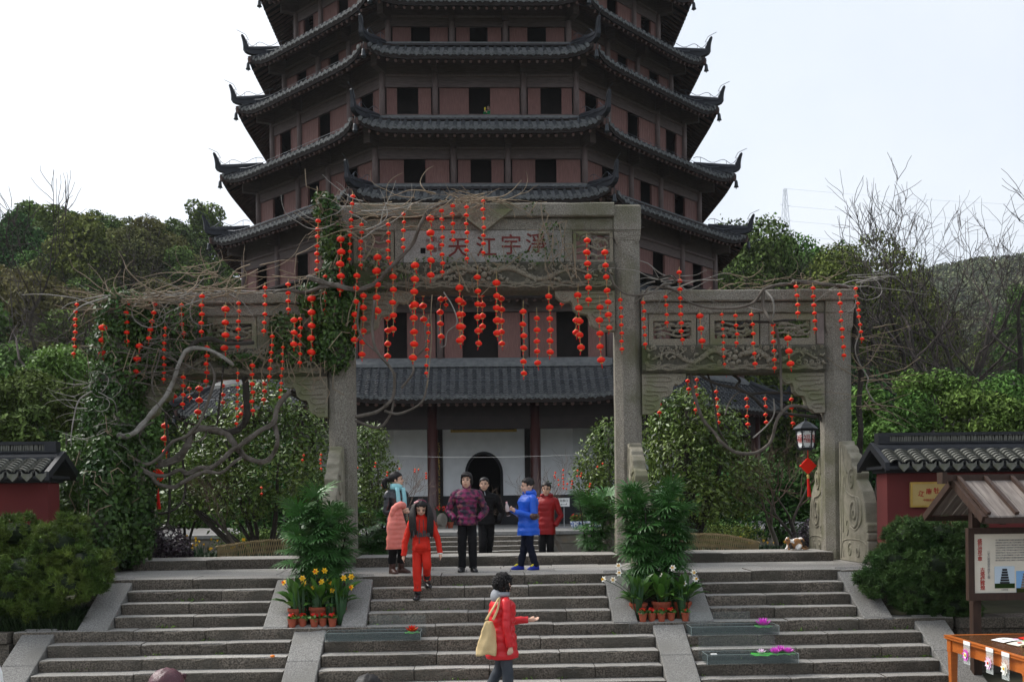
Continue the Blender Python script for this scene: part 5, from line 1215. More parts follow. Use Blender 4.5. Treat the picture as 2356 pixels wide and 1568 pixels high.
# ------------------------------------------------------------------ lady palms
def fan_leaf(seed, n=12, L=.30):
    rr = random.Random(seed); b = MB(); pl = rr.uniform(.10,.17)
    tip = Vector((0, pl, pl*.25)); b.tube([(0,0,0),(0,pl*.5,pl*.18),tip], [.006,.005,.004], 4)
    for i in range(n):
        a = R(-118+236*i/(n-1)+rr.uniform(-5,5)); l = L*rr.uniform(.82,1.08)*(1-.22*abs(a)/2.1); d = Vector((math.sin(a), math.cos(a), .22)).normalized(); s = Vector((math.cos(a), -math.sin(a), 0)); w = .0112*rr.uniform(.85,1.15)
        p = [tip, tip+d*l*.45+Vector((0,0,.012)), tip+d*l*.82+Vector((0,0,-l*.10)), tip+d*l*1.02+Vector((0,0,-l*.26))]
        b.add([p[0]-s*w*.3, p[0]+s*w*.3, p[1]-s*w, p[1]+s*w, p[2]-s*w*.8, p[2]+s*w*.8, p[3]], [(0,1,3,2),(2,3,5,4),(4,5,6)])
    return b.mesh('fan_leaf', MAT['leaf_palm'], False, False)
FAN = [fan_leaf(i, 17+i % 3, .28+.025*(i % 3)) for i in range(5)]
def palm(x, y, z, h, rad, nst, nlf, label, seed):
    rr = random.Random(seed); t = empty('lady_palm', (x,y,z), 0, label, 'palm', 'lady palms beside the steps')
    canes = []
    for i in range(nst):
        a = rr.uniform(0,6.28); f = rad*math.sqrt(rr.random()); bx, by = math.cos(a)*f*.35, math.sin(a)*f*.25; tx, ty = math.cos(a)*f, math.sin(a)*f*.6; hh = h*rr.uniform(.55,1.0)*(1-.18*f/rad)
        c = [Vector((bx,by,0)), Vector((bx*.6+tx*.4,by*.6+ty*.4,hh*.5)), Vector((tx,ty,hh*.95))]; canes.append(c)
        b = MB(); b.tube(spline(c,3), [.012]*7, 5); b.build('cane', MAT['bark_dark'], t)
    for i in range(nlf):
        c = canes[i % nst]; f = rr.uniform(.22,1.0) if i >= nst else 1.0; p = c[0].lerp(c[1], f*2) if f < .5 else c[1].lerp(c[2], f*2-1)
        if y < 17 and z+p.z < -.02: continue
        o = link('fan_leaf', FAN[rr.randrange(5)], t, p, (rr.uniform(-.35,.55)+(.45 if f > .9 else -.15), rr.uniform(-.4,.4), (math.pi+rr.gauss(0,.9)) if rr.random() < .5 else rr.uniform(0,6.28)), rr.uniform(.8,1.18))
    return t
palm(-2.52, 15.16, -.64, 2.15, .40, 20, 296, 'tall fan leaved palm clump left of the middle steps', 1)
palm(2.48, 15.16, -.64, 2.35, .42, 20, 298, 'taller fan leaved palm clump right of the middle steps', 2)
palm(-2.02, 18.95, -.15, 1.5, .40, 8, 70, 'smaller palm clump behind the sill beside the left centre pillar', 3)
palm(1.98, 18.95, -.15, 1.7, .40, 8, 76, 'smaller palm clump behind the sill beside the right centre pillar', 4)

# ------------------------------------------------------------------ clipped pines
def pine(lab, blobs, n, seed, m, base):
    t = empty('pine_bush', base, 0, lab, 'bush', 'clipped pine bushes beside the steps'); rng = np.random.default_rng(seed)
    p, d = blob_points(blobs, n, rng, .90); d[:,2] = d[:,2]*.6+.55; d /= np.linalg.norm(d,axis=1)[:,None]
    K = 62; P0 = np.repeat(p, K, 0)+rng.normal(size=(n*K,3))*.020; D0 = np.repeat(d, K, 0); v = D0*.55+rng.normal(size=P0.shape)*.62; v /= np.linalg.norm(v,axis=1)[:,None]
    s = np.cross(v, rng.normal(size=v.shape)); s /= np.linalg.norm(s,axis=1)[:,None]; L = rng.uniform(.045,.080,len(P0))[:,None]; w = .0068
    V = np.stack([P0-s*w, P0+s*w, P0+v*L], 1).reshape(-1,3); i = np.arange(len(P0))*3
    f = link('needles', np_mesh('needles', V, np.stack([i,i+1,i+2],1), m, np.repeat(np.repeat(rng.random(n),K)*.75+.25*rng.random(len(P0)),3)), t); f.matrix_local = Matrix.Translation([-c for c in base]); f['kind'] = 'stuff'
    rr = random.Random(seed); 
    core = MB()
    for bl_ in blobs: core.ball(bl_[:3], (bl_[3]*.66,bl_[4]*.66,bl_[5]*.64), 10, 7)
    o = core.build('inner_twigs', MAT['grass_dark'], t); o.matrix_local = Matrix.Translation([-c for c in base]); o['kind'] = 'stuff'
    for i in range(5):
        q = blobs[rr.randrange(len(blobs))]; b = MB(); b.tube(spline([(base[0]+rr.uniform(-.1,.1),base[1],base[2]-.1),(base[0]*.5+q[0]*.5,base[1],(base[2]+q[2])*.5),q[:3]],3), [.05-.004*k for k in range(7)], 6)
        b.build('stem', MAT['bark_dark'], t, smooth=True).matrix_local = Matrix.Translation([-c for c in base])
    return t
bl = uvb([(40,1225,0,55,40),(130,1250,-.1,65,45),(190,1295,-.2,55,40),(60,1310,-.3,75,45),(150,1345,-.4,60,40),(10,1365,-.3,60,45),(90,1390,-.3,60,35),(215,1330,-.2,38,35),(-40,1260,0,70,60),(160,1205,.1,40,22)], 15.0)
pine('wide yellowish green pine bush left of the steps', bl, 1500, 31, MAT['leaf_pine'], (P(80,1440,15).x,15,-.65))
bl = uvb([(2090,1235,0,55,42),(2170,1230,0,55,40),(2225,1260,-.1,50,45),(2060,1290,-.1,55,40),(2150,1305,-.3,70,45),(2230,1330,-.3,45,45),(2030,1345,-.2,50,28),(2110,1365,-.3,65,40),(2200,1390,-.3,60,42),(2000,1330,-.1,30,22),(2150,1410,-.2,60,30),(2060,1325,-.2,50,35),(2240,1230,.1,30,40)], 14.9)
pine('dark bluish pine bush right of the steps below the red wall', bl, 1750, 32, MAT['leaf_pine_blue'], (P(2140,1450,14.9).x,14.9,-.65))

# ------------------------------------------------------------------ low plants of the garden
def blades(name, lab, x0, x1, y0, y1, n, h, seed, m, lean=.5):
    rng = np.random.default_rng(seed); x = rng.uniform(x0,x1,n); y = rng.uniform(y0,y1,n); z = ground_z(x,y); a = rng.uniform(0,6.28,n); hh = h*rng.uniform(.6,1.1,n); w = .006
    d = np.stack([np.cos(a),np.sin(a)],1)*lean*hh[:,None]; s = np.stack([-np.sin(a),np.cos(a)],1)*w
    def pt(f, zf, k): return np.stack([x+d[:,0]*f+s[:,0]*k, y+d[:,1]*f+s[:,1]*k, z+hh*zf],1)
    V = np.stack([pt(0,0,-1),pt(0,0,1),pt(.45,.75,1),pt(.45,.75,-1),pt(1.1,.85,0)],1).reshape(-1,3); i = np.arange(n)*5
    Fq = np.concatenate([np.stack([i,i+1,i+2],1),np.stack([i,i+2,i+3],1),np.stack([i+3,i+2,i+4],1)])
    o = link(name, np_mesh(name, V, Fq, MAT[m], np.repeat(rng.random(n),5))); return tag(o, lab, kind='stuff')
blades('grass', 'dark tufted grass under the left pine bush', -7.6,-5.9,14.35,15.3, 5200, .34, 41, 'grass_dark', .7)
blades('grass', 'short grass in the garden left of the path', -6.3,-2.7,18.7,30, 9000, .12, 42, 'grass_dark'); blades('grass', 'short grass in the garden right of the path', 2.7,6.3,18.7,30, 9000, .12, 43, 'grass_dark')
blades('grass', 'weeds growing in the joints of the steps', -6.0,6.0,14.72,14.80, 0+1, .05, 44, 'leaf_lily')
# weeds tucked into the step corners
rng = np.random.default_rng(45); W_ = []
for k in range(1,9):
    for _ in range(5):
        lim = 5.3 if k < 4 else 6.1; x = rng.uniform(-lim,lim); yb = Y0-TRD*(k-1)+.02; z = -RIS*k
        for _ in range(rng.integers(5,22)): W_.append((x+rng.normal()*.09, yb-abs(rng.normal())*.02, z+abs(rng.normal())*.02))
V, Fq, t_ = leaf_cloud(np.array(W_), .045, rng, up=.5)
o = link('weeds', np_mesh('weeds', V, Fq, MAT['leaf_bright'], t_)); tag(o, 'small green weeds in the corners of the steps', kind='stuff')
def hedge(lab, x0, x1, y0, y1, h, n, seed, m, size=.06, name='hedge', cat='hedge', grp='low garden hedges and shrubs'):
    bl = []; rr = random.Random(seed); s = h*.55; nx = max(2,int((x1-x0)/s*1.1)); ny = max(1,int((y1-y0)/s))
    for i in range(nx):
        for j in range(ny): x = x0+(x1-x0)*(i+.5)/nx+rr.uniform(-.05,.05); y = y0+(y1-y0)*(j+.5)/ny; bl.append((x,y,gz(x,y)+h*.45+rr.uniform(-.03,.05),s*.9,s*.8,h*.55))
    return garden_tree(name, lab, bl, n, size, [[(x0*.5+x1*.5,y0*.5+y1*.5,gz(0,y0)-.05),(x0*.5+x1*.5,y0*.5+y1*.5,gz(0,y0)+h*.3),(x0*.5+x1*.5,y0*.5+y1*.5,gz(0,y0)+h*.6)]], m=MAT[m], seed=seed, cat=cat, grp=grp, shell=.75, droop=.1, r0=.03)
hedge('low green hedge behind the daffodils left of the path', -5.9,-3.2,22.0,23.6,.55,5200,51,'leaf_hill'); hedge('low green hedge behind the cat right of the path', 3.5,6.1,22.0,23.6,.55,5200,52,'leaf_hill')
hedge('second low hedge further back on the left', -6.4,-3.0,25.5,26.6,.75,4200,55,'leaf_hill_dark',.08); hedge('second low hedge further back on the right', 3.0,6.6,25.5,26.6,.75,4200,56,'leaf_hill_dark',.08)
bl = uvb([(385,1240,0,38,32),(365,1262,-.1,35,28),(410,1262,-.1,32,28),(385,1270,-.2,45,22),(350,1235,0,25,25),(420,1275,-.1,25,16)], 19.3)
garden_tree('purple_shrub', 'dark purple leaved shrub at the foot of the ivy pillar', bl, 2600, .075, [[(bl[0][0],19.3,-.25),(bl[0][0],19.3,0),(bl[0][0],19.3,.2)]], m=MAT['leaf_purple'], seed=61, cat='shrub', grp='purple leaved shrubs', shell=.8, droop=.3, r0=.02)
bl = uvb([(1875,1225,0,35,34),(1850,1245,-.1,30,25),(1895,1240,0,25,30),(1865,1255,-.1,35,18),(1885,1205,.1,28,22)], 19.6)
garden_tree('purple_shrub', 'reddish green shrub beside the cat at the right outer pillar', bl, 2600, .06, [[(bl[0][0],19.6,-.25),(bl[0][0],19.6,0),(bl[0][0],19.6,.2)]], m=MAT['leaf_purple'], seed=62, cat='shrub', grp='purple leaved shrubs', shell=.8, droop=.2, r0=.02)
# thin leafless shrubs
TW = [bare_meshes(80+i, 3.0, .06, 1.15, MAT['bark_grey'], MAT['twig_rust'], 5, 0, 2, .32, .005, .16) for i in range(2)]
def twiggy(u, v, D, s, i, lab, name='bare_shrub'):
    p = P(u, v, D); t = empty(name, (p.x,D,gz(p.x,D)-.05), rl.uniform(0,6.28), lab, 'shrub', 'leafless shrubs in the garden'); t.scale = (s,s,s); link('trunk', TW[i][0], t); link('branches', TW[i][1], t)
twiggy(1832,1235,20.8,1.25,0,'small leafless tree under the hanging street lantern'); twiggy(925,1230,26,1.35,1,'leafless twiggy shrub before the white wall at left'); twiggy(1305,1230,27,1.3,0,'leafless twiggy shrub before the white wall at right')
twiggy(560,1270,20.0,.9,1,'low bare shrub by the bamboo fence at left'); twiggy(1790,1230,23,1.3,1,'leafless shrub behind the street lantern'); twiggy(20,1195,14.9,.55,0,'leafless sprig rising from the left pine bush')
# daffodils
def daffodil_meshes(petal, cup):
    b = MB(); f = Vector((0,-1,.15)).normalized(); sd = Vector((1,0,0)); upv = sd.cross(f)*-1
    for i in range(6):
        a = i*math.pi/3; d = sd*math.cos(a)+upv*math.sin(a); s = sd*-math.sin(a)+upv*math.cos(a)
        b.add([f*.004, d*.024+s*.014+f*.006, d*.048+f*.002, d*.024-s*.014+f*.006], [(0,1,2,3)])
    c = MB(); ring = []
    for l, r in ((0,.009),(.018,.014),(.030,.019)): ring.append([f*l+(sd*math.cos(k*.785)+upv*math.sin(k*.785))*r for k in range(8)])
    c.loft(ring, cap=False); return b.mesh('petals', MAT[petal], False, False), c.mesh('trumpet', MAT[cup], True, False)
DF = dict(y=daffodil_meshes('flower_yellow','flower_orange'), w=daffodil_meshes('flower_white','flower_yellow'), p=daffodil_meshes('flower_yellow','flower_yellow'))
def bladeset(n, h, seed, w=.011):
    rr = random.Random(seed); b = MB()
    for i in range(n):
        a = rr.uniform(0,6.28); l = h*rr.uniform(.7,1.1); d = Vector((math.cos(a),math.sin(a),0)); s = Vector((-d.y,d.x,0))*w; p = [d*.02, d*.06*l/h+Vector((0,0,l*.6)), d*.24*l+Vector((0,0,l*.98))]
        b.add([p[0]-s,p[0]+s,p[1]-s,p[1]+s,p[2]], [(0,1,3,2),(2,3,4)])
    return b.mesh('leaves', MAT['leaf_blade'], False, False)
BLD = [bladeset(9,.34,i) for i in range(3)]
def daffodil(x, y, z, h, kind, lab, grp, nfl=1, rot=None, scale=1.0):
    t = empty('daffodil', (x,y,z), rl.uniform(0,6.28) if rot is None else rot, lab, 'flower', grp)
    link('leaves', BLD[rl.randrange(3)], t, scale=h/.40*scale)
    for i in range(nfl):
        e = Vector((rl.uniform(-.10,.10), rl.uniform(-.10,.02), h*rl.uniform(.9,1.05))); b = MB(); b.tube(spline([(0,0,0),(e.x*.3,e.y*.3,h*.6),e],3), .004, 4); s = b.build('stalk', MAT['leaf_blade'], t)
        hd = link('flower_head', DF[kind][0], t, e, (rl.uniform(-.3,.3),0,rl.uniform(-1.2,1.2)), scale); link('trumpet', DF[kind][1], hd)
    return t
gd = []
for i in range(22): gd.append((rl.uniform(430,575), rl.uniform(1232,1262), 'left'))
for i in range(13): gd.append((rl.uniform(1680,1810), rl.uniform(1232,1258), 'right'))
cnt = {'left':0,'right':0}
for u, v, side in sorted(gd):
    D = 19.2+rl.random()*2.2; p = P(u, v, D); cnt[side] += 1
    daffodil(p.x, D, gz(p.x,D), max(.16, p.z-gz(p.x,D)), 'p', f'yellow daffodil in the garden {side} of the path, {ORD[cnt[side]-1]} from the left', 'yellow daffodils in the garden beds', scale=.85)
# crossed bamboo fences
def bamboo_fence(pts, lab):
    t = empty('bamboo_fence', (pts[0][0],pts[0][1],gz(*pts[0])), 0, lab, 'fence', 'low crossed bamboo fences'); I = Matrix.Translation(-t.location)
    sp = spline([(x,y,gz(x,y)) for x,y in pts], 26); n = len(sp)
    b = MB(); b.tube([p+Vector((0,0,.33+.01*math.sin(i))) for i,p in enumerate(sp)], .017, 6); b.build('rail', MAT['bamboo'], t).matrix_local = I
    for i in range(1, n-3, 1):
        for a, c in ((0,2),(2,0)):
            b = MB(); b.tube([sp[i+a]+Vector((0,0,-.05)), sp[i+c]+Vector((0,.02*(a-1),.36))], .010, 5); b.build('picket', MAT['bamboo'], t).matrix_local = I
bamboo_fence([(-5.1,18.95),(-4.3,19.6),(-3.4,21.2),(-2.9,23.0)], 'low crossed bamboo fence curving past the left garden tree'); bamboo_fence([(5.2,18.9),(4.5,19.3),(3.7,20.4),(3.0,22.2)], 'low crossed bamboo fence beside the right garden tree')

# ------------------------------------------------------------------ pots between the slabs
def pot(t, r, h, name='pot'):
    b = MB(); b.lathe([(r*.72,0),(r*.95,h*.82),(r*1.06,h*.83),(r*1.06,h),(r*.93,h),(r*.9,h*.88)], seg=14, cap=False); b.lathe([(0.001,.004),(r*.72,.004)],seg=14,cap=False); o = b.build(name, MAT['terracotta'], t, smooth=False)
    link('soil', MB().lathe([(r*.91,h*.86),(.001,h*.9)], seg=12, cap=False).mesh('soil', MAT['soil']), t); return o
def broad_leaf():
    b = MB(); P_ = [(0,0,0),(0,.5,.10),(0,.85,.06),(0,1.08,-.06)]; w = [.02,.155,.10,0]
    vs = []
    for (x,y,z), ww in zip(P_, w): vs += [(-ww,y,z+ww*.35),(0,y,z),(ww,y,z+ww*.35)]
    fs = []
    for i in range(3): fs += [(i*3,i*3+1,i*3+4,i*3+3),(i*3+1,i*3+2,i*3+5,i*3+4)]
    b.add(vs, fs); return b.mesh('leaf', MAT['leaf_lily'], True, False)
BLF = broad_leaf()
def lily(x, y, z, s, lab, seed):
    rr = random.Random(seed); t = empty('potted_lily', (x,y,z), 0, lab, 'potted plant', 'broad leaved potted plants between the slabs'); pot(t, .115*s, .22*s)
    for i in range(34):
        a = i*2.4+rr.uniform(-.3,.3); el = R(rr.uniform(10,78)); L = rr.uniform(.20,.34)*s; h = .20*s+rr.uniform(.02,.16)*s*math.sin(el)
        link('leaf', BLF, t, (.06*math.cos(a+math.pi/2),.06*math.sin(a+math.pi/2),h), (el,rr.uniform(-.4,.4),a), L)
PRS = cloud_mesh('leaves', [(0,0,.015,.055,.055,.03)], 40, .055, MAT['leaf_lily'], 3, up=.6, shell=.4)
PRF = cloud_mesh('blossoms', [(0,0,.04,.04,.04,.025)], 46, .032, MAT['flower_red'], 4, up=.8, shell=.5, aspect=.9); PRY = cloud_mesh('blossom_centres', [(0,0,.05,.035,.035,.022)], 9, .016, MAT['flower_yellow'], 5, up=1.0, aspect=1.0)
def primrose(x, y, z, lab, few=False):
    t = empty('potted_primrose', (x,y,z), rl.uniform(0,6), lab, 'potted plant', 'small red flowered pots between the slabs'); pot(t, .062, .125)
    link('leaves', PRS, t, (0,0,.115), scale=1.35); f = link('blossoms', PRF, t, (0,0,.12), scale=.8 if few else 1.15); link('blossom_centres', PRY, f)
for side, us, vb, sx in (('left',(672,697,723,743,765),1437,-1),('right',(1479,1500,1522,1544,1577),1422,1)):
    for i, u in enumerate(us): p = P(u, vb, 14.42+.03*(i%2)); primrose(p.x, 14.42+.03*(i%2), -.64, f'small pot of red flowers, {ORD[i]} from the left in the {side} group', few=(side == 'right' and i == 4))
    for i, (u, D, s) in enumerate(((683 if sx < 0 else 1469,14.68,1.0),(733 if sx < 0 else 1522,14.66,1.08),(775 if sx < 0 else 1570,14.70,1.04))):
        p = P(u, 1400, D); lily(p.x, D, -.64, s*1.12, f'{("left","middle","right")[i]} broad leaved plant in a clay pot in the {side} group', i+10*(sx+1))
    fl = ((654,1338),(696,1328),(700,1340),(726,1312),(747,1310),(740,1336),(757,1337),(791,1327),(808,1324),(809,1349),(765,1355),(722,1348)) if sx < 0 else ((1423,1299),(1389,1330),(1411,1331),(1424,1316),(1525,1322),(1520,1332),(1548,1304),(1596,1314),(1600,1330),(1573,1340))
    for i, (u, v) in enumerate(fl):
        D = 14.56+.10*rl.random(); p = P(u, v, D); x0_ = max(min(p.x, sx*2.5+.33), sx*2.5-.33); e = Vector((p.x-x0_, 0, p.z+.62))
        t = empty('daffodil', (x0_, D, -.63), 0, f'{"yellow" if sx < 0 else "white"} daffodil, {ORD[sorted(f_[0] for f_ in fl).index(u)]} from the left among the {side} pots', 'flower', 'daffodils among the pots'); link('leaves', BLD[i % 3], t, scale=max(.5,e.z/.40), rot=(0,0,rl.uniform(0,6)))
        b = MB(); b.tube(spline([(0,0,0),(e.x*.3,e.y*.3,e.z*.65),e],3), .0045, 4); b.build('stalk', MAT['leaf_blade'], t)
        hd = link('flower_head', DF['w' if sx > 0 else ('y' if i % 3 == 0 else 'p')][0], t, e, (rl.uniform(-.3,.3),0,rl.uniform(-.9,.9)), 1.1); link('trumpet', DF['w' if sx > 0 else ('y' if i % 3 == 0 else 'p')][1], hd)
# ------------------------------------------------------------------ red side walls with tiled copings
def coped_wall(sx, xi, xo, label):
    y0, y1, zt = 15.75, 16.17, 1.50
    t = empty('red_wall', ((xi+xo)/2, y0, -.7), 0, label, 'wall', 'red garden walls'); I = Matrix.Translation(-t.location)
    def pc(mb, name, m, **kw): o = mb.build(name, m, t, **kw); o.matrix_local = I; return o
    lo, hi = min(xi,xo), max(xi,xo)
    pc(MB().box(lo, hi, y0, y1, -.7, zt, .01), 'wall_body', MAT['red_wall'])
    b = MB()
    for i, (d, za, zb) in enumerate(((.05,1.502,1.56),(.12,1.562,1.61))): b.box(lo-d, hi+d, y0-d, y1+d, za, zb)
    pc(b, 'cornice', MAT['tile_black'])
    e, zE, zR = .36, 1.63, 1.90; ym = (y0+y1)/2
    b = MB(); b.prism([(y0-e,zE-.03),(ym,zR+.02),(y1+e,zE-.03),(y1+e,zE-.08),(ym,zR-.04),(y0-e,zE-.08)], lo-.14, hi+.14, 'x'); pc(b, 'roof_deck', MAT['tile_black'])
    b = MB(); xe = xi+(.15 if xi < xo else -.15)*-1
    b.prism([(y0-e-.03,zE-.10),(ym,zR-.02),(y1+e,zE-.10),(y1+e,zE+.03),(ym,zR+.10),(y0-e-.03,zE+.03)], xe-.035, xe+.035, 'x'); pc(b, 'barge_edge', MAT['tile_black'])
    pitch = .213; n = int((hi-lo+.2)/pitch); tl = None
    ang = math.atan2(zR-zE, ym-y0+e); L = (ym-(y0-e)-.16)/math.cos(ang)/6; m_ = MB(); seg = 6
    ring = [[(rr*math.cos(math.pi*i/seg), yy, zz+rr*.62*math.sin(math.pi*i/seg)) for i in range(seg+1)] for rr, yy, zz in ((.098,0,.022),(.088,L*1.15,-.004))]
    m_.loft(ring, cap=False, closed=False); inner = [(x*.88,y,z-.016) for x,y,z in ring[0]]; m_.loft([ring[0], inner], cap=False, closed=False); me = m_.mesh('wall_tile', MAT['mossy_tile'], False)
    dm = MB().prism([(-.085,.03),(-.05,-.01),(.05,-.01),(.085,.03),(.08,-.05),(.045,-.085),(0,-.13),(-.045,-.085),(-.08,-.05)], -.02, .012).mesh('drip_tile', MAT['mossy_tile'])
    for c in range(n):
        x = lo-.10+pitch*(c+.5)
        for k in range(6):
            y = y0-e-.01+L*k*math.cos(ang); z = zE+.01+L*k*math.sin(ang)
            o = link('wall_tile', me, t); o.matrix_local = I @ Matrix.Translation((x+rl.uniform(-.004,.004), y, z)) @ Matrix.Rotation(ang+rl.uniform(-.02,.02), 4, 'X')
        o = link('drip_tile', dm, t); o.matrix_local = I @ Matrix.Translation((x+pitch/2, y0-e-.012, zE+.01))
    b = MB(); b.loft([[(x, ym+.17*math.cos(q), 1.865+.115*math.sin(q)) for q in [math.pi*i/8 for i in range(9)]] for x in (lo-.12, hi+.12)]); pc(b, 'ridge_roll', MAT['tile_black'], smooth=False)
    rc = .09; b = MB(); b.box(lo-.08, hi+.08, ym-rc, ym+rc, 1.975, 2.005); b.box(lo-.08, hi+.08, ym-rc, ym+rc, 2.10, 2.15)
    for xa in (lo-.08, hi-.10): b.box(xa, xa+.18, ym-rc+.002, ym+rc-.002, 2.005, 2.10)
    b.box(lo, hi, ym-.02, ym+.05, 2.005, 2.10); pc(b, 'ridge_band', MAT['tile_black'])
    sm_ = MB().box(-.012,.012,-.03,.0,0,.092).mesh('ridge_slat', MAT['mossy_tile'])
    k = 0; x = lo+.13
    while x < hi-.05 and k < 110:
        o = link('ridge_slat', sm_, t); o.matrix_local = I @ Matrix.Translation((x, ym-.025-rl.random()*.015, 2.006)) @ Matrix.Rotation(rl.uniform(-.12,.12), 4, 'Y'); x += .031+rl.random()*.012; k += 1
    return t, I
wr_, WI = coped_wall(1, 6.37, 10.0, 'red wall with grey tiled coping and gold sign right of the gateway')
coped_wall(-1, -6.83, -10.5, 'red wall with grey tiled coping left of the ivy pillar')
gs = empty('gold_sign', (7.15, 15.72, 1.15), 0, 'gold plaque with red lettering on the right red wall', 'sign')
MB().box(-.42,.42,-.012,.025,-.20,.20,.006).build('sign_plate', MAT['gold_board'], gs); fr = MB()
for a in (((-.42,-.20),(.42,-.17)),((-.42,.17),(.42,.20)),((-.42,-.17),(-.39,.17)),((.39,-.17),(.42,.17))): fr.box(a[0][0],a[1][0],-.022,-.012,a[0][1],a[1][1])
fr.build('sign_border', MAT['gold'], gs)
for i, ch in enumerate('江南牡丹园'): text(ch, .098, Matrix.Translation((-.25+.125*i, -.015, .055-.012*(i-2)**2)) @ Matrix.Rotation(R(9*(2-i))*.8, 4, 'Y') @ FRONT, MAT['sign_red'], gs, 'lettering', .003, off=.002)
text('中国花卉协会牡丹芍药分会', .046, Matrix.Translation((.06,-.015,-.09)) @ FRONT, MAT['sign_red'], gs, 'lettering', .002); text('二〇〇六年', .04, Matrix.Translation((.08,-.015,-.145)) @ FRONT, MAT['sign_red'], gs, 'lettering', .002)

# ------------------------------------------------------------------ roofed notice board
nb = empty('notice_board', (6.9, 12.2, -1.46), 0, 'wooden notice board with a plank roof in front of the right wall', 'notice board'); I = Matrix.Translation(-nb.location)
def np_(mb, name, m, par=None, **kw):
    o = mb.build(name, m, par or nb, **kw); o.matrix_local = I if par is None else Matrix.Identity(4); return o
XA, XB = 5.75, 8.5; ridge = (12.25, 1.335); 
for sgn, ye in ((-1, 11.48), (1, 13.02)):
    x = XA+.06; slope = Vector((0, ye-ridge[0], .875-ridge[1])); 
    while x < XB-.02:
        w = rl.uniform(.13,.17); b = MB(); a = Vector((x,ridge[0],ridge[1])); s = slope*(1+rl.uniform(0,.02)); nrm = Vector((0, -slope.z*sgn*-1, abs(slope.y))).normalized()*.022
        q = [a, a+Vector((w-.006,0,0)), a+Vector((w-.006,0,0))+s, a+s]; b.add([p for p in q]+[p+nrm for p in q], [(0,1,2,3),(7,6,5,4),(0,4,5,1),(1,5,6,2),(2,6,7,3),(3,7,4,0)]); np_(b, 'roof_plank', MAT['roof_board']); x += w
    for i in range(9):
        x = XA+.05+.335*i
        if x > XB: break
        b = MB(); a = Vector((x, ridge[0]+sgn*.03, ridge[1]+.035)); b.bar(a, a+slope*.985, .045, .04); np_(b, 'batten', MAT['notice_wood'])
    b = MB(); b.box(XA, XB, ye-.02, ye+.03, .80, .865); np_(b, 'eave_board', MAT['notice_wood'])
    b = MB(); b.bar((XA+.0,ridge[0],ridge[1]-.03), (XA+.0,ye,.845), .05, .09); np_(b, 'barge_board', MAT['notice_wood'])
b = MB(); b.prism([(12.19,1.31),(12.31,1.31),(12.31,1.39),(12.19,1.39)], XA-.12, XB, 'x'); b.prism([(12.18,1.28),(12.32,1.28),(12.33,1.42),(12.17,1.42)], XA-.16, XA-.10, 'x'); np_(b, 'ridge_beam', MAT['notice_wood'])
for x in (6.02, 8.2): np_(MB().box(x-.05,x+.05,12.2,12.3,-1.46,1.26,.006), 'post', MAT['notice_wood']); np_(MB().bar((x,12.25,.9),(x,11.55,.82),.06,.07), 'strut', MAT['notice_wood'])
fr = MB(); fr.box(5.86,8.36,12.08,12.16,.655,.73); fr.box(5.86,8.36,12.08,12.16,-.16,-.07); fr.box(5.86,5.935,12.082,12.158,-.07,.655); fr.box(8.285,8.36,12.082,12.158,-.07,.655); np_(fr, 'frame', MAT['notice_wood'])
pn = np_(MB().box(5.935,8.285,12.11,12.15,-.07,.655), 'panel', MAT['paper_cream']); YP = 12.108
def nt(s, size, x, z, m, **kw): return text(s, size, Matrix.Translation((x,YP,z)) @ FRONT, MAT[m], pn, 'lettering', .0015, **kw)
nt('盛\n世\n谱\n华\n章', .062, 6.015, .455, 'sign_red', space=.88, off=.001); nt('古\n塔\n焕\n辉\n煌', .062, 6.045, .10, 'sign_red', space=.88, off=.001)
nt('—\n记\n六\n和\n塔\n保\n养\n维\n护\n工\n程', .036, 6.125, .28, 'ink_grey', space=.9)
rr = random.Random(4); CH = '塔六和位于钱塘江畔月轮山上始建北宋开宝三年为镇潮而重修木檐七层八面砖身外廊十三保护国家文物单位'
for i in range(9): nt(''.join(rr.choice(CH) for _ in range(19)), .020, 6.40, .575-.031*i, 'ink_grey')
for i in range(20): nt(''.join(rr.choice(CH) for _ in range(22)), .020, 7.05, .575-.031*i, 'ink_grey')
for x, z, w, h, kind in ((6.32,.12,.25,.27,0),(6.58,.06,.23,.27,1)):
    ph = MB().box(x-w/2,x+w/2,YP-.002,YP+.001,z-h/2,z+h/2).build('printed_photo', mat('photo_sky'+str(kind), ((.50,.62,.72),(.20,.42,.72))[kind], .6), pn)
    g1 = MB(); g1.box(x-w/2,x+w/2,YP-.004,YP-.0022,z-h/2,z-h*.28); g1.build('photo_trees', MAT['leaf_hill'], ph)
    g2 = MB()
    for k in range(6): g2.box(x-.06+.006*k-.0,x+.06-.006*k,YP-.0055,YP-.0042,z-h*.30+.032*k,z-h*.30+.032*k+.026)
    g2.build('photo_tower', MAT['dark_base'] if kind == 0 else MAT['terrace_stone'], ph)
nt('六和塔旧影', .018, 6.32, -.035, 'ink_grey')

nb.location = CAM+(nb.location-CAM)*1.086; nb.scale = (1.086,)*3
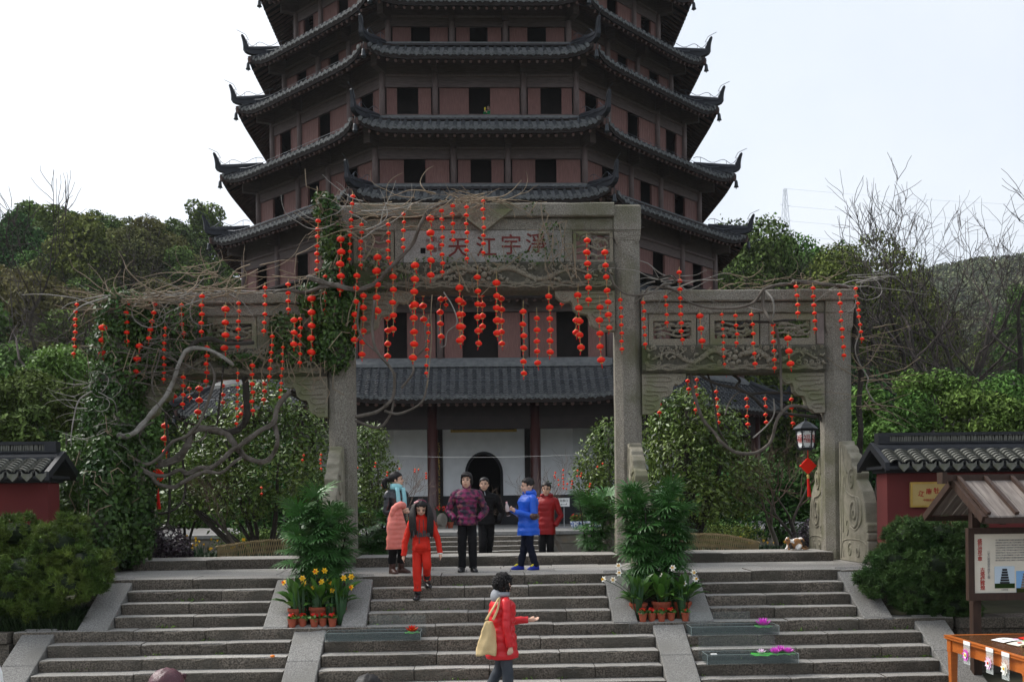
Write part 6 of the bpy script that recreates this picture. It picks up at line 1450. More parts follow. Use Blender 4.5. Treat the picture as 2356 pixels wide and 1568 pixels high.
# ------------------------------------------------------------------ stall table with goods
GZ0 = -1.44; TT = -.69
tb = empty('wooden_table', (6.6, 11.9, GZ0), 0, 'orange brown wooden table with a dark top at the lower right', 'table'); I = Matrix.Translation(-tb.location)
def tp(mb, name, m, **kw): o = mb.build(name, m, tb, **kw); o.matrix_local = I; return o
X0, X1, Y0_, Y1_ = 5.93, 7.45, 10.95, 12.92
b = MB(); b.box(X0+.03,X1-.03,Y0_+.03,Y1_-.03,TT-.03,TT-.002); tp(b, 'table_top', MAT['table_top_wood'])
b = MB()
for d, za, zb in ((0,-.012,.0),(.012,-.026,-.012),(.0,-.040,-.026),(.014,-.054,-.040)):
    b.box(X0+d,X0+.06,Y0_+d,Y1_-d,TT+za,TT+zb+.001); b.box(X1-.06,X1-d,Y0_+d,Y1_-d,TT+za,TT+zb+.001); b.box(X0+.06,X1-.06,Y0_+d,Y0_+.06,TT+za,TT+zb+.001); b.box(X0+.06,X1-.06,Y1_-.06,Y1_-d,TT+za,TT+zb+.001)
tp(b, 'moulded_edge', MAT['orange_wood'])
for x in (X0+.08, X1-.08):
    for y in (Y0_+.08, Y1_-.08): tp(MB().loft([[(x+sx_*w,y+sy_*w,z) for sx_,sy_ in ((-1,-1),(1,-1),(1,1),(-1,1))] for z,w in ((GZ0,.035),(TT-.22,.046),(TT-.21,.052),(TT-.055,.052))]), 'leg', MAT['orange_wood'])
for x in (X0+.06, X1-.06): tp(MB().box(x-.012,x+.012,Y0_+.13,Y1_-.13,TT-.20,TT-.055), 'apron', MAT['orange_wood'])
for y in (Y0_+.06, Y1_-.06): tp(MB().box(X0+.13,X1-.13,y-.012,y+.012,TT-.20,TT-.055), 'apron', MAT['orange_wood'])
def lotus(mbp, n=8, r=.10, layers=3, m1=0):
    for l in range(layers):
        for i in range(n):
            a = 2*math.pi*(i+.5*l)/n; el = R(24+30*l); L = r*1.15*(1-.14*l); d = Vector((math.cos(a)*math.cos(el), math.sin(a)*math.cos(el), math.sin(el))); s = Vector((-math.sin(a),math.cos(a),0))*L*.26; u = Vector((0,0,1))
            p = [Vector((0,0,.006*l)), d*L*.5+s-u*.0, d*L*.5-s, d*L+u*L*.16, d*L*.5-u*L*.08]
            mbp.add(p, [(0,1,4),(0,4,2),(1,3,4),(4,3,2)])
def bag(y, label, petal, centre, h=.20):
    t = empty('lotus_packet', (X0-.006, y, TT-.03), 0, label, 'packet', 'packets of paper lotuses taped to the table'); 
    MB().box(-.006,-.002,-.085,.085,-.012,.035).build('tape', MAT['paper_white'], t)
    MB().box(-.006,.0,-.08,.08,-.012-h,-.012).build('clear_bag', MAT['film_clear'], t)
    b = MB(); lotus(b, 9, .082, 2); b.xf(Matrix.Translation((-.012,0,-.012-h*.52)) @ Matrix.Rotation(R(-90),4,'Y') @ Matrix.Diagonal((1,1,.25,1))); f = b.build('paper_lotus', MAT[petal], t, fixn=False)
    b = MB(); lotus(b, 7, .050, 1); b.xf(Matrix.Translation((-.022,0,-.012-h*.52)) @ Matrix.Rotation(R(-90),4,'Y') @ Matrix.Diagonal((1,1,.25,1))); b.build('pale_petals', MAT['flower_white'], t, fixn=False)
    MB().ball((-.03,0,-.012-h*.52),(.006,.018,.018),8,6).build('flower_centre', MAT[centre], t)
bag(12.28, 'furthest lotus packet on the table edge, magenta with a yellow centre', 'lotus_pink', 'flower_yellow', .24); bag(11.72, 'middle lotus packet on the table edge, pale purple with a red centre', 'lotus_pale', 'flower_red', .26); bag(11.36, 'nearest lotus packet on the table edge, all white', 'flower_white', 'flower_yellow', .27)
def flat(x, y, w, l, rz, z, label, name, m, cat, deco=()):
    t = empty(name, (x,y,TT+z), rz, label, cat, 'goods lying on the table'); b = MB(); 
    vs = []; n = 6
    for i in range(n+1):
        for j in (0,1): f = i/n; vs.append((-w/2+w*f, (-l/2,l/2)[j], .006+.022*math.sin(math.pi*f)))
    b.add(vs, [(2*i,2*i+2,2*i+3,2*i+1) for i in range(n)]); b.build('packet_film', MAT[m], t, fixn=False)
    for k, (px, py, r, mm) in enumerate(deco): MB().lathe([(r,.030),(r*.5,.034),(.001,.033)], (px,py,0), 9, cap=False).build('print_spot', MAT[mm], t)
flat(6.45,12.25,.34,.26,.1,.0,'flat clear packet of white paper flowers on the table','flower_packet','paper_white','packet',((-.05,.02,.05,'flower_white'),(.06,-.03,.04,'lotus_pale')))
flat(6.85,12.35,.36,.26,-.1,.0,'flat packet with red and yellow print behind the green bottle','flower_packet','flower_red','packet',((-.08,.0,.035,'flower_yellow'),(.02,.04,.04,'flower_yellow'),(.09,-.04,.03,'flower_orange')))
flat(6.50,11.95,.40,.22,.15,.0,'lower clear packet with red print in front on the table','flower_packet','paper_cream','packet',((-.1,.0,.03,'flower_red'),(.04,.02,.035,'flower_red')))
gb = empty('green_bottle', (6.84,12.02,TT), 0, 'bright green plastic bottle with a white cap on the table', 'bottle'); mat('bottle_green', (.16,.80,.03), .35, spec=.5)
MB().lathe([(.001,0),(.055,0),(.058,.02),(.048,.035),(.058,.05),(.058,.145),(.050,.155),(.058,.165),(.052,.19),(.036,.205)], seg=16, cap=False).build('bottle_body', MAT['bottle_green'], gb, smooth=True); MB().lathe([(.040,.203),(.040,.245),(.036,.25),(.001,.25)], seg=14, cap=False).build('cap', MAT['paper_white'], gb)
for i, (x, y, rz, L, r, m, lab) in enumerate(((6.62,11.78,.15,.62,.016,'bamboo','rearmost thin bamboo flute on the table'),(6.66,11.62,.06,.60,.018,'steel','silver grey flute lying between the bamboo ones'),(6.58,11.52,-.03,.66,.016,'bamboo','pale bamboo flute with a brown binding'),(6.68,11.42,.04,.60,.019,'twig_tan','brown flute second from the table front'),(6.66,11.28,.0,.55,.021,'bamboo','thick bamboo flute nearest the table front'))):
    t = empty('flute', (x,y,TT+r+.001), rz, lab, 'flute', 'flutes lying on the table'); b = MB(); b.tube([(-L/2,0,0),(L/2,0,0)], r, 8); b.build('tube', MAT[m], t, smooth=False); b = MB(); 
    for k in range(4): b.tube([(-L*.35+k*L*.2,0,0),(-L*.35+k*L*.2+.012,0,0)], r*1.06, 8)
    b.build('binding', MAT['notice_wood'], t)
gd_ = empty('green_tipped_stick', (6.33,11.66,TT), 0, 'wooden stick with a round green tip leaning over the table goods', 'stick'); b = MB(); b.tube([(-.0,0,.085),(.70,.12,.075)], .012, 6); b.build('stick', MAT['bamboo'], gd_); MB().ball((0,0,.087),.026,10,7).build('green_tip', MAT['bottle_green'], gd_, smooth=True)

# ------------------------------------------------------------------ clear tanks with lotus lamps
def tank(x0, x1, yf, yb, z, h, label, pane):
    t = empty('water_tank', ((x0+x1)/2, (yf+yb)/2, z), 0, label, 'tank', 'clear acrylic tanks on the steps'); I = Matrix.Translation(-t.location); th = .008
    for nm, bx_ in (('front_pane',(x0,x1,yf,yf+th,z,z+h)),('back_pane',(x0,x1,yb-th,yb,z,z+h)),('side_pane',(x0,x0+th,yf+th,yb-th,z,z+h)),('side_pane',(x1-th,x1,yf+th,yb-th,z,z+h)),('base_pane',(x0+th,x1-th,yf+th,yb-th,z+.001,z+th))): MB().box(*bx_).build(nm, MAT['acrylic'], t).matrix_local = I
    e = MB(); 
    for yy_ in (yf, yb-.004): e.box(x0,x1,yy_-.001,yy_+.004,z+h-.003,z+h+.001)
    for xx_ in (x0, x1-.004): e.box(xx_,xx_+.004,yf+.005,yb-.005,z+h-.003,z+h+.0012); e.box(xx_-.001,xx_+.004,yf-.001,yf+.004,z+.002,z+h-.003)
    e.build('polished_edges', mat('acrylic_edge', (.30,.35,.34), .3) if 'acrylic_edge' not in MAT else MAT['acrylic_edge'], t).matrix_local = I
    MB().box(x0+th+.001,x1-th-.001,yf+th+.001,yb-th-.001,z+th+.002,z+h*.78).build('water', MAT['water_clear'], t).matrix_local = I
    MB().box(pane[0],pane[1],yb+.010,yb+.016,z+h*.2,z+h+pane[2]).build('lid_pane', MAT['acrylic'], t).matrix_local = I
    return t
tank(-2.30,-.97,13.96,14.30,-.795,.12,'clear water tank with an orange lotus on the left of the middle steps',(-1.72,-.92,.20)); tank(2.82,4.07,13.96,14.30,-.795,.125,'upper clear water tank with one pink lotus on the right steps',(2.85,3.75,.17)); tank(2.92,4.17,13.42,13.76,-1.115,.135,'lower clear water tank with pink lotuses on the right steps',(2.88,3.95,.20))
def lotus_lamp(x, y, z, r, m, m2, label, pad=True, padr=1.1):
    t = empty('lotus_lamp', (x,y,z), rl.random(), label, 'lotus lamp', 'floating lotus lamps in the tanks'); b = MB(); lotus(b, 9, r, 2); b.build('outer_petals', MAT[m], t, fixn=False); b = MB(); lotus(b, 7, r*.62, 2); b.xf(Matrix.Translation((0,0,.012))); b.build('inner_petals', MAT[m2], t, fixn=False)
    if pad: 
        n = 18; MB().add([(0,0,-.004)]+[(r*padr*(1+.08*math.sin(i*2.2))*math.cos(i*6.28/n),r*padr*(1+.08*math.cos(i*1.7))*math.sin(i*6.28/n),-.008+.006*math.sin(i*2)) for i in range(n)], [(0,1+i,1+(i+1)%n) for i in range(n)]).build('leaf_pad', MAT['lotus_green'], t, fixn=False)
lotus_lamp(-1.10,14.10,-.690,.10,'flower_red','flower_yellow','red and yellow lotus lamp in the left tank'); lotus_lamp(3.89,14.14,-.690,.12,'lotus_pink','lotus_pink','single pink lotus lamp in the upper right tank')
for x, y, r, m2, lab in ((3.99,13.66,.095,'lotus_pale','rear pink lotus lamp in the lower right tank'),(4.07,13.56,.085,'lotus_pink','rightmost pink lotus lamp in the lower right tank'),(3.88,13.54,.09,'lotus_pink','front pink lotus lamp on the big leaf in the lower tank')): lotus_lamp(x, y, -.992, r, 'lotus_pink', m2, lab)
lotus_lamp(3.70,13.58,-1.0,.07,'lotus_pale','flower_white','pale half sunk lotus at the left of the lower tank group', True, 2.2)
cd = MB().box(3.02,3.10,13.60,13.66,-1.008,-.998).build('white_card', MAT['paper_white']); tag(cd, 'small white card floating in the lower right tank', 'card')
orp = MB().ball((-2.98,13.75,-.945),(.035,.03,.018),8,6).build('orange_peel', MAT['flower_orange'], smooth=True); tag(orp, 'bit of orange peel on a left step', 'peel')

# ------------------------------------------------------------------ street lantern and knots
sl = empty('street_lantern', (P(1854,1010,18.7).x, 18.7, P(1854,1012,18.7).z), 0, 'six-sided hanging street lantern with painted panels by the right pillar', 'lantern')
b = MB(); b.lathe([(.255,.225),(.26,.24),(.16,.33),(.06,.385),(.03,.40),(.02,.46)], seg=6); b.build('lantern_roof', MAT['bell_bronze'], sl)
b = MB()
for i in range(6):
    for k in range(1,6): f = k/6; a0, a1 = i*math.pi/3, (i+1)*math.pi/3; r = .26-.20*f; z = .243+.145*f; b.tube([(r*math.cos(a0),r*math.sin(a0),z),(r*math.cos(a1),r*math.sin(a1),z)], .007, 4)
b.build('roof_ribs', MAT['wire_metal'], sl)
rb_, rt_ = .165, .20; fr = MB(); mat('milk_glass', (.80,.82,.82), .35)
for i in range(6):
    a0, a1 = i*math.pi/3, (i+1)*math.pi/3; c0, c1 = Vector((math.cos(a0),math.sin(a0),0)), Vector((math.cos(a1),math.sin(a1),0))
    q = [c0*rb_+Vector((0,0,-.17)), c1*rb_+Vector((0,0,-.17)), c1*rt_+Vector((0,0,.20)), c0*rt_+Vector((0,0,.20))]
    b = MB(); n = (c0+c1).normalized(); b.add([p*.975 for p in q]+[p*.94 for p in q], [(0,1,2,3),(7,6,5,4),(0,4,5,1),(1,5,6,2),(2,6,7,3),(3,7,4,0)]); g_ = b.build('glass_panel', MAT['milk_glass'], sl)
    fr.bar(q[0],q[3],.024); fr.bar(q[0],q[1],.03); fr.bar(q[3],q[2],.03)
    for (pa, pb, pd) in ((q[0],q[1],q[3]),(q[1],q[0],q[2]),(q[3],q[2],q[0]),(q[2],q[3],q[1])):
        u_, v_ = (pb-pa)*.2, (pd-pa)*.12
        fr.bar(pa+v_,pa+v_+u_,.010); fr.bar(pa+u_,pa+v_+u_,.010); fr.bar(pa+v_*1.8,pa+v_*1.8+u_*.55,.008)
    if i in (3,4,5):
        ctr = (q[0]+q[1]+q[2]+q[3])/4; yaw_ = math.atan2(n.y, n.x)+math.pi/2
        text('福', .19, Matrix.Translation(ctr*1.0+n*.004) @ Matrix.Rotation(yaw_, 4, 'Z') @ FRONT, MAT['sign_red'], g_, 'lettering', .002, sx=.8)
fr.box(-.12,.12,-.12,.12,-.21,-.185); fr.build('lantern_frame', MAT['tile_black'], sl)
b = MB(); zt = .60; b.tube([(0,0,.44),(0,0,zt)], .012, 5); b.bar((-.16,0,zt+.02),(.43,.0,zt+.02),.05,.05); b.tube([(-.16,0,zt+.02),(-.20,0,zt+.07),(-.22,0,zt+.12)], .02, 5); b.build('bracket_arm', MAT['tile_black'], sl)
sl.scale = (.9,.9,.9); sl.rotation_euler = (0,0,R(-10))
def knot(u, v, D, s, lab, tas):
    p = P(u, v, D); t = empty('knot_ornament', p, 0, lab, 'ornament', 'red knot ornaments under the lanterns'); b = MB(); h = .14*s
    for i in range(-4,5): b.bar((i*h/4*.5-h*.5,0,i*h/4*.5+h*.5-h*.0), (i*h/4*.5+h*.5,0,i*h/4*.5-h*.5), .028*s,.022*s); b.bar((-i*h/4*.5-h*.5,-.008,i*h/4*.5-h*.5), (-i*h/4*.5+h*.5,-.008,i*h/4*.5+h*.5), .024*s,.02*s)
    for i in range(14):
        a = i*.449; b.ball((h*1.0*(abs(math.cos(a))**.6)*math.copysign(1,math.cos(a))*(1-abs(math.sin(a))*.0)*.98,0,h*1.0*math.sin(a)*(1-abs(math.cos(a))*.6)) if False else (h*1.02*math.cos(a)/(abs(math.cos(a))+abs(math.sin(a))),0,h*1.02*math.sin(a)/(abs(math.cos(a))+abs(math.sin(a)))), .022*s, 6, 4)
    b.tube([(0,0,h),(0,0,h+.16*s)], .006, 4); b.build('knot', MAT['lantern_red'], t)
    MB().lathe([(.022*s,-h-.02),(.028*s,-h-.05),(.022*s,-h-.10)], seg=8).build('gilt_bead', MAT['lantern_gold'], t); b = MB()
    for i in range(8): a = i*.785; b.tube([(.012*math.cos(a),.012*math.sin(a),-h-.08),(.022*s*math.cos(a)+.01,.022*s*math.sin(a),-h-.08-tas*.6),(.03*s*math.cos(a)+.02,.03*s*math.sin(a),-h-.08-tas)], .010*s, 4)
    b.build('tassel', MAT['tassel_red'], t)
knot(1859,1071,18.65,1.0,'red diamond knot with a long tassel under the street lantern',.36); knot(362,1094,18.9,1.0,'red knot with a long tassel half hidden behind the ivy pillar',.40)
# ------------------------------------------------------------------ things on the terrace
ss = empty('direction_sign', (P(1298,1203,38.0).x, 38.0, TZ), 0, 'white direction sign on a thin stand by the right column', 'sign')
MB().lathe([(.17,0),(.17,.015),(.03,.02)], seg=16).build('base', MAT['steel'], ss); MB().tube([(0,0,.015),(0,0,.80)], .014, 8).build('stand', MAT['steel'], ss); pl = MB().box(-.21,.21,-.02,.0,.80,1.12,.004).build('sign_panel', MAT['paper_white'], ss)
text('检票口', .11, Matrix.Translation((0,-.023,1.01)) @ FRONT, MAT['ink_dark'], pl, 'lettering', .002); ar = MB(); ar.box(-.10,.11,-.024,-.0205,.868,.884); ar.box(.094,.11,-.024,-.0205,.884,.93); ar.prism([(-.14,.876),(-.09,.90),(-.09,.852)],-.024,-.0205); ar.build('arrow', MAT['ink_dark'], pl)
fr = MB(); fr.box(-.22,.22,-.025,.005,1.12,1.13); fr.box(-.22,.22,-.025,.005,.79,.80); fr.box(-.22,-.21,-.025,.005,.80,1.12); fr.box(.21,.22,-.025,.005,.80,1.12); fr.build('sign_frame', MAT['steel'], ss)
mat('porcelain', (.75,.78,.82), .25, (.10,.18,.45), 14, 3, contrast=(.52,.56), spec=.5)
BUSH = cloud_mesh('leaves', [(0,0,.12,.16,.16,.14)], 90, .15, MAT['leaf_hill'], 9, up=.3, shell=.4); BLOS = cloud_mesh('blossoms', [(0,0,.20,.13,.13,.08)], 26, .06, MAT['flower_red'], 10, up=.6, aspect=.8)
ti = 0
for grp, us, D in (('right',(1322,1340,1358,1374),36.5),('left',(866,884,902,922,944,960),36.5)):
    for i, u in enumerate(us):
        t = empty('potted_plant', (P(u,1200,D).x, D+.1*(i%2), TZ), rl.uniform(0,6), f'blue and white pot with red flowers, {ORD[i]} from left on the {grp} terrace', 'potted plant', 'porcelain pots on the terrace')
        MB().lathe([(.09,0),(.13,.08),(.17,.24),(.18,.26),(.16,.26)], seg=14).build('pot', MAT['porcelain'], t, smooth=True); link('leaves', BUSH, t, (0,0,.26)); link('blossoms', BLOS, t, (0,0,.26))
for i, u in enumerate((1008,1022,1036)):
    D = 39.0; t = empty('potted_clivia', (P(u,1200,D).x, D, TZ), rl.uniform(0,6), f'orange flowered plant in a clay pot beside the left column, {ORD[i]} from the left', 'potted plant', 'clay pots beside the left column'); pot(t, .13, .24); link('leaves', bladeset(16,.75,i+20,.03), t, (0,0,.2))
    link('blossoms', BLOS, t, (0,0,.55), scale=1.2)
dr = MB().lathe([(.02,-.09),(.24,-.09),(.27,-.05),(.27,.05),(.24,.09),(.02,.09)], seg=22); dr.xf(Matrix.Translation((P(1017,1190,38.6).x,38.6,TZ+.33)) @ Matrix.Rotation(R(90),4,'Y') @ Matrix.Rotation(R(30),4,'X')); dr.box(P(1017,1190,38.6).x-.14,P(1017,1190,38.6).x+.14,38.35,38.85,TZ,TZ+.09)
o = dr.build('drum_stone', MAT['terrace_stone']); tag(o, 'round stone drum at the foot of the left red column', 'stone')
b = MB(); b.tube([P(888,1048,24.5)+Vector((0,0,-.01*math.sin(math.pi*i/12))) for i in (0,)]+[P(888+452*i/12,1048-3*i/12,24.5)+Vector((0,0,-.05*math.sin(math.pi*i/12))) for i in range(1,13)], .0022, 4); o = b.build('string_line', MAT['paper_white']); tag(o, 'thin white cord strung between the trees before the white wall', 'cord')
# ------------------------------------------------------------------ pylon on the far hill
px, py = 150.0, 482.0; zb = gz(px,py); pz = 151.0-zb
py_ = empty('lattice_pylon', (px,py,zb), .3, 'steel lattice power pylon on the hill behind the tall evergreen', 'pylon')
mat('pylon_steel', (.42,.46,.50), .7)
def leg_at(f): w = 3.4*(1-f)**1.1+.55; return w
for sx_, sy_ in ((-1,-1),(1,-1),(1,1),(-1,1)):
    b = MB(); b.tube([(sx_*leg_at(f),sy_*leg_at(f),pz*f) for f in np.linspace(0,1,9)], .10, 4); b.build('leg', MAT['pylon_steel'], py_)
b = MB(); fs = np.linspace(0,1,15)
for i in range(14):
    f0, f1 = fs[i], fs[i+1]
    for (ax,ay),(bx_,by_) in (((-1,-1),(1,-1)),((1,-1),(1,1)),((1,1),(-1,1)),((-1,1),(-1,-1))):
        b.tube([(ax*leg_at(f0),ay*leg_at(f0),pz*f0),(bx_*leg_at(f1),by_*leg_at(f1),pz*f1)], .055, 3); b.tube([(bx_*leg_at(f0),by_*leg_at(f0),pz*f0),(ax*leg_at(f1),ay*leg_at(f1),pz*f1)], .055, 3)
o = b.build('bracing', MAT['pylon_steel'], py_); o['kind'] = 'stuff'
b = MB()
for f in (.62,.74,.86): 
    for s_ in (-1,1): b.tube([(s_*leg_at(f),0,pz*f),(s_*(leg_at(f)+2.2),0,pz*f+.6)], .07, 4)
b.build('cross_arms', MAT['pylon_steel'], py_)
for i, f in enumerate((1.0,.86,.74,.62,.50,.40,.30)):
    b = MB(); z = zb+pz*f; b.tube([(px+30*q, py+3*q, z+.03*(q*30-160)**2/160-.03*160) for q in range(0,12)], .045, 4); o = b.build('power_line', MAT['pylon_steel']); tag(o, f'thin power line, {ORD[i]} from the top, running right from the pylon', 'power line', 'power lines across the sky')
# ------------------------------------------------------------------ cat on the sill
p = P(1826,1269,18.1); ct = empty('cat', (p.x,18.05,.17), R(-78), 'white and ginger calico cat crouching on the sill near the right pillar', 'cat')
b = MB(); b.ball((0,.06,.105),(.085,.16,.10),14,10); b.ball((0,.15,.11),(.09,.10,.105),12,9); b.ball((0,-.09,.10),(.07,.09,.085),12,8); b.ball((0,-.17,.165),(.052,.055,.048),12,9); b.ball((0,-.215,.15),(.024,.026,.02),8,6)
b.tube([(0,-.10,.12),(0,-.15,.155)], [.06,.045], 8)
for s_ in (-1,1):
    b.tube([(s_*.03,-.165,.19),(s_*.04,-.16,.235)], [.024,.004], 6); b.tube([(s_*.05,-.12,.08),(s_*.05,-.15,.03),(s_*.05,-.19,.018)], [.035,.024,.022], 7); b.tube([(s_*.075,.12,.08),(s_*.085,.06,.05),(s_*.08,.02,.02),(s_*.075,-.02,.018)], [.05,.04,.026,.02], 7)
b.tube(spline([(0,.24,.06),(.06,.29,.03),(.12,.22,.025),(.13,.12,.025)],3), .020, 6)
me = b.mesh('body', MAT['paper_white'], True); o = link('body', me)
def remesh(o, vox, ratio=.35, sm_=3):
    m1 = o.modifiers.new('r','REMESH'); m1.mode = 'VOXEL'; m1.voxel_size = vox
    m3 = o.modifiers.new('s','SMOOTH'); m3.iterations = sm_; m3.factor = .5
    if ratio < 1: m2 = o.modifiers.new('d','DECIMATE'); m2.ratio = ratio
    dg = bpy.context.evaluated_depsgraph_get(); me = bpy.data.meshes.new_from_object(o.evaluated_get(dg)); me.name = o.name
    o.modifiers.clear(); o.data = me; me.polygons.foreach_set('use_smooth', [True]*len(me.polygons)); return o
remesh(o, .011, .5); o.parent = ct
ct.scale = (1.0,.82,1.08)
cm = mat('cat_fur', (.75,.72,.68), .9, (.30,.15,.06), 5.5, 2, contrast=(.46,.50), c3=(.05,.04,.035), s3=4.5, t3=(.58,.60)); o.data.materials.clear(); o.data.materials.append(cm)
for s_ in (-1,1): MB().ball((s_*.022,-.215,.172),(.007,.005,.007),6,5).build('eye', MAT['ink_dark'], ct)
# white board cut by the left picture edge
wb = empty('white_board', (-3.62,7.2,-1.44), 0, 'edge of a white board with a rounded top at the left picture edge', 'board'); MB().prism([(-1.0,.95),(.10,.95),(.11,1.2),(.09,1.4),(.05,1.52),(-.02,1.60),(-1.0,1.62)],-.02,.02).build('board', MAT['paper_white'], wb); MB().box(-.6,-.54,-.03,.03,0,1.3).build('post', MAT['notice_wood'], wb)
# ------------------------------------------------------------------ people
mat('skin', (.64,.41,.30), .55, (.58,.35,.25), 12, 3, spec=.35)
mat('hair_black', (.008,.007,.007), .5, (.015,.012,.011), 30, 4, .2, 60, stretch=(3,3,.5), spec=.25)
mat('hair_maroon', (.055,.012,.018), .38, (.09,.02,.03), 30, 4, .3, 60, stretch=(3,3,.5), spec=.5)
mat('cloth_black', (.009,.009,.010), .85, (.014,.014,.015), 10, 3, spec=.12); mat('cloth_navy', (.008,.010,.020), .9, (.014,.016,.028), 10, 3, spec=.12)
mat('leather_black', (.012,.013,.017), .28, (.02,.021,.026), 8, 4, .4, 14, spec=.6)
mat('coat_red_dark', (.30,.010,.012), .55, (.22,.008,.010), 6, 3, .3, 14); mat('coat_red', (.66,.014,.022), .42, (.52,.010,.016), 6, 3, .35, 12, spec=.45)
mat('track_red', (.60,.022,.008), .75, (.50,.016,.006), 9, 4, .3, 20); mat('coat_coral', (.82,.25,.20), .55, (.74,.21,.165), 6, 3, .2, 14)
mat('coat_blue', (.008,.105,.62), .45, (.006,.08,.50), 6, 3, .35, 13, spec=.45)
mat('coat_floral', (.20,.014,.080), .5, (.018,.014,.028), 16, 4, .4, 16, contrast=(.40,.58), c3=(.20,.075,.065), s3=13, t3=(.55,.68))
mat('scarf_blue', (.34,.66,.70), .85, (.27,.56,.60), 16, 3, .3, 24, stretch=(4,4,.6)); mat('grey_knit', (.30,.31,.33), .9, (.24,.25,.27), 14, 4, .3, 30)
mat('trouser_grey', (.035,.042,.052), .75, (.05,.058,.07), 6, 3, .2, 10); mat('boot_brown', (.075,.030,.020), .4, (.05,.02,.014), 8, 3, spec=.5); mat('shoe_black', (.01,.01,.011), .35, spec=.5)
mat('shoe_blue', (.012,.03,.30), .5); mat('shoe_yellow', (.75,.62,.03), .5); mat('tote_tan', (.62,.47,.25), .8, (.54,.40,.20), 5, 4, .3, 14); mat('lip', (.32,.09,.075), .5); mat('green_knit', (.010,.30,.10), .7)
mat('pink_bow', (.85,.45,.45), .5); mat('headband', (.25,.03,.08), .4); mat('bottle_clear', (.50,.42,.42), .2); mat('cola', (.015,.006,.005), .2)

def rings_oval(levels, n=20):
    """levels: (z, half width, half depth, x, y)"""
    out = []
    for z, a, b, cx, cy in levels:
        r = []
        for k in range(n):
            th = 2*math.pi*k/n; c, s = math.cos(th), math.sin(th); e = .82
            r.append((cx+a*math.copysign(abs(c)**e, c), cy+b*math.copysign(abs(s)**e, s), z))
        out.append(r)
    return out
def interp_levels(levels, step):
    out = []
    for i in range(len(levels)-1):
        a, b = levels[i], levels[i+1]; m = max(1, int(round(abs(b[0]-a[0])/step)))
        for k in range(m): f = k/m; out.append(tuple(a[j]+(b[j]-a[j])*f for j in range(5)))
    out.append(levels[-1]); return out
def puff_tube(mb, pts, r0, r1, pitch, amp, seg=12, flat=1.0):
    sp = spline(pts, 10); n = len(sp); L = 0; rad = []
    for i, p in enumerate(sp):
        if i: L += (p-sp[i-1]).length
        f = i/(n-1); rad.append((r0+(r1-r0)*f)*(1+amp*(abs(math.sin(math.pi*L/pitch))-.5) if pitch else 1))
    mb.tube(sp, rad, seg)
def hand(mb, wrist, d, palm_n, s, curl=.5, fist=False):
    """palm and five fingers; d = direction of the fingers, palm_n = direction the palm faces"""
    d = Vector(d).normalized(); n = Vector(palm_n); n = (n-d*n.dot(d)).normalized(); a = d.cross(n); w = Vector(wrist)
    mb.tube([w-d*.02*s, w+d*.02*s, w+d*.055*s, w+d*.085*s], [.024*s,.028*s,.034*s,.030*s], 8)
    for i, l in enumerate((.062,.072,.068,.052)):
        o = w+d*.082*s+a*((i-1.5)*.019*s); c = 1.5 if fist else curl
        p1 = o+(d*math.cos(c*.6)+n*math.sin(c*.6))*l*.45*s; p2 = p1+(d*math.cos(c*1.3)+n*math.sin(c*1.3))*l*.33*s; p3 = p2+(d*math.cos(c*2.0)+n*math.sin(c*2.0))*l*.27*s
        mb.tube([o-d*.02*s,o,p1,p2,p3], [.0095*s,.0095*s,.009*s,.0082*s,.0065*s], 6)
    o = w+d*.03*s-a*.026*s; mb.tube([o, o-a*.022*s+d*.028*s+n*.012*s, o-a*.022*s+d*.060*s+n*.024*s], [.013*s,.0105*s,.008*s], 6)

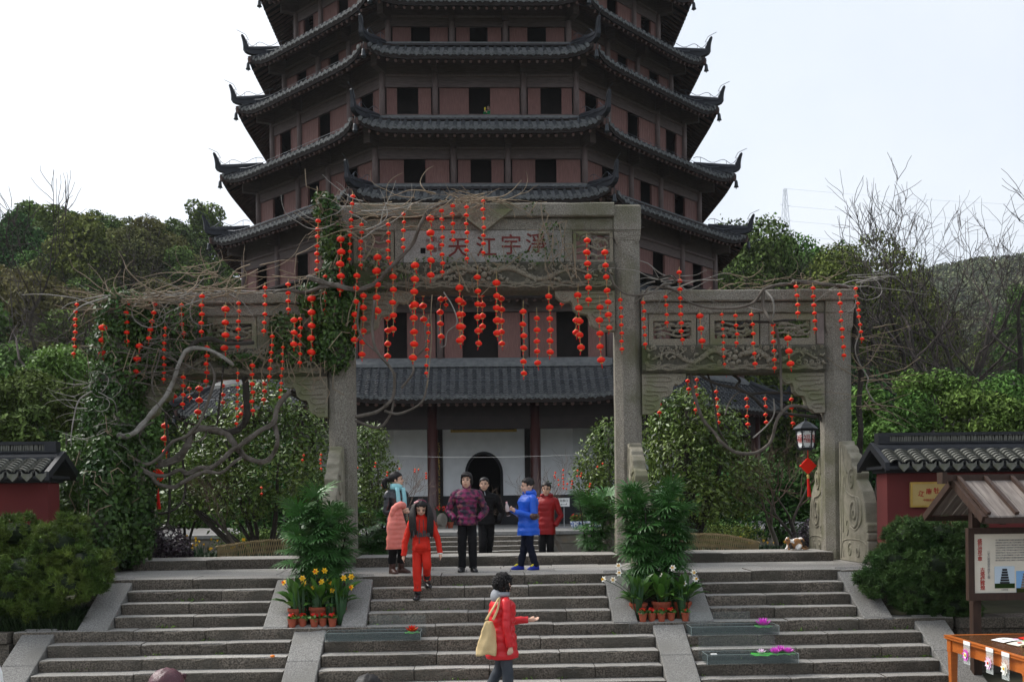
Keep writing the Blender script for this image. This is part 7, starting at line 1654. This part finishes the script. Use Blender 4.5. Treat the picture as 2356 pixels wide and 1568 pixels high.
def person(label, loc, rz, H, legs=None, arms=None, head=(0,0), lean=(0,0), female=True, coat=None, trousers='cloth_black', shoes='shoe_black', hair='short', hairmat='hair_black', sleeves=None, glasses=False, child=False, pockets=False, boots=0.0, vox=.0105, wide=1.0):
    t = empty('person', loc, rz, label, 'person'); hh = .252 if not child else .248; s = H/1.62
    sw = (.112 if female else .128)*H*wide; zsh = .815*H; lx, ly = lean
    def up(z): f = max(0, (z-.53*H)/(.35*H)); return Vector((lx*f, ly*f, z))
    L = legs or {}
    LG = {}
    for sd, k in ((-1,'R'),(1,'L')):
        d = L.get(k, {}); kn, an = d.get('knee', (0,-.01)), d.get('ankle', (0,0,0))
        LG[k] = (Vector((sd*.043*H,0,.52*H)), Vector((sd*.052*H+kn[0], kn[1], .285*H+an[2]*.6)), Vector((sd*.056*H+an[0], an[1]+.01, .052*H+an[2])), d.get('toe', (sd*.25,-1)))
    A = arms or {}; AR = {}
    for sd, k in ((-1,'R'),(1,'L')):
        d = A.get(k, {}); S0 = up(zsh)+Vector((sd*sw*.93,0,-.045*s)); E = Vector(d.get('elbow', (sd*(sw+.05*s), .02, .635*H))); W = Vector(d.get('wrist', (sd*(sw+.05*s), -.03, .485*H))); AR[k] = (S0, E, W, d)
    # body: one continuous surface
    b = MB()
    for k in 'RL':
        hp, kn, an, toe = LG[k]; b.tube(spline([hp+Vector((0,0,.02)), hp.lerp(kn,.5), kn, kn.lerp(an,.35), an],3), [.064*s*(1-.58*i/12) for i in range(13)], 10)
        td = Vector((toe[0],toe[1],0)).normalized(); b.tube([an-td*.02*s+Vector((0,0,-.03*s)), an+td*.06*s+Vector((0,0,-.045*s)), an+td*.11*s+Vector((0,0,-.055*s))], [.028*s,.026*s,.018*s], 8)
    tor = [(.50*H,.098*s,.080*s,0,0),(.58*H,.115*s,.088*s,0,0),(.64*H,.100*s,.080*s,0,0),(.73*H,.125*s,.095*s,0,0),(.79*H,.120*s,.085*s,0,.005),(.83*H,.07*s,.055*s,0,.01)]
    b.loft(rings_oval([(z,a,c,x+up(z).x,y+up(z).y) for z,a,c,x,y in tor]))
    for sd, k in ((-1,'R'),(1,'L')):
        S0, E, W, d = AR[k]; b.tube([up(zsh)+Vector((sd*.05*s,0,-.02)), S0, S0.lerp(E,.5), E, E.lerp(W,.5), W], [.05*s,.048*s,.042*s,.036*s,.032*s,.024*s], 9)
        if not d.get('hide'): hand(b, W, d.get('hd',(0,-.15,-1)), d.get('pn',(-sd,0,0)), s*(1.0 if not child else .9), d.get('curl',.45), d.get('fist',False))
    nk = up(.835*H); hc = up(.855*H)+Vector((0,-.012*s,.072*s+.038)); 
    HM = Matrix.Translation(hc) @ Matrix.Rotation(head[0],4,'Z') @ Matrix.Rotation(head[1],4,'X')
    b.tube([nk+Vector((0,.012,-.04)), hc+Vector((0,.015,-.03))], [.056*s,.050*s], 10)
    q = len(b.v); k_ = hh/.225
    b.ball((0,.012*k_,.035*k_),(.074*k_,.092*k_,.078*k_),16,12); b.ball((0,-.012*k_,-.035*k_),(.060*k_,.072*k_,.076*k_),14,10); b.ball((0,-.032*k_,-.078*k_),(.036*k_,.036*k_,.030*k_),10,8)
    b.tube([(0,-.074*k_,.022*k_),(0,-.092*k_,-.006*k_),(0,-.088*k_,-.020*k_)], [.010*k_,.0145*k_,.014*k_], 8)
    for sd in (-1,1): b.ball((sd*.074*k_,.012*k_,-.004*k_),(.010*k_,.020*k_,.031*k_),8,6); b.ball((sd*.036*k_,-.056*k_,-.022*k_),(.024*k_,.020*k_,.022*k_),8,6)
    b.ball((0,-.077*k_,-.053*k_),(.026*k_,.010*k_,.010*k_),10,6)
    b.xf(HM, q); o = link('body', b.mesh('body', MAT['skin'], True)); remesh(o, vox, .4, 3); o.parent = t
    # face
    def fm(): return MB()
    for sd in (-1,1):
        e = fm(); e.ball((sd*.031*k_,-.0765*k_,.012*k_),(.0155*k_,.008*k_,.0062*k_),10,6); e.xf(HM); e.build('eye', MAT['ink_dark'], t, smooth=True)
        e = fm(); e.tube([(sd*.014*k_,-.086*k_,.030*k_),(sd*.032*k_,-.084*k_,.035*k_),(sd*.050*k_,-.072*k_,.029*k_)], [.0030,.0042,.0022], 5); e.xf(HM); e.build('eyebrow', MAT[hairmat], t)
    e = fm(); e.tube([(-.024*k_,-.080*k_,-.053*k_),(-.009*k_,-.089*k_,-.050*k_),(0,-.090*k_,-.052*k_),(.009*k_,-.089*k_,-.050*k_),(.024*k_,-.080*k_,-.053*k_)], [.002,.0052,.0060,.0052,.002], 6); e.xf(HM); e.build('mouth', MAT['lip'], t)
    if glasses:
        e = fm()
        for sd in (-1,1):
            e.tube([(sd*.033*k_+.024*math.cos(i*.63),-.094*k_,.010*k_+.017*math.sin(i*.63)) for i in range(11)], .0018, 4); e.tube([(sd*.057*k_,-.094*k_,.014*k_),(sd*.080*k_,0,.014*k_)], .0018, 4)
        e.tube([(-.010,-.096*k_,.012),(.010,-.096*k_,.012)], .0018, 4); e.xf(HM); e.build('glasses', MAT['ink_dark'], t)
    # hair
    h = MB(); hs_ = random.Random(int(H*1000)); hl = .052*k_
    seg, rn = 22, 14; base = len(h.v); h.ball((0,.014*k_,.040*k_),(.085*k_,.103*k_,.090*k_),seg,rn)
    low = {'short':-.010,'bob':-.06,'pony':-.02,'long':-.05,'curly':-.04,'boy':.005,'tied':-.03}[hair]*k_
    for i in range(base, len(h.v)):
        x,y,z = h.v[i]; fr = -.022*k_
        hline = hl+(.020*k_ if hair in ('short','boy') else .010*k_)-(.016*k_ if hair == 'bob' else 0)-max(0,abs(x)-.03)*.45
        if z < hline and y < fr: y = fr+(y-fr)*.03; x *= .90
        if z < low and hair in ('short','boy','tied','pony'): z = low+(z-low)*.2; y = y*.9
        j = .0035*math.sin(x*160+z*90)+hs_.uniform(-.0025,.0025); h.v[i] = (x*(1+j*5), y+j, z+j)
    if hair == 'bob':
        for sd in (-1,1): h.ball((sd*.070*k_,.012*k_,-.006*k_),(.020*k_,.052*k_,.058*k_),10,8)
        h.ball((0,.070*k_,-.02*k_),(.072*k_,.040*k_,.062*k_),12,8)
        for i in range(-3,4): h.tube([(i*.017*k_,-.060*k_,.095*k_-abs(i)*.006),(i*.018*k_,-.083*k_,.078*k_),(i*.019*k_,-.084*k_,.050*k_+.006*(i%2))], [.014*k_,.011*k_,.003], 6)
    if hair in ('pony','tied'): 
        h.ball((0,.105*k_,.02*k_),(.045*k_,.040*k_,.045*k_),10,7); 
        if hair == 'pony': h.tube(spline([(0,.11*k_,.02),(0,.165*k_,.01),(0,.175*k_,-.06),(0,.155*k_,-.13)],3), [.030,.040,.046,.048,.048,.046,.042,.036,.028,.015], 10)
    if hair == 'long':
        for i in range(26):
            a = math.pi*(i/25)*1.06-.09; x = math.cos(a)*.084*k_; y = math.sin(a)*.085*k_+.01; dn = hs_.uniform(.34,.46)*k_*1.05
            h.tube(spline([(x*.7,y*.6,.085*k_),(x*1.06,y*1.05,.02),(x*1.22,y*1.12-.004,-.12),(x*1.55,y*1.1+(-.03 if abs(x) > .06 else .03),-dn)],3), [.020,.024,.026,.026,.025,.024,.022,.020,.014,.004], 7)
        hq = len(h.v)
        for sd in (-1,1):
            for i in range(7): h.tube(spline([(sd*(.048+.006*i)*k_,-.030*k_+.004*i,.095*k_-.006*i),(sd*(.092+.004*i)*k_,-.050*k_+.010*i,.01),(sd*(.100+.011*i),-.120+.010*i,-.14),(sd*(.080+.014*i),-.150+.014*i,-hs_.uniform(.32,.42)*k_)],3), [.012,.018,.022,.023,.023,.022,.020,.017,.012,.004], 7)
        h.xf(Matrix.Rotation(-head[1],4,'X'), hq)
    if hair == 'curly':
        for i in range(700):
            d = Vector((hs_.gauss(0,1),hs_.gauss(.25,1),hs_.gauss(.12,1))).normalized()
            if d.y < -.55 and d.z < .45: continue
            rj = hs_.uniform(.93,1.10); p_ = Vector((d.x*.100*k_*rj, d.y*.114*k_*rj+.014, d.z*.106*k_*rj+.028)); 
            h.ball(p_, (hs_.uniform(.007,.013)*k_, hs_.uniform(.007,.013)*k_, hs_.uniform(.010,.018)*k_), 5, 4)
    h.xf(HM); h.build('hair', MAT[hairmat], t, smooth=True)
    # trousers
    b = MB(); b.loft(rings_oval([(.46*H,.118*s,.092*s,0,0),(.50*H,.126*s,.098*s,0,0),(.56*H,.118*s,.092*s,0,0),(.60*H,.104*s,.084*s,0,0)]))
    for k in 'RL':
        hp, kn, an, toe = LG[k]; bot = an+Vector((0,0,(-.018 if not boots else boots*.55))); pts = spline([hp+Vector((0,0,-.01)), hp.lerp(kn,.5), kn, kn.lerp(bot,.5), bot],4); n = len(pts); rr_ = random.Random(n+int(H*100)); base_r = [.070,.076,.079,.080,.080,.078,.076,.075,.073,.071,.069,.067,.065,.064,.063,.063,.063]
        q_ = len(b.v); b.tube(spline(pts,2), [base_r[min(i//2,16)]*s*(1+rr_.uniform(-.03,.04)) for i in range(2*(n-1)+1)], 16); b.rumple(.010, 14, q_)
    b.build('trousers', MAT[trousers], t, smooth=True)
    for k in 'RL':
        hp, kn, an, toe = LG[k]; td = Vector((toe[0],toe[1],0)).normalized(); sdv = Vector((-td.y,td.x,0)); g0 = an.z-.052*H; b = MB(); rings = []
        for f, w, h0, h1 in ((-.066,.022,.006,.060),(-.055,.036,.002,.095),(-.015,.045,0,.105),(.03,.047,0,.098),(.08,.049,0,.076),(.125,.046,.002,.060),(.160,.034,.006,.044),(.175,.014,.012,.028)):
            c = Vector((an.x,an.y,0))+td*f*s*1.05; rings.append([tuple(c+sdv*(w*s*x)+Vector((0,0,g0+(h0+(h1-h0)*z)*s))) for x,z in ((-1,0),(1,0),(1.05,.35),(.8,.8),(.35,1),(-.35,1),(-.8,.8),(-1.05,.35))])
        b.loft(rings); o_ = b.build('shoe', MAT[shoes], t, smooth=True)
        if boots: b = MB(); b.tube([Vector((an.x,an.y,g0+.04)), Vector((an.x,an.y,g0+.12)).lerp(kn,.02), an.lerp(kn, boots/(kn.z-an.z)*1.25)], [.046*s,.052*s,.060*s], 12); b.build('boot_shaft', MAT[shoes], o_, smooth=True)
        if shoes == 'shoe_blue':
            b = MB(); b.tube([an+td*.05*s+Vector((0,0,.012)), an+td*.11*s+Vector((0,0,-.018))], .020, 8); b.build('tongue', MAT['shoe_yellow'], o_, smooth=True)
            b = MB(); rings = [[tuple(Vector((an.x,an.y,0))+td*f*s*1.06+sdv*(w*s*x)+Vector((0,0,g0-.001+.022*z))) for x,z in ((-1,0),(1,0),(1,1),(-1,1))] for f,w in ((-.054,.024),(-.02,.040),(.08,.045),(.14,.036),(.168,.012))]; b.loft(rings); b.build('sole', MAT['paper_white'], o_)
    # coat
    if coat:
        c = coat; m_ = MAT[c['mat']]; pitch, amp = c.get('pitch',.075)*1.0, c.get('amp',.06); hem = c['hem']*H; fl = c.get('flare',1.0); g = c.get('bulk',1.0); dp = c.get('depth',1.12)
        lv = [(hem,.158*s*fl*g,.130*s*fl*g,0,0),(.52*H,.152*s*g*(fl*.5+.5),.124*s*g,0,0),(.60*H,.136*s*g,.112*s*g,0,0),(.68*H,.142*s*g,.116*s*g,0,0),(.75*H,sw*1.04,.116*s*g,0,0),(.785*H,sw*1.0,.104*s*g,0,.003),(.812*H,sw*.86,.088*s*g,0,.006),(.832*H,sw*.62,.074*s*g,0,.01),(.848*H,.072*s,.066*s,0,.01),(.868*H,.066*s,.066*s,0,.006)]
        if hem > .52*H: lv = [lv[0]]+[l for l in lv[2:] if l[0] > hem]
        lv = interp_levels(lv, .012); out = []
        for z,a,d_,x,y in lv:
            f = 1+amp*(abs(math.sin(math.pi*(z-hem)/pitch))-.5) if z < .82*H and pitch else 1
            u_ = up(z); wk = 1+.012*math.sin(z*61)+.010*math.sin(z*23+1); out.append((z,a*f*wk,d_*f*(dp if z < .80*H else 1)*wk,x+u_.x,y+u_.y))
        b = MB(); b.loft(rings_oval(out, 36)); b.rumple(.011, 13); o = b.build('coat', m_, t, smooth=True)
        for sd, k in ((-1,'R'),(1,'L')):
            S0, E, W, d = AR[k]; b = MB(); puff_tube(b, [up(zsh)+Vector((sd*sw*.45,0,-.030*s)), S0, S0.lerp(E,.35), S0.lerp(E,.7), E, E.lerp(W,.55), W+(W-E).normalized()*(.02 if d.get('hide') else .0)], .062*s*g, .044*s*g, pitch, amp*.9, 16); b.rumple(.009, 16); b.build('sleeve', m_, o, smooth=True)
        if c.get('collar'): b = MB(); cz = up(.862*H); b.lathe([(.062*s,-.03),(.074*s,.0),(.076*s,.035),(.066*s,.05),(.060*s,.03)], tuple(cz+Vector((0,.004,0))), 16, 1.0, .95, cap=False); b.build('collar', MAT[c.get('collar_mat', c['mat'])], o, smooth=True)
        if c.get('hood'): b = MB(); hz = up(.84*H); b.ball(tuple(hz+Vector((0,.085*s,-.005))),(.115*s,.070*s,.095*s),14,10); b.tube([tuple(hz+Vector((.095*s*math.sin(a),.02*s-.085*s*math.cos(a)*-1,.022*s-.03*s*(1-math.cos(a))*.0))) for a in [R(-150)+R(300)*i/16 for i in range(17)]], .034*s, 8); b.build('hood', MAT[c.get('hood_mat', c['mat'])], o, smooth=True)
        if c.get('zip'): b = MB(); zf = up(.62*H); b.tube([(0,-.121*s*g*fl,hem+.01),(0,-.118*s*g,.6*H),(0,-.124*s*g,.72*H),(lx,-.07*s+ly,.85*H)], .006, 5); b.build('zip', MAT[c['zip']], o)
        return t, o, HM, AR, s, up
    return t, None, HM, AR, s, up
def at(u, v, D, z): p = P(u, v, D); return (p.x, D, z)

# woman with the blue scarf, a coral coat over her arms
H = 1.60; t, c, HM, AR, s, up = person('woman in black leather jacket with pale blue scarf holding a coral coat', at(914,1315,15.95,.0), R(42), H, head=(R(48),R(-2)), coat=dict(mat='leather_black', hem=.46, pitch=.085, amp=.05, collar=True), trousers='cloth_black', shoes='boot_brown', boots=.15, hair='pony',
    arms=dict(R=dict(elbow=(-.20,.0,.98), wrist=(-.03,-.23,.98), hd=(1,-.25,.05), pn=(0,0,-1)), L=dict(elbow=(.21,.0,1.0), wrist=(.05,-.22,1.02), hd=(-1,-.3,0), pn=(0,0,-1))))
b = MB(); q = len(b.v); cz = up(.858*H); b.lathe([(.075,-.055),(.098,-.03),(.10,.015),(.088,.05),(.070,.055)], tuple(cz), 18, cap=False); 
for sx, l in ((-.055,.52),(.06,.40)): b.loft([[(sx+x*(1+.2*f), -.098-.035*math.sin(f*2.6)+y, cz.z-.01-l*f) for x,y in ((-.038,0),(-.02,-.018),(0,-.010),(.02,-.020),(.040,0),(.02,.012),(0,.006),(-.02,.012))] for f in np.linspace(0,1,9)])
b.build('scarf', MAT['scarf_blue'], t, smooth=True)
cc = empty('coat', at(899,1315,15.9,.0), R(42), 'coral quilted coat hanging over the arms of the woman in the scarf', 'coat'); b = MB(); rg2 = []
for i, f in enumerate(np.linspace(0,1,46)):
    z = 1.06-.66*f; w = .085+.085*min(1,f*2.2)+.03*f; d = .060+.022*math.sin(min(1,f*3)*1.57)+.010*abs(math.sin(f*math.pi*9)); rg2.append([(-.045+w*math.cos(a)*(1+.05*math.sin(3*a+f*3)), -.225+d*math.sin(a)*(1+.15*math.sin(5*a)), z) for a in [2*math.pi*k/22 for k in range(22)]])
b.loft(rg2); b.rumple(.012, 12); b.build('coat_body', MAT['coat_coral'], cc, smooth=True); b = MB(); b.tube([(-.13,-.27,1.0),(-.15,-.285,.8),(-.17,-.29,.42)], .007, 5); b.build('zip', MAT['ink_dark'], cc)
b = MB(); puff_tube(b, [(.08,-.25,1.07),(-.03,-.30,1.09),(-.12,-.27,1.03),(-.14,-.24,.92)], .055, .045, .07, .12); b.build('coat_sleeve', MAT['coat_coral'], cc, smooth=True)

# girl in the red tracksuit coming down the steps, looking at her feet
H = 1.46; t, c, HM, AR, s, up = person('girl in red hooded tracksuit with long black hair stepping down the steps', at(971,1372,14.98,-.32), R(4), H, child=True, head=(R(2),R(30)), hair='long', coat=dict(mat='track_red', hem=.50, pitch=0, amp=0, bulk=1.0, flare=1.0), trousers='track_red', shoes='shoe_black', boots=.10, wide=.95,
    legs=dict(R=dict(knee=(.01,-.03), ankle=(.015,-.02,.0)), L=dict(knee=(.0,-.07), ankle=(.0,.20,.16))), arms=dict(R=dict(elbow=(-.235,.0,.88), wrist=(-.265,-.04,.665), hd=(-.1,-.15,-1)), L=dict(elbow=(.245,.01,.89), wrist=(.275,-.03,.685), hd=(.15,-.2,-1))))
b = MB(); q = 0; b.tube([(.088*math.cos(a),.015-.002,.055+.088*math.sin(a)*.95) for a in [math.pi*i/14 for i in range(15)]], .010, 6); b.xf(HM); b.build('headband', MAT['headband'], t)
b = MB(); b.ball((-.058,-.012,.128),(.024,.014,.017),8,6); b.ball((-.086,-.012,.112),(.022,.014,.017),8,6); b.ball((-.072,-.018,.120),(.010,.012,.010),6,5); b.xf(HM); b.build('hair_bow', MAT['pink_bow'], t, smooth=True)
text('Halle', .125, Matrix.Translation((.0,-.142,.975)) @ FRONT, MAT['ink_dark'], c, 'lettering', .010, off=.004)
b = MB()
for x, l in ((-.03,.33),(.035,.22)): b.tube([(x*.8,-.098,1.19),(x,-.146,1.08),(x*1.1,-.142,1.19-l)], .006, 5); b.ball((x*1.1,-.144,1.18-l),(.010,.010,.014),6,5)
b.build('drawstring', MAT['ink_dark'], c); b = MB(); b.loft(rings_oval([(.745,.095,.012,0,-.122),(.80,.098,.014,0,-.122),(.865,.070,.012,0,-.120)],14)); b.build('pouch_pocket', MAT['track_red'], c, smooth=True)
for sd in (-1,1): W_ = AR['R' if sd < 0 else 'L'][2]; b = MB(); b.lathe([(.034,-.012),(.038,.0),(.036,.02)], tuple(W_), 12, cap=False); b.build('white_cuff', MAT['paper_white'] if sd > 0 else MAT['track_red'], c, smooth=True)

# woman in the plum floral quilted coat
pk = dict(R=dict(elbow=(-.30,.03,.98), wrist=(-.20,-.10,.86), hide=True), L=dict(elbow=(.30,.03,.98), wrist=(.20,-.10,.86), hide=True))
t, c, HM, AR, s, up = person('woman in plum and black floral quilted coat standing with hands in pockets', at(1076,1312,16.1,.0), R(-4), 1.585, head=(R(-6),R(2)), hair='bob', coat=dict(mat='coat_floral', hem=.475, pitch=.082, amp=.075, bulk=1.12, collar=True), arms=pk, wide=1.12, legs=dict(R=dict(toe=(-.15,-1)), L=dict(toe=(.35,-1))))
# man in the black jacket behind the sill
pk2 = dict(R=dict(elbow=(-.30,.05,1.06), wrist=(-.22,-.06,.92), hide=True), L=dict(elbow=(.31,.06,1.06), wrist=(.23,-.06,.92), hide=True))
t, c, HM, AR, s, up = person('man in black padded jacket walking up behind the sill', at(1120,1290,18.95,-.165), R(6), 1.74, head=(R(-12),R(2)), female=False, hair='boy', coat=dict(mat='cloth_black', hem=.49, pitch=.08, amp=.05, collar=True, zip='steel'), arms=pk2, lean=(-.04,-.03), legs=dict(R=dict(knee=(.01,-.10), ankle=(.0,-.06,0)), L=dict(knee=(-.03,.02), ankle=(-.06,.22,.05))))
# boy in the blue coat with a bottle
H = 1.475; t, c, HM, AR, s, up = person('boy in bright blue padded coat holding a drink bottle with both hands', at(1217,1307,16.35,.0), R(-66), H, child=True, female=False, head=(R(-16),R(8)), hair='boy', coat=dict(mat='coat_blue', hem=.385, pitch=.12, amp=.035, bulk=1.10, flare=1.08, depth=1.3, hood=True), trousers='cloth_navy', shoes='shoe_blue',
    arms=dict(R=dict(elbow=(-.21,-.04,.90), wrist=(-.035,-.27,.98), hd=(.35,-.6,.55), pn=(1,0,0), curl=.8), L=dict(elbow=(.215,-.02,.885), wrist=(.04,-.25,.95), hd=(-.3,-.6,.55), pn=(-1,0,0), curl=.8)), legs=dict(R=dict(knee=(0,-.03), ankle=(-.01,-.12,0), toe=(-.1,-1)), L=dict(knee=(0,-.02), ankle=(.02,.06,0), toe=(.25,-1))))
E = AR['L'][1]; b = MB(); b.ball((E.x+.012,E.y+.01,E.z-.008),(.058,.080,.062),12,8); b.build('elbow_patch', MAT['boot_brown'], c, smooth=True); S0 = AR['L'][0]; b = MB(); b.ball((S0.x+.045,S0.y-.005,S0.z-.15),(.012,.030,.036),12,8); b.build('arm_badge', MAT['grey_knit'], c, smooth=True)
bt = empty('drink_bottle', (0,0,0), 0, 'small cola bottle held by the boy in the blue coat', 'bottle'); Mb = Matrix.Translation(at(1217,1307,16.35,.0)) @ Matrix.Rotation(R(-66),4,'Z') @ Matrix.Translation((.0,-.36,.885)) @ Matrix.Rotation(R(8),4,'X')
bt.matrix_local = Mb; MB().lathe([(.028,0),(.032,.01),(.030,.06),(.033,.11),(.030,.16),(.014,.205),(.013,.215)], seg=12).build('bottle_body', MAT['bottle_clear'], bt, smooth=True); MB().lathe([(.0325,.012),(.0305,.058),(.032,.075)], seg=12, cap=False).build('dark_drink', MAT['cola'], bt, smooth=True); MB().lathe([(.015,.215),(.015,.235)], seg=10).build('cap', MAT['pink_bow'], bt)
# woman in the dark red coat with glasses
t, c, HM, AR, s, up = person('woman with glasses in dark red padded coat behind the boy', at(1259,1285,18.9,-.165), R(-16), 1.63, head=(R(6),R(6)), hair='tied', glasses=True, coat=dict(mat='coat_red_dark', hem=.40, pitch=.11, amp=.04, bulk=1.02, hood=True, collar=True, collar_mat='grey_knit'), arms=dict(R=dict(elbow=(-.25,.04,1.0), wrist=(-.20,-.08,.84), hide=True), L=dict(elbow=(.26,.05,1.0), wrist=(.19,-.08,.84), hide=True)), legs=dict(R=dict(knee=(0,-.03), ankle=(.02,-.05,0)), L=dict(knee=(-.02,-.02), ankle=(-.05,.10,0))))
# woman in the scarlet coat in front, turned away to the right
H = 1.63; LW = at(1155,1500,12.7,-1.44); t, c, HM, AR, s, up = person('woman with curly hair in scarlet padded coat pointing right from the lower steps', LW, R(104), H, head=(R(14),R(6)), hair='curly', coat=dict(mat='coat_red', hem=.36, pitch=.105, amp=.055, bulk=1.06, flare=1.12, depth=1.32, hood=True, hood_mat='grey_knit'), trousers='trouser_grey', lean=(0,-.02), wide=1.02,
    arms=dict(R=dict(elbow=(-.235,.0,1.00), wrist=(-.235,-.045,.755), hd=(0,-.12,-1), pn=(.6,.4,0), fist=True), L=dict(elbow=(.21,-.14,1.02), wrist=(.16,-.40,1.03), hd=(-.1,-1,.0), pn=(-.4,0,.9), curl=.35)), legs=dict(R=dict(knee=(0,-.04), ankle=(0,-.08,0)), L=dict(knee=(0,.0), ankle=(0,.18,.03))))
tg = empty('tote_bag', LW, R(104), 'cream cloth tote bag hanging from the shoulder of the woman in scarlet', 'bag'); b = MB(); rg3 = []
for f in np.linspace(0,1,14): z = 1.08-.40*f; w = .055+.075*min(1,f*1.4); d = .022+.045*math.sin(min(1,f*1.2)*1.57); rg3.append([(-.165+d*math.cos(a)*(1+.25*math.sin(4*a+f*4))-.03*f, .205+.055*f+w*math.sin(a)*(1+.03*math.sin(7*a)), z-.03*abs(math.sin(a))*f) for a in [2*math.pi*k/24 for k in range(24)]])
b.loft(rg3); b.rumple(.016, 9); b.build('bag_body', MAT['tote_tan'], tg, smooth=True); b = MB()
for dx in (-.025,.02): b.tube(spline([(-.175+dx,.16,1.09),(-.185+dx*.5,.10,1.22),(-.13,.06,1.36),(-.185+dx*.5,.15,1.25),(-.175+dx,.25,1.09)],4), .011, 6)
b.build('handle', MAT['tote_tan'], tg, smooth=True)
# woman photographing from the pagoda window
zf = 17.70-.85; t, c, HM, AR, s, up = person('woman in green jacket at a pagoda window holding a phone', (P(1125,250,43.85).x, 43.85, zf), R(-18), 1.58, head=(R(-14),R(10)), hair='pony', coat=dict(mat='green_knit', hem=.50, pitch=.09, amp=.04, collar=True, collar_mat='paper_white'), arms=dict(R=dict(elbow=(-.22,-.12,1.05), wrist=(-.10,-.30,1.22), hd=(.2,-.3,1), pn=(1,0,0), curl=.8), L=dict(elbow=(.24,-.14,1.07), wrist=(-.0,-.30,1.17), hd=(-.4,-.3,.8), pn=(-1,0,0), curl=.8)))
b = MB(); b.loft(rings_oval([(.66*1.58,.10,.03,0,-.105),(.74*1.58,.105,.03,0,-.11),(.80*1.58,.08,.03,0,-.095)],14)); b.build('dark_bib', MAT['cloth_navy'], c, smooth=True)
ph = empty('phone', (0,0,0), 0, 'phone in a yellow green case held at the pagoda window', 'phone'); ph.matrix_local = Matrix.Translation((P(1125,250,43.85).x, 43.85, zf)) @ Matrix.Rotation(R(-18),4,'Z') @ Matrix.Translation((-.07,-.37,1.33)); MB().box(-.034,.034,-.005,.005,-.06,.06,.004).build('case', MAT['shoe_yellow'], ph); MB().box(-.030,.030,.0052,.0065,-.054,.054).build('screen', MAT['ink_dark'], ph)
# two onlookers close to the camera, only the tops of their heads in view
t, *_ = person('onlooker with maroon hair at the bottom edge left of the middle steps', at(384,1600,5.6,-1.44), R(175), 1.70, hair='bob', hairmat='hair_maroon', coat=dict(mat='cloth_black', hem=.45, collar=True)); t.location.z = P(384,1541,5.6).z - 1.70*.855-.245
t, *_ = person('onlooker with black hair at the bottom edge below the left tank', at(848,1600,6.4,-1.44), R(180), 1.60, hair='tied', coat=dict(mat='cloth_navy', hem=.45, collar=True)); t.location.z = P(848,1552,6.4).z - 1.60*.855-.245
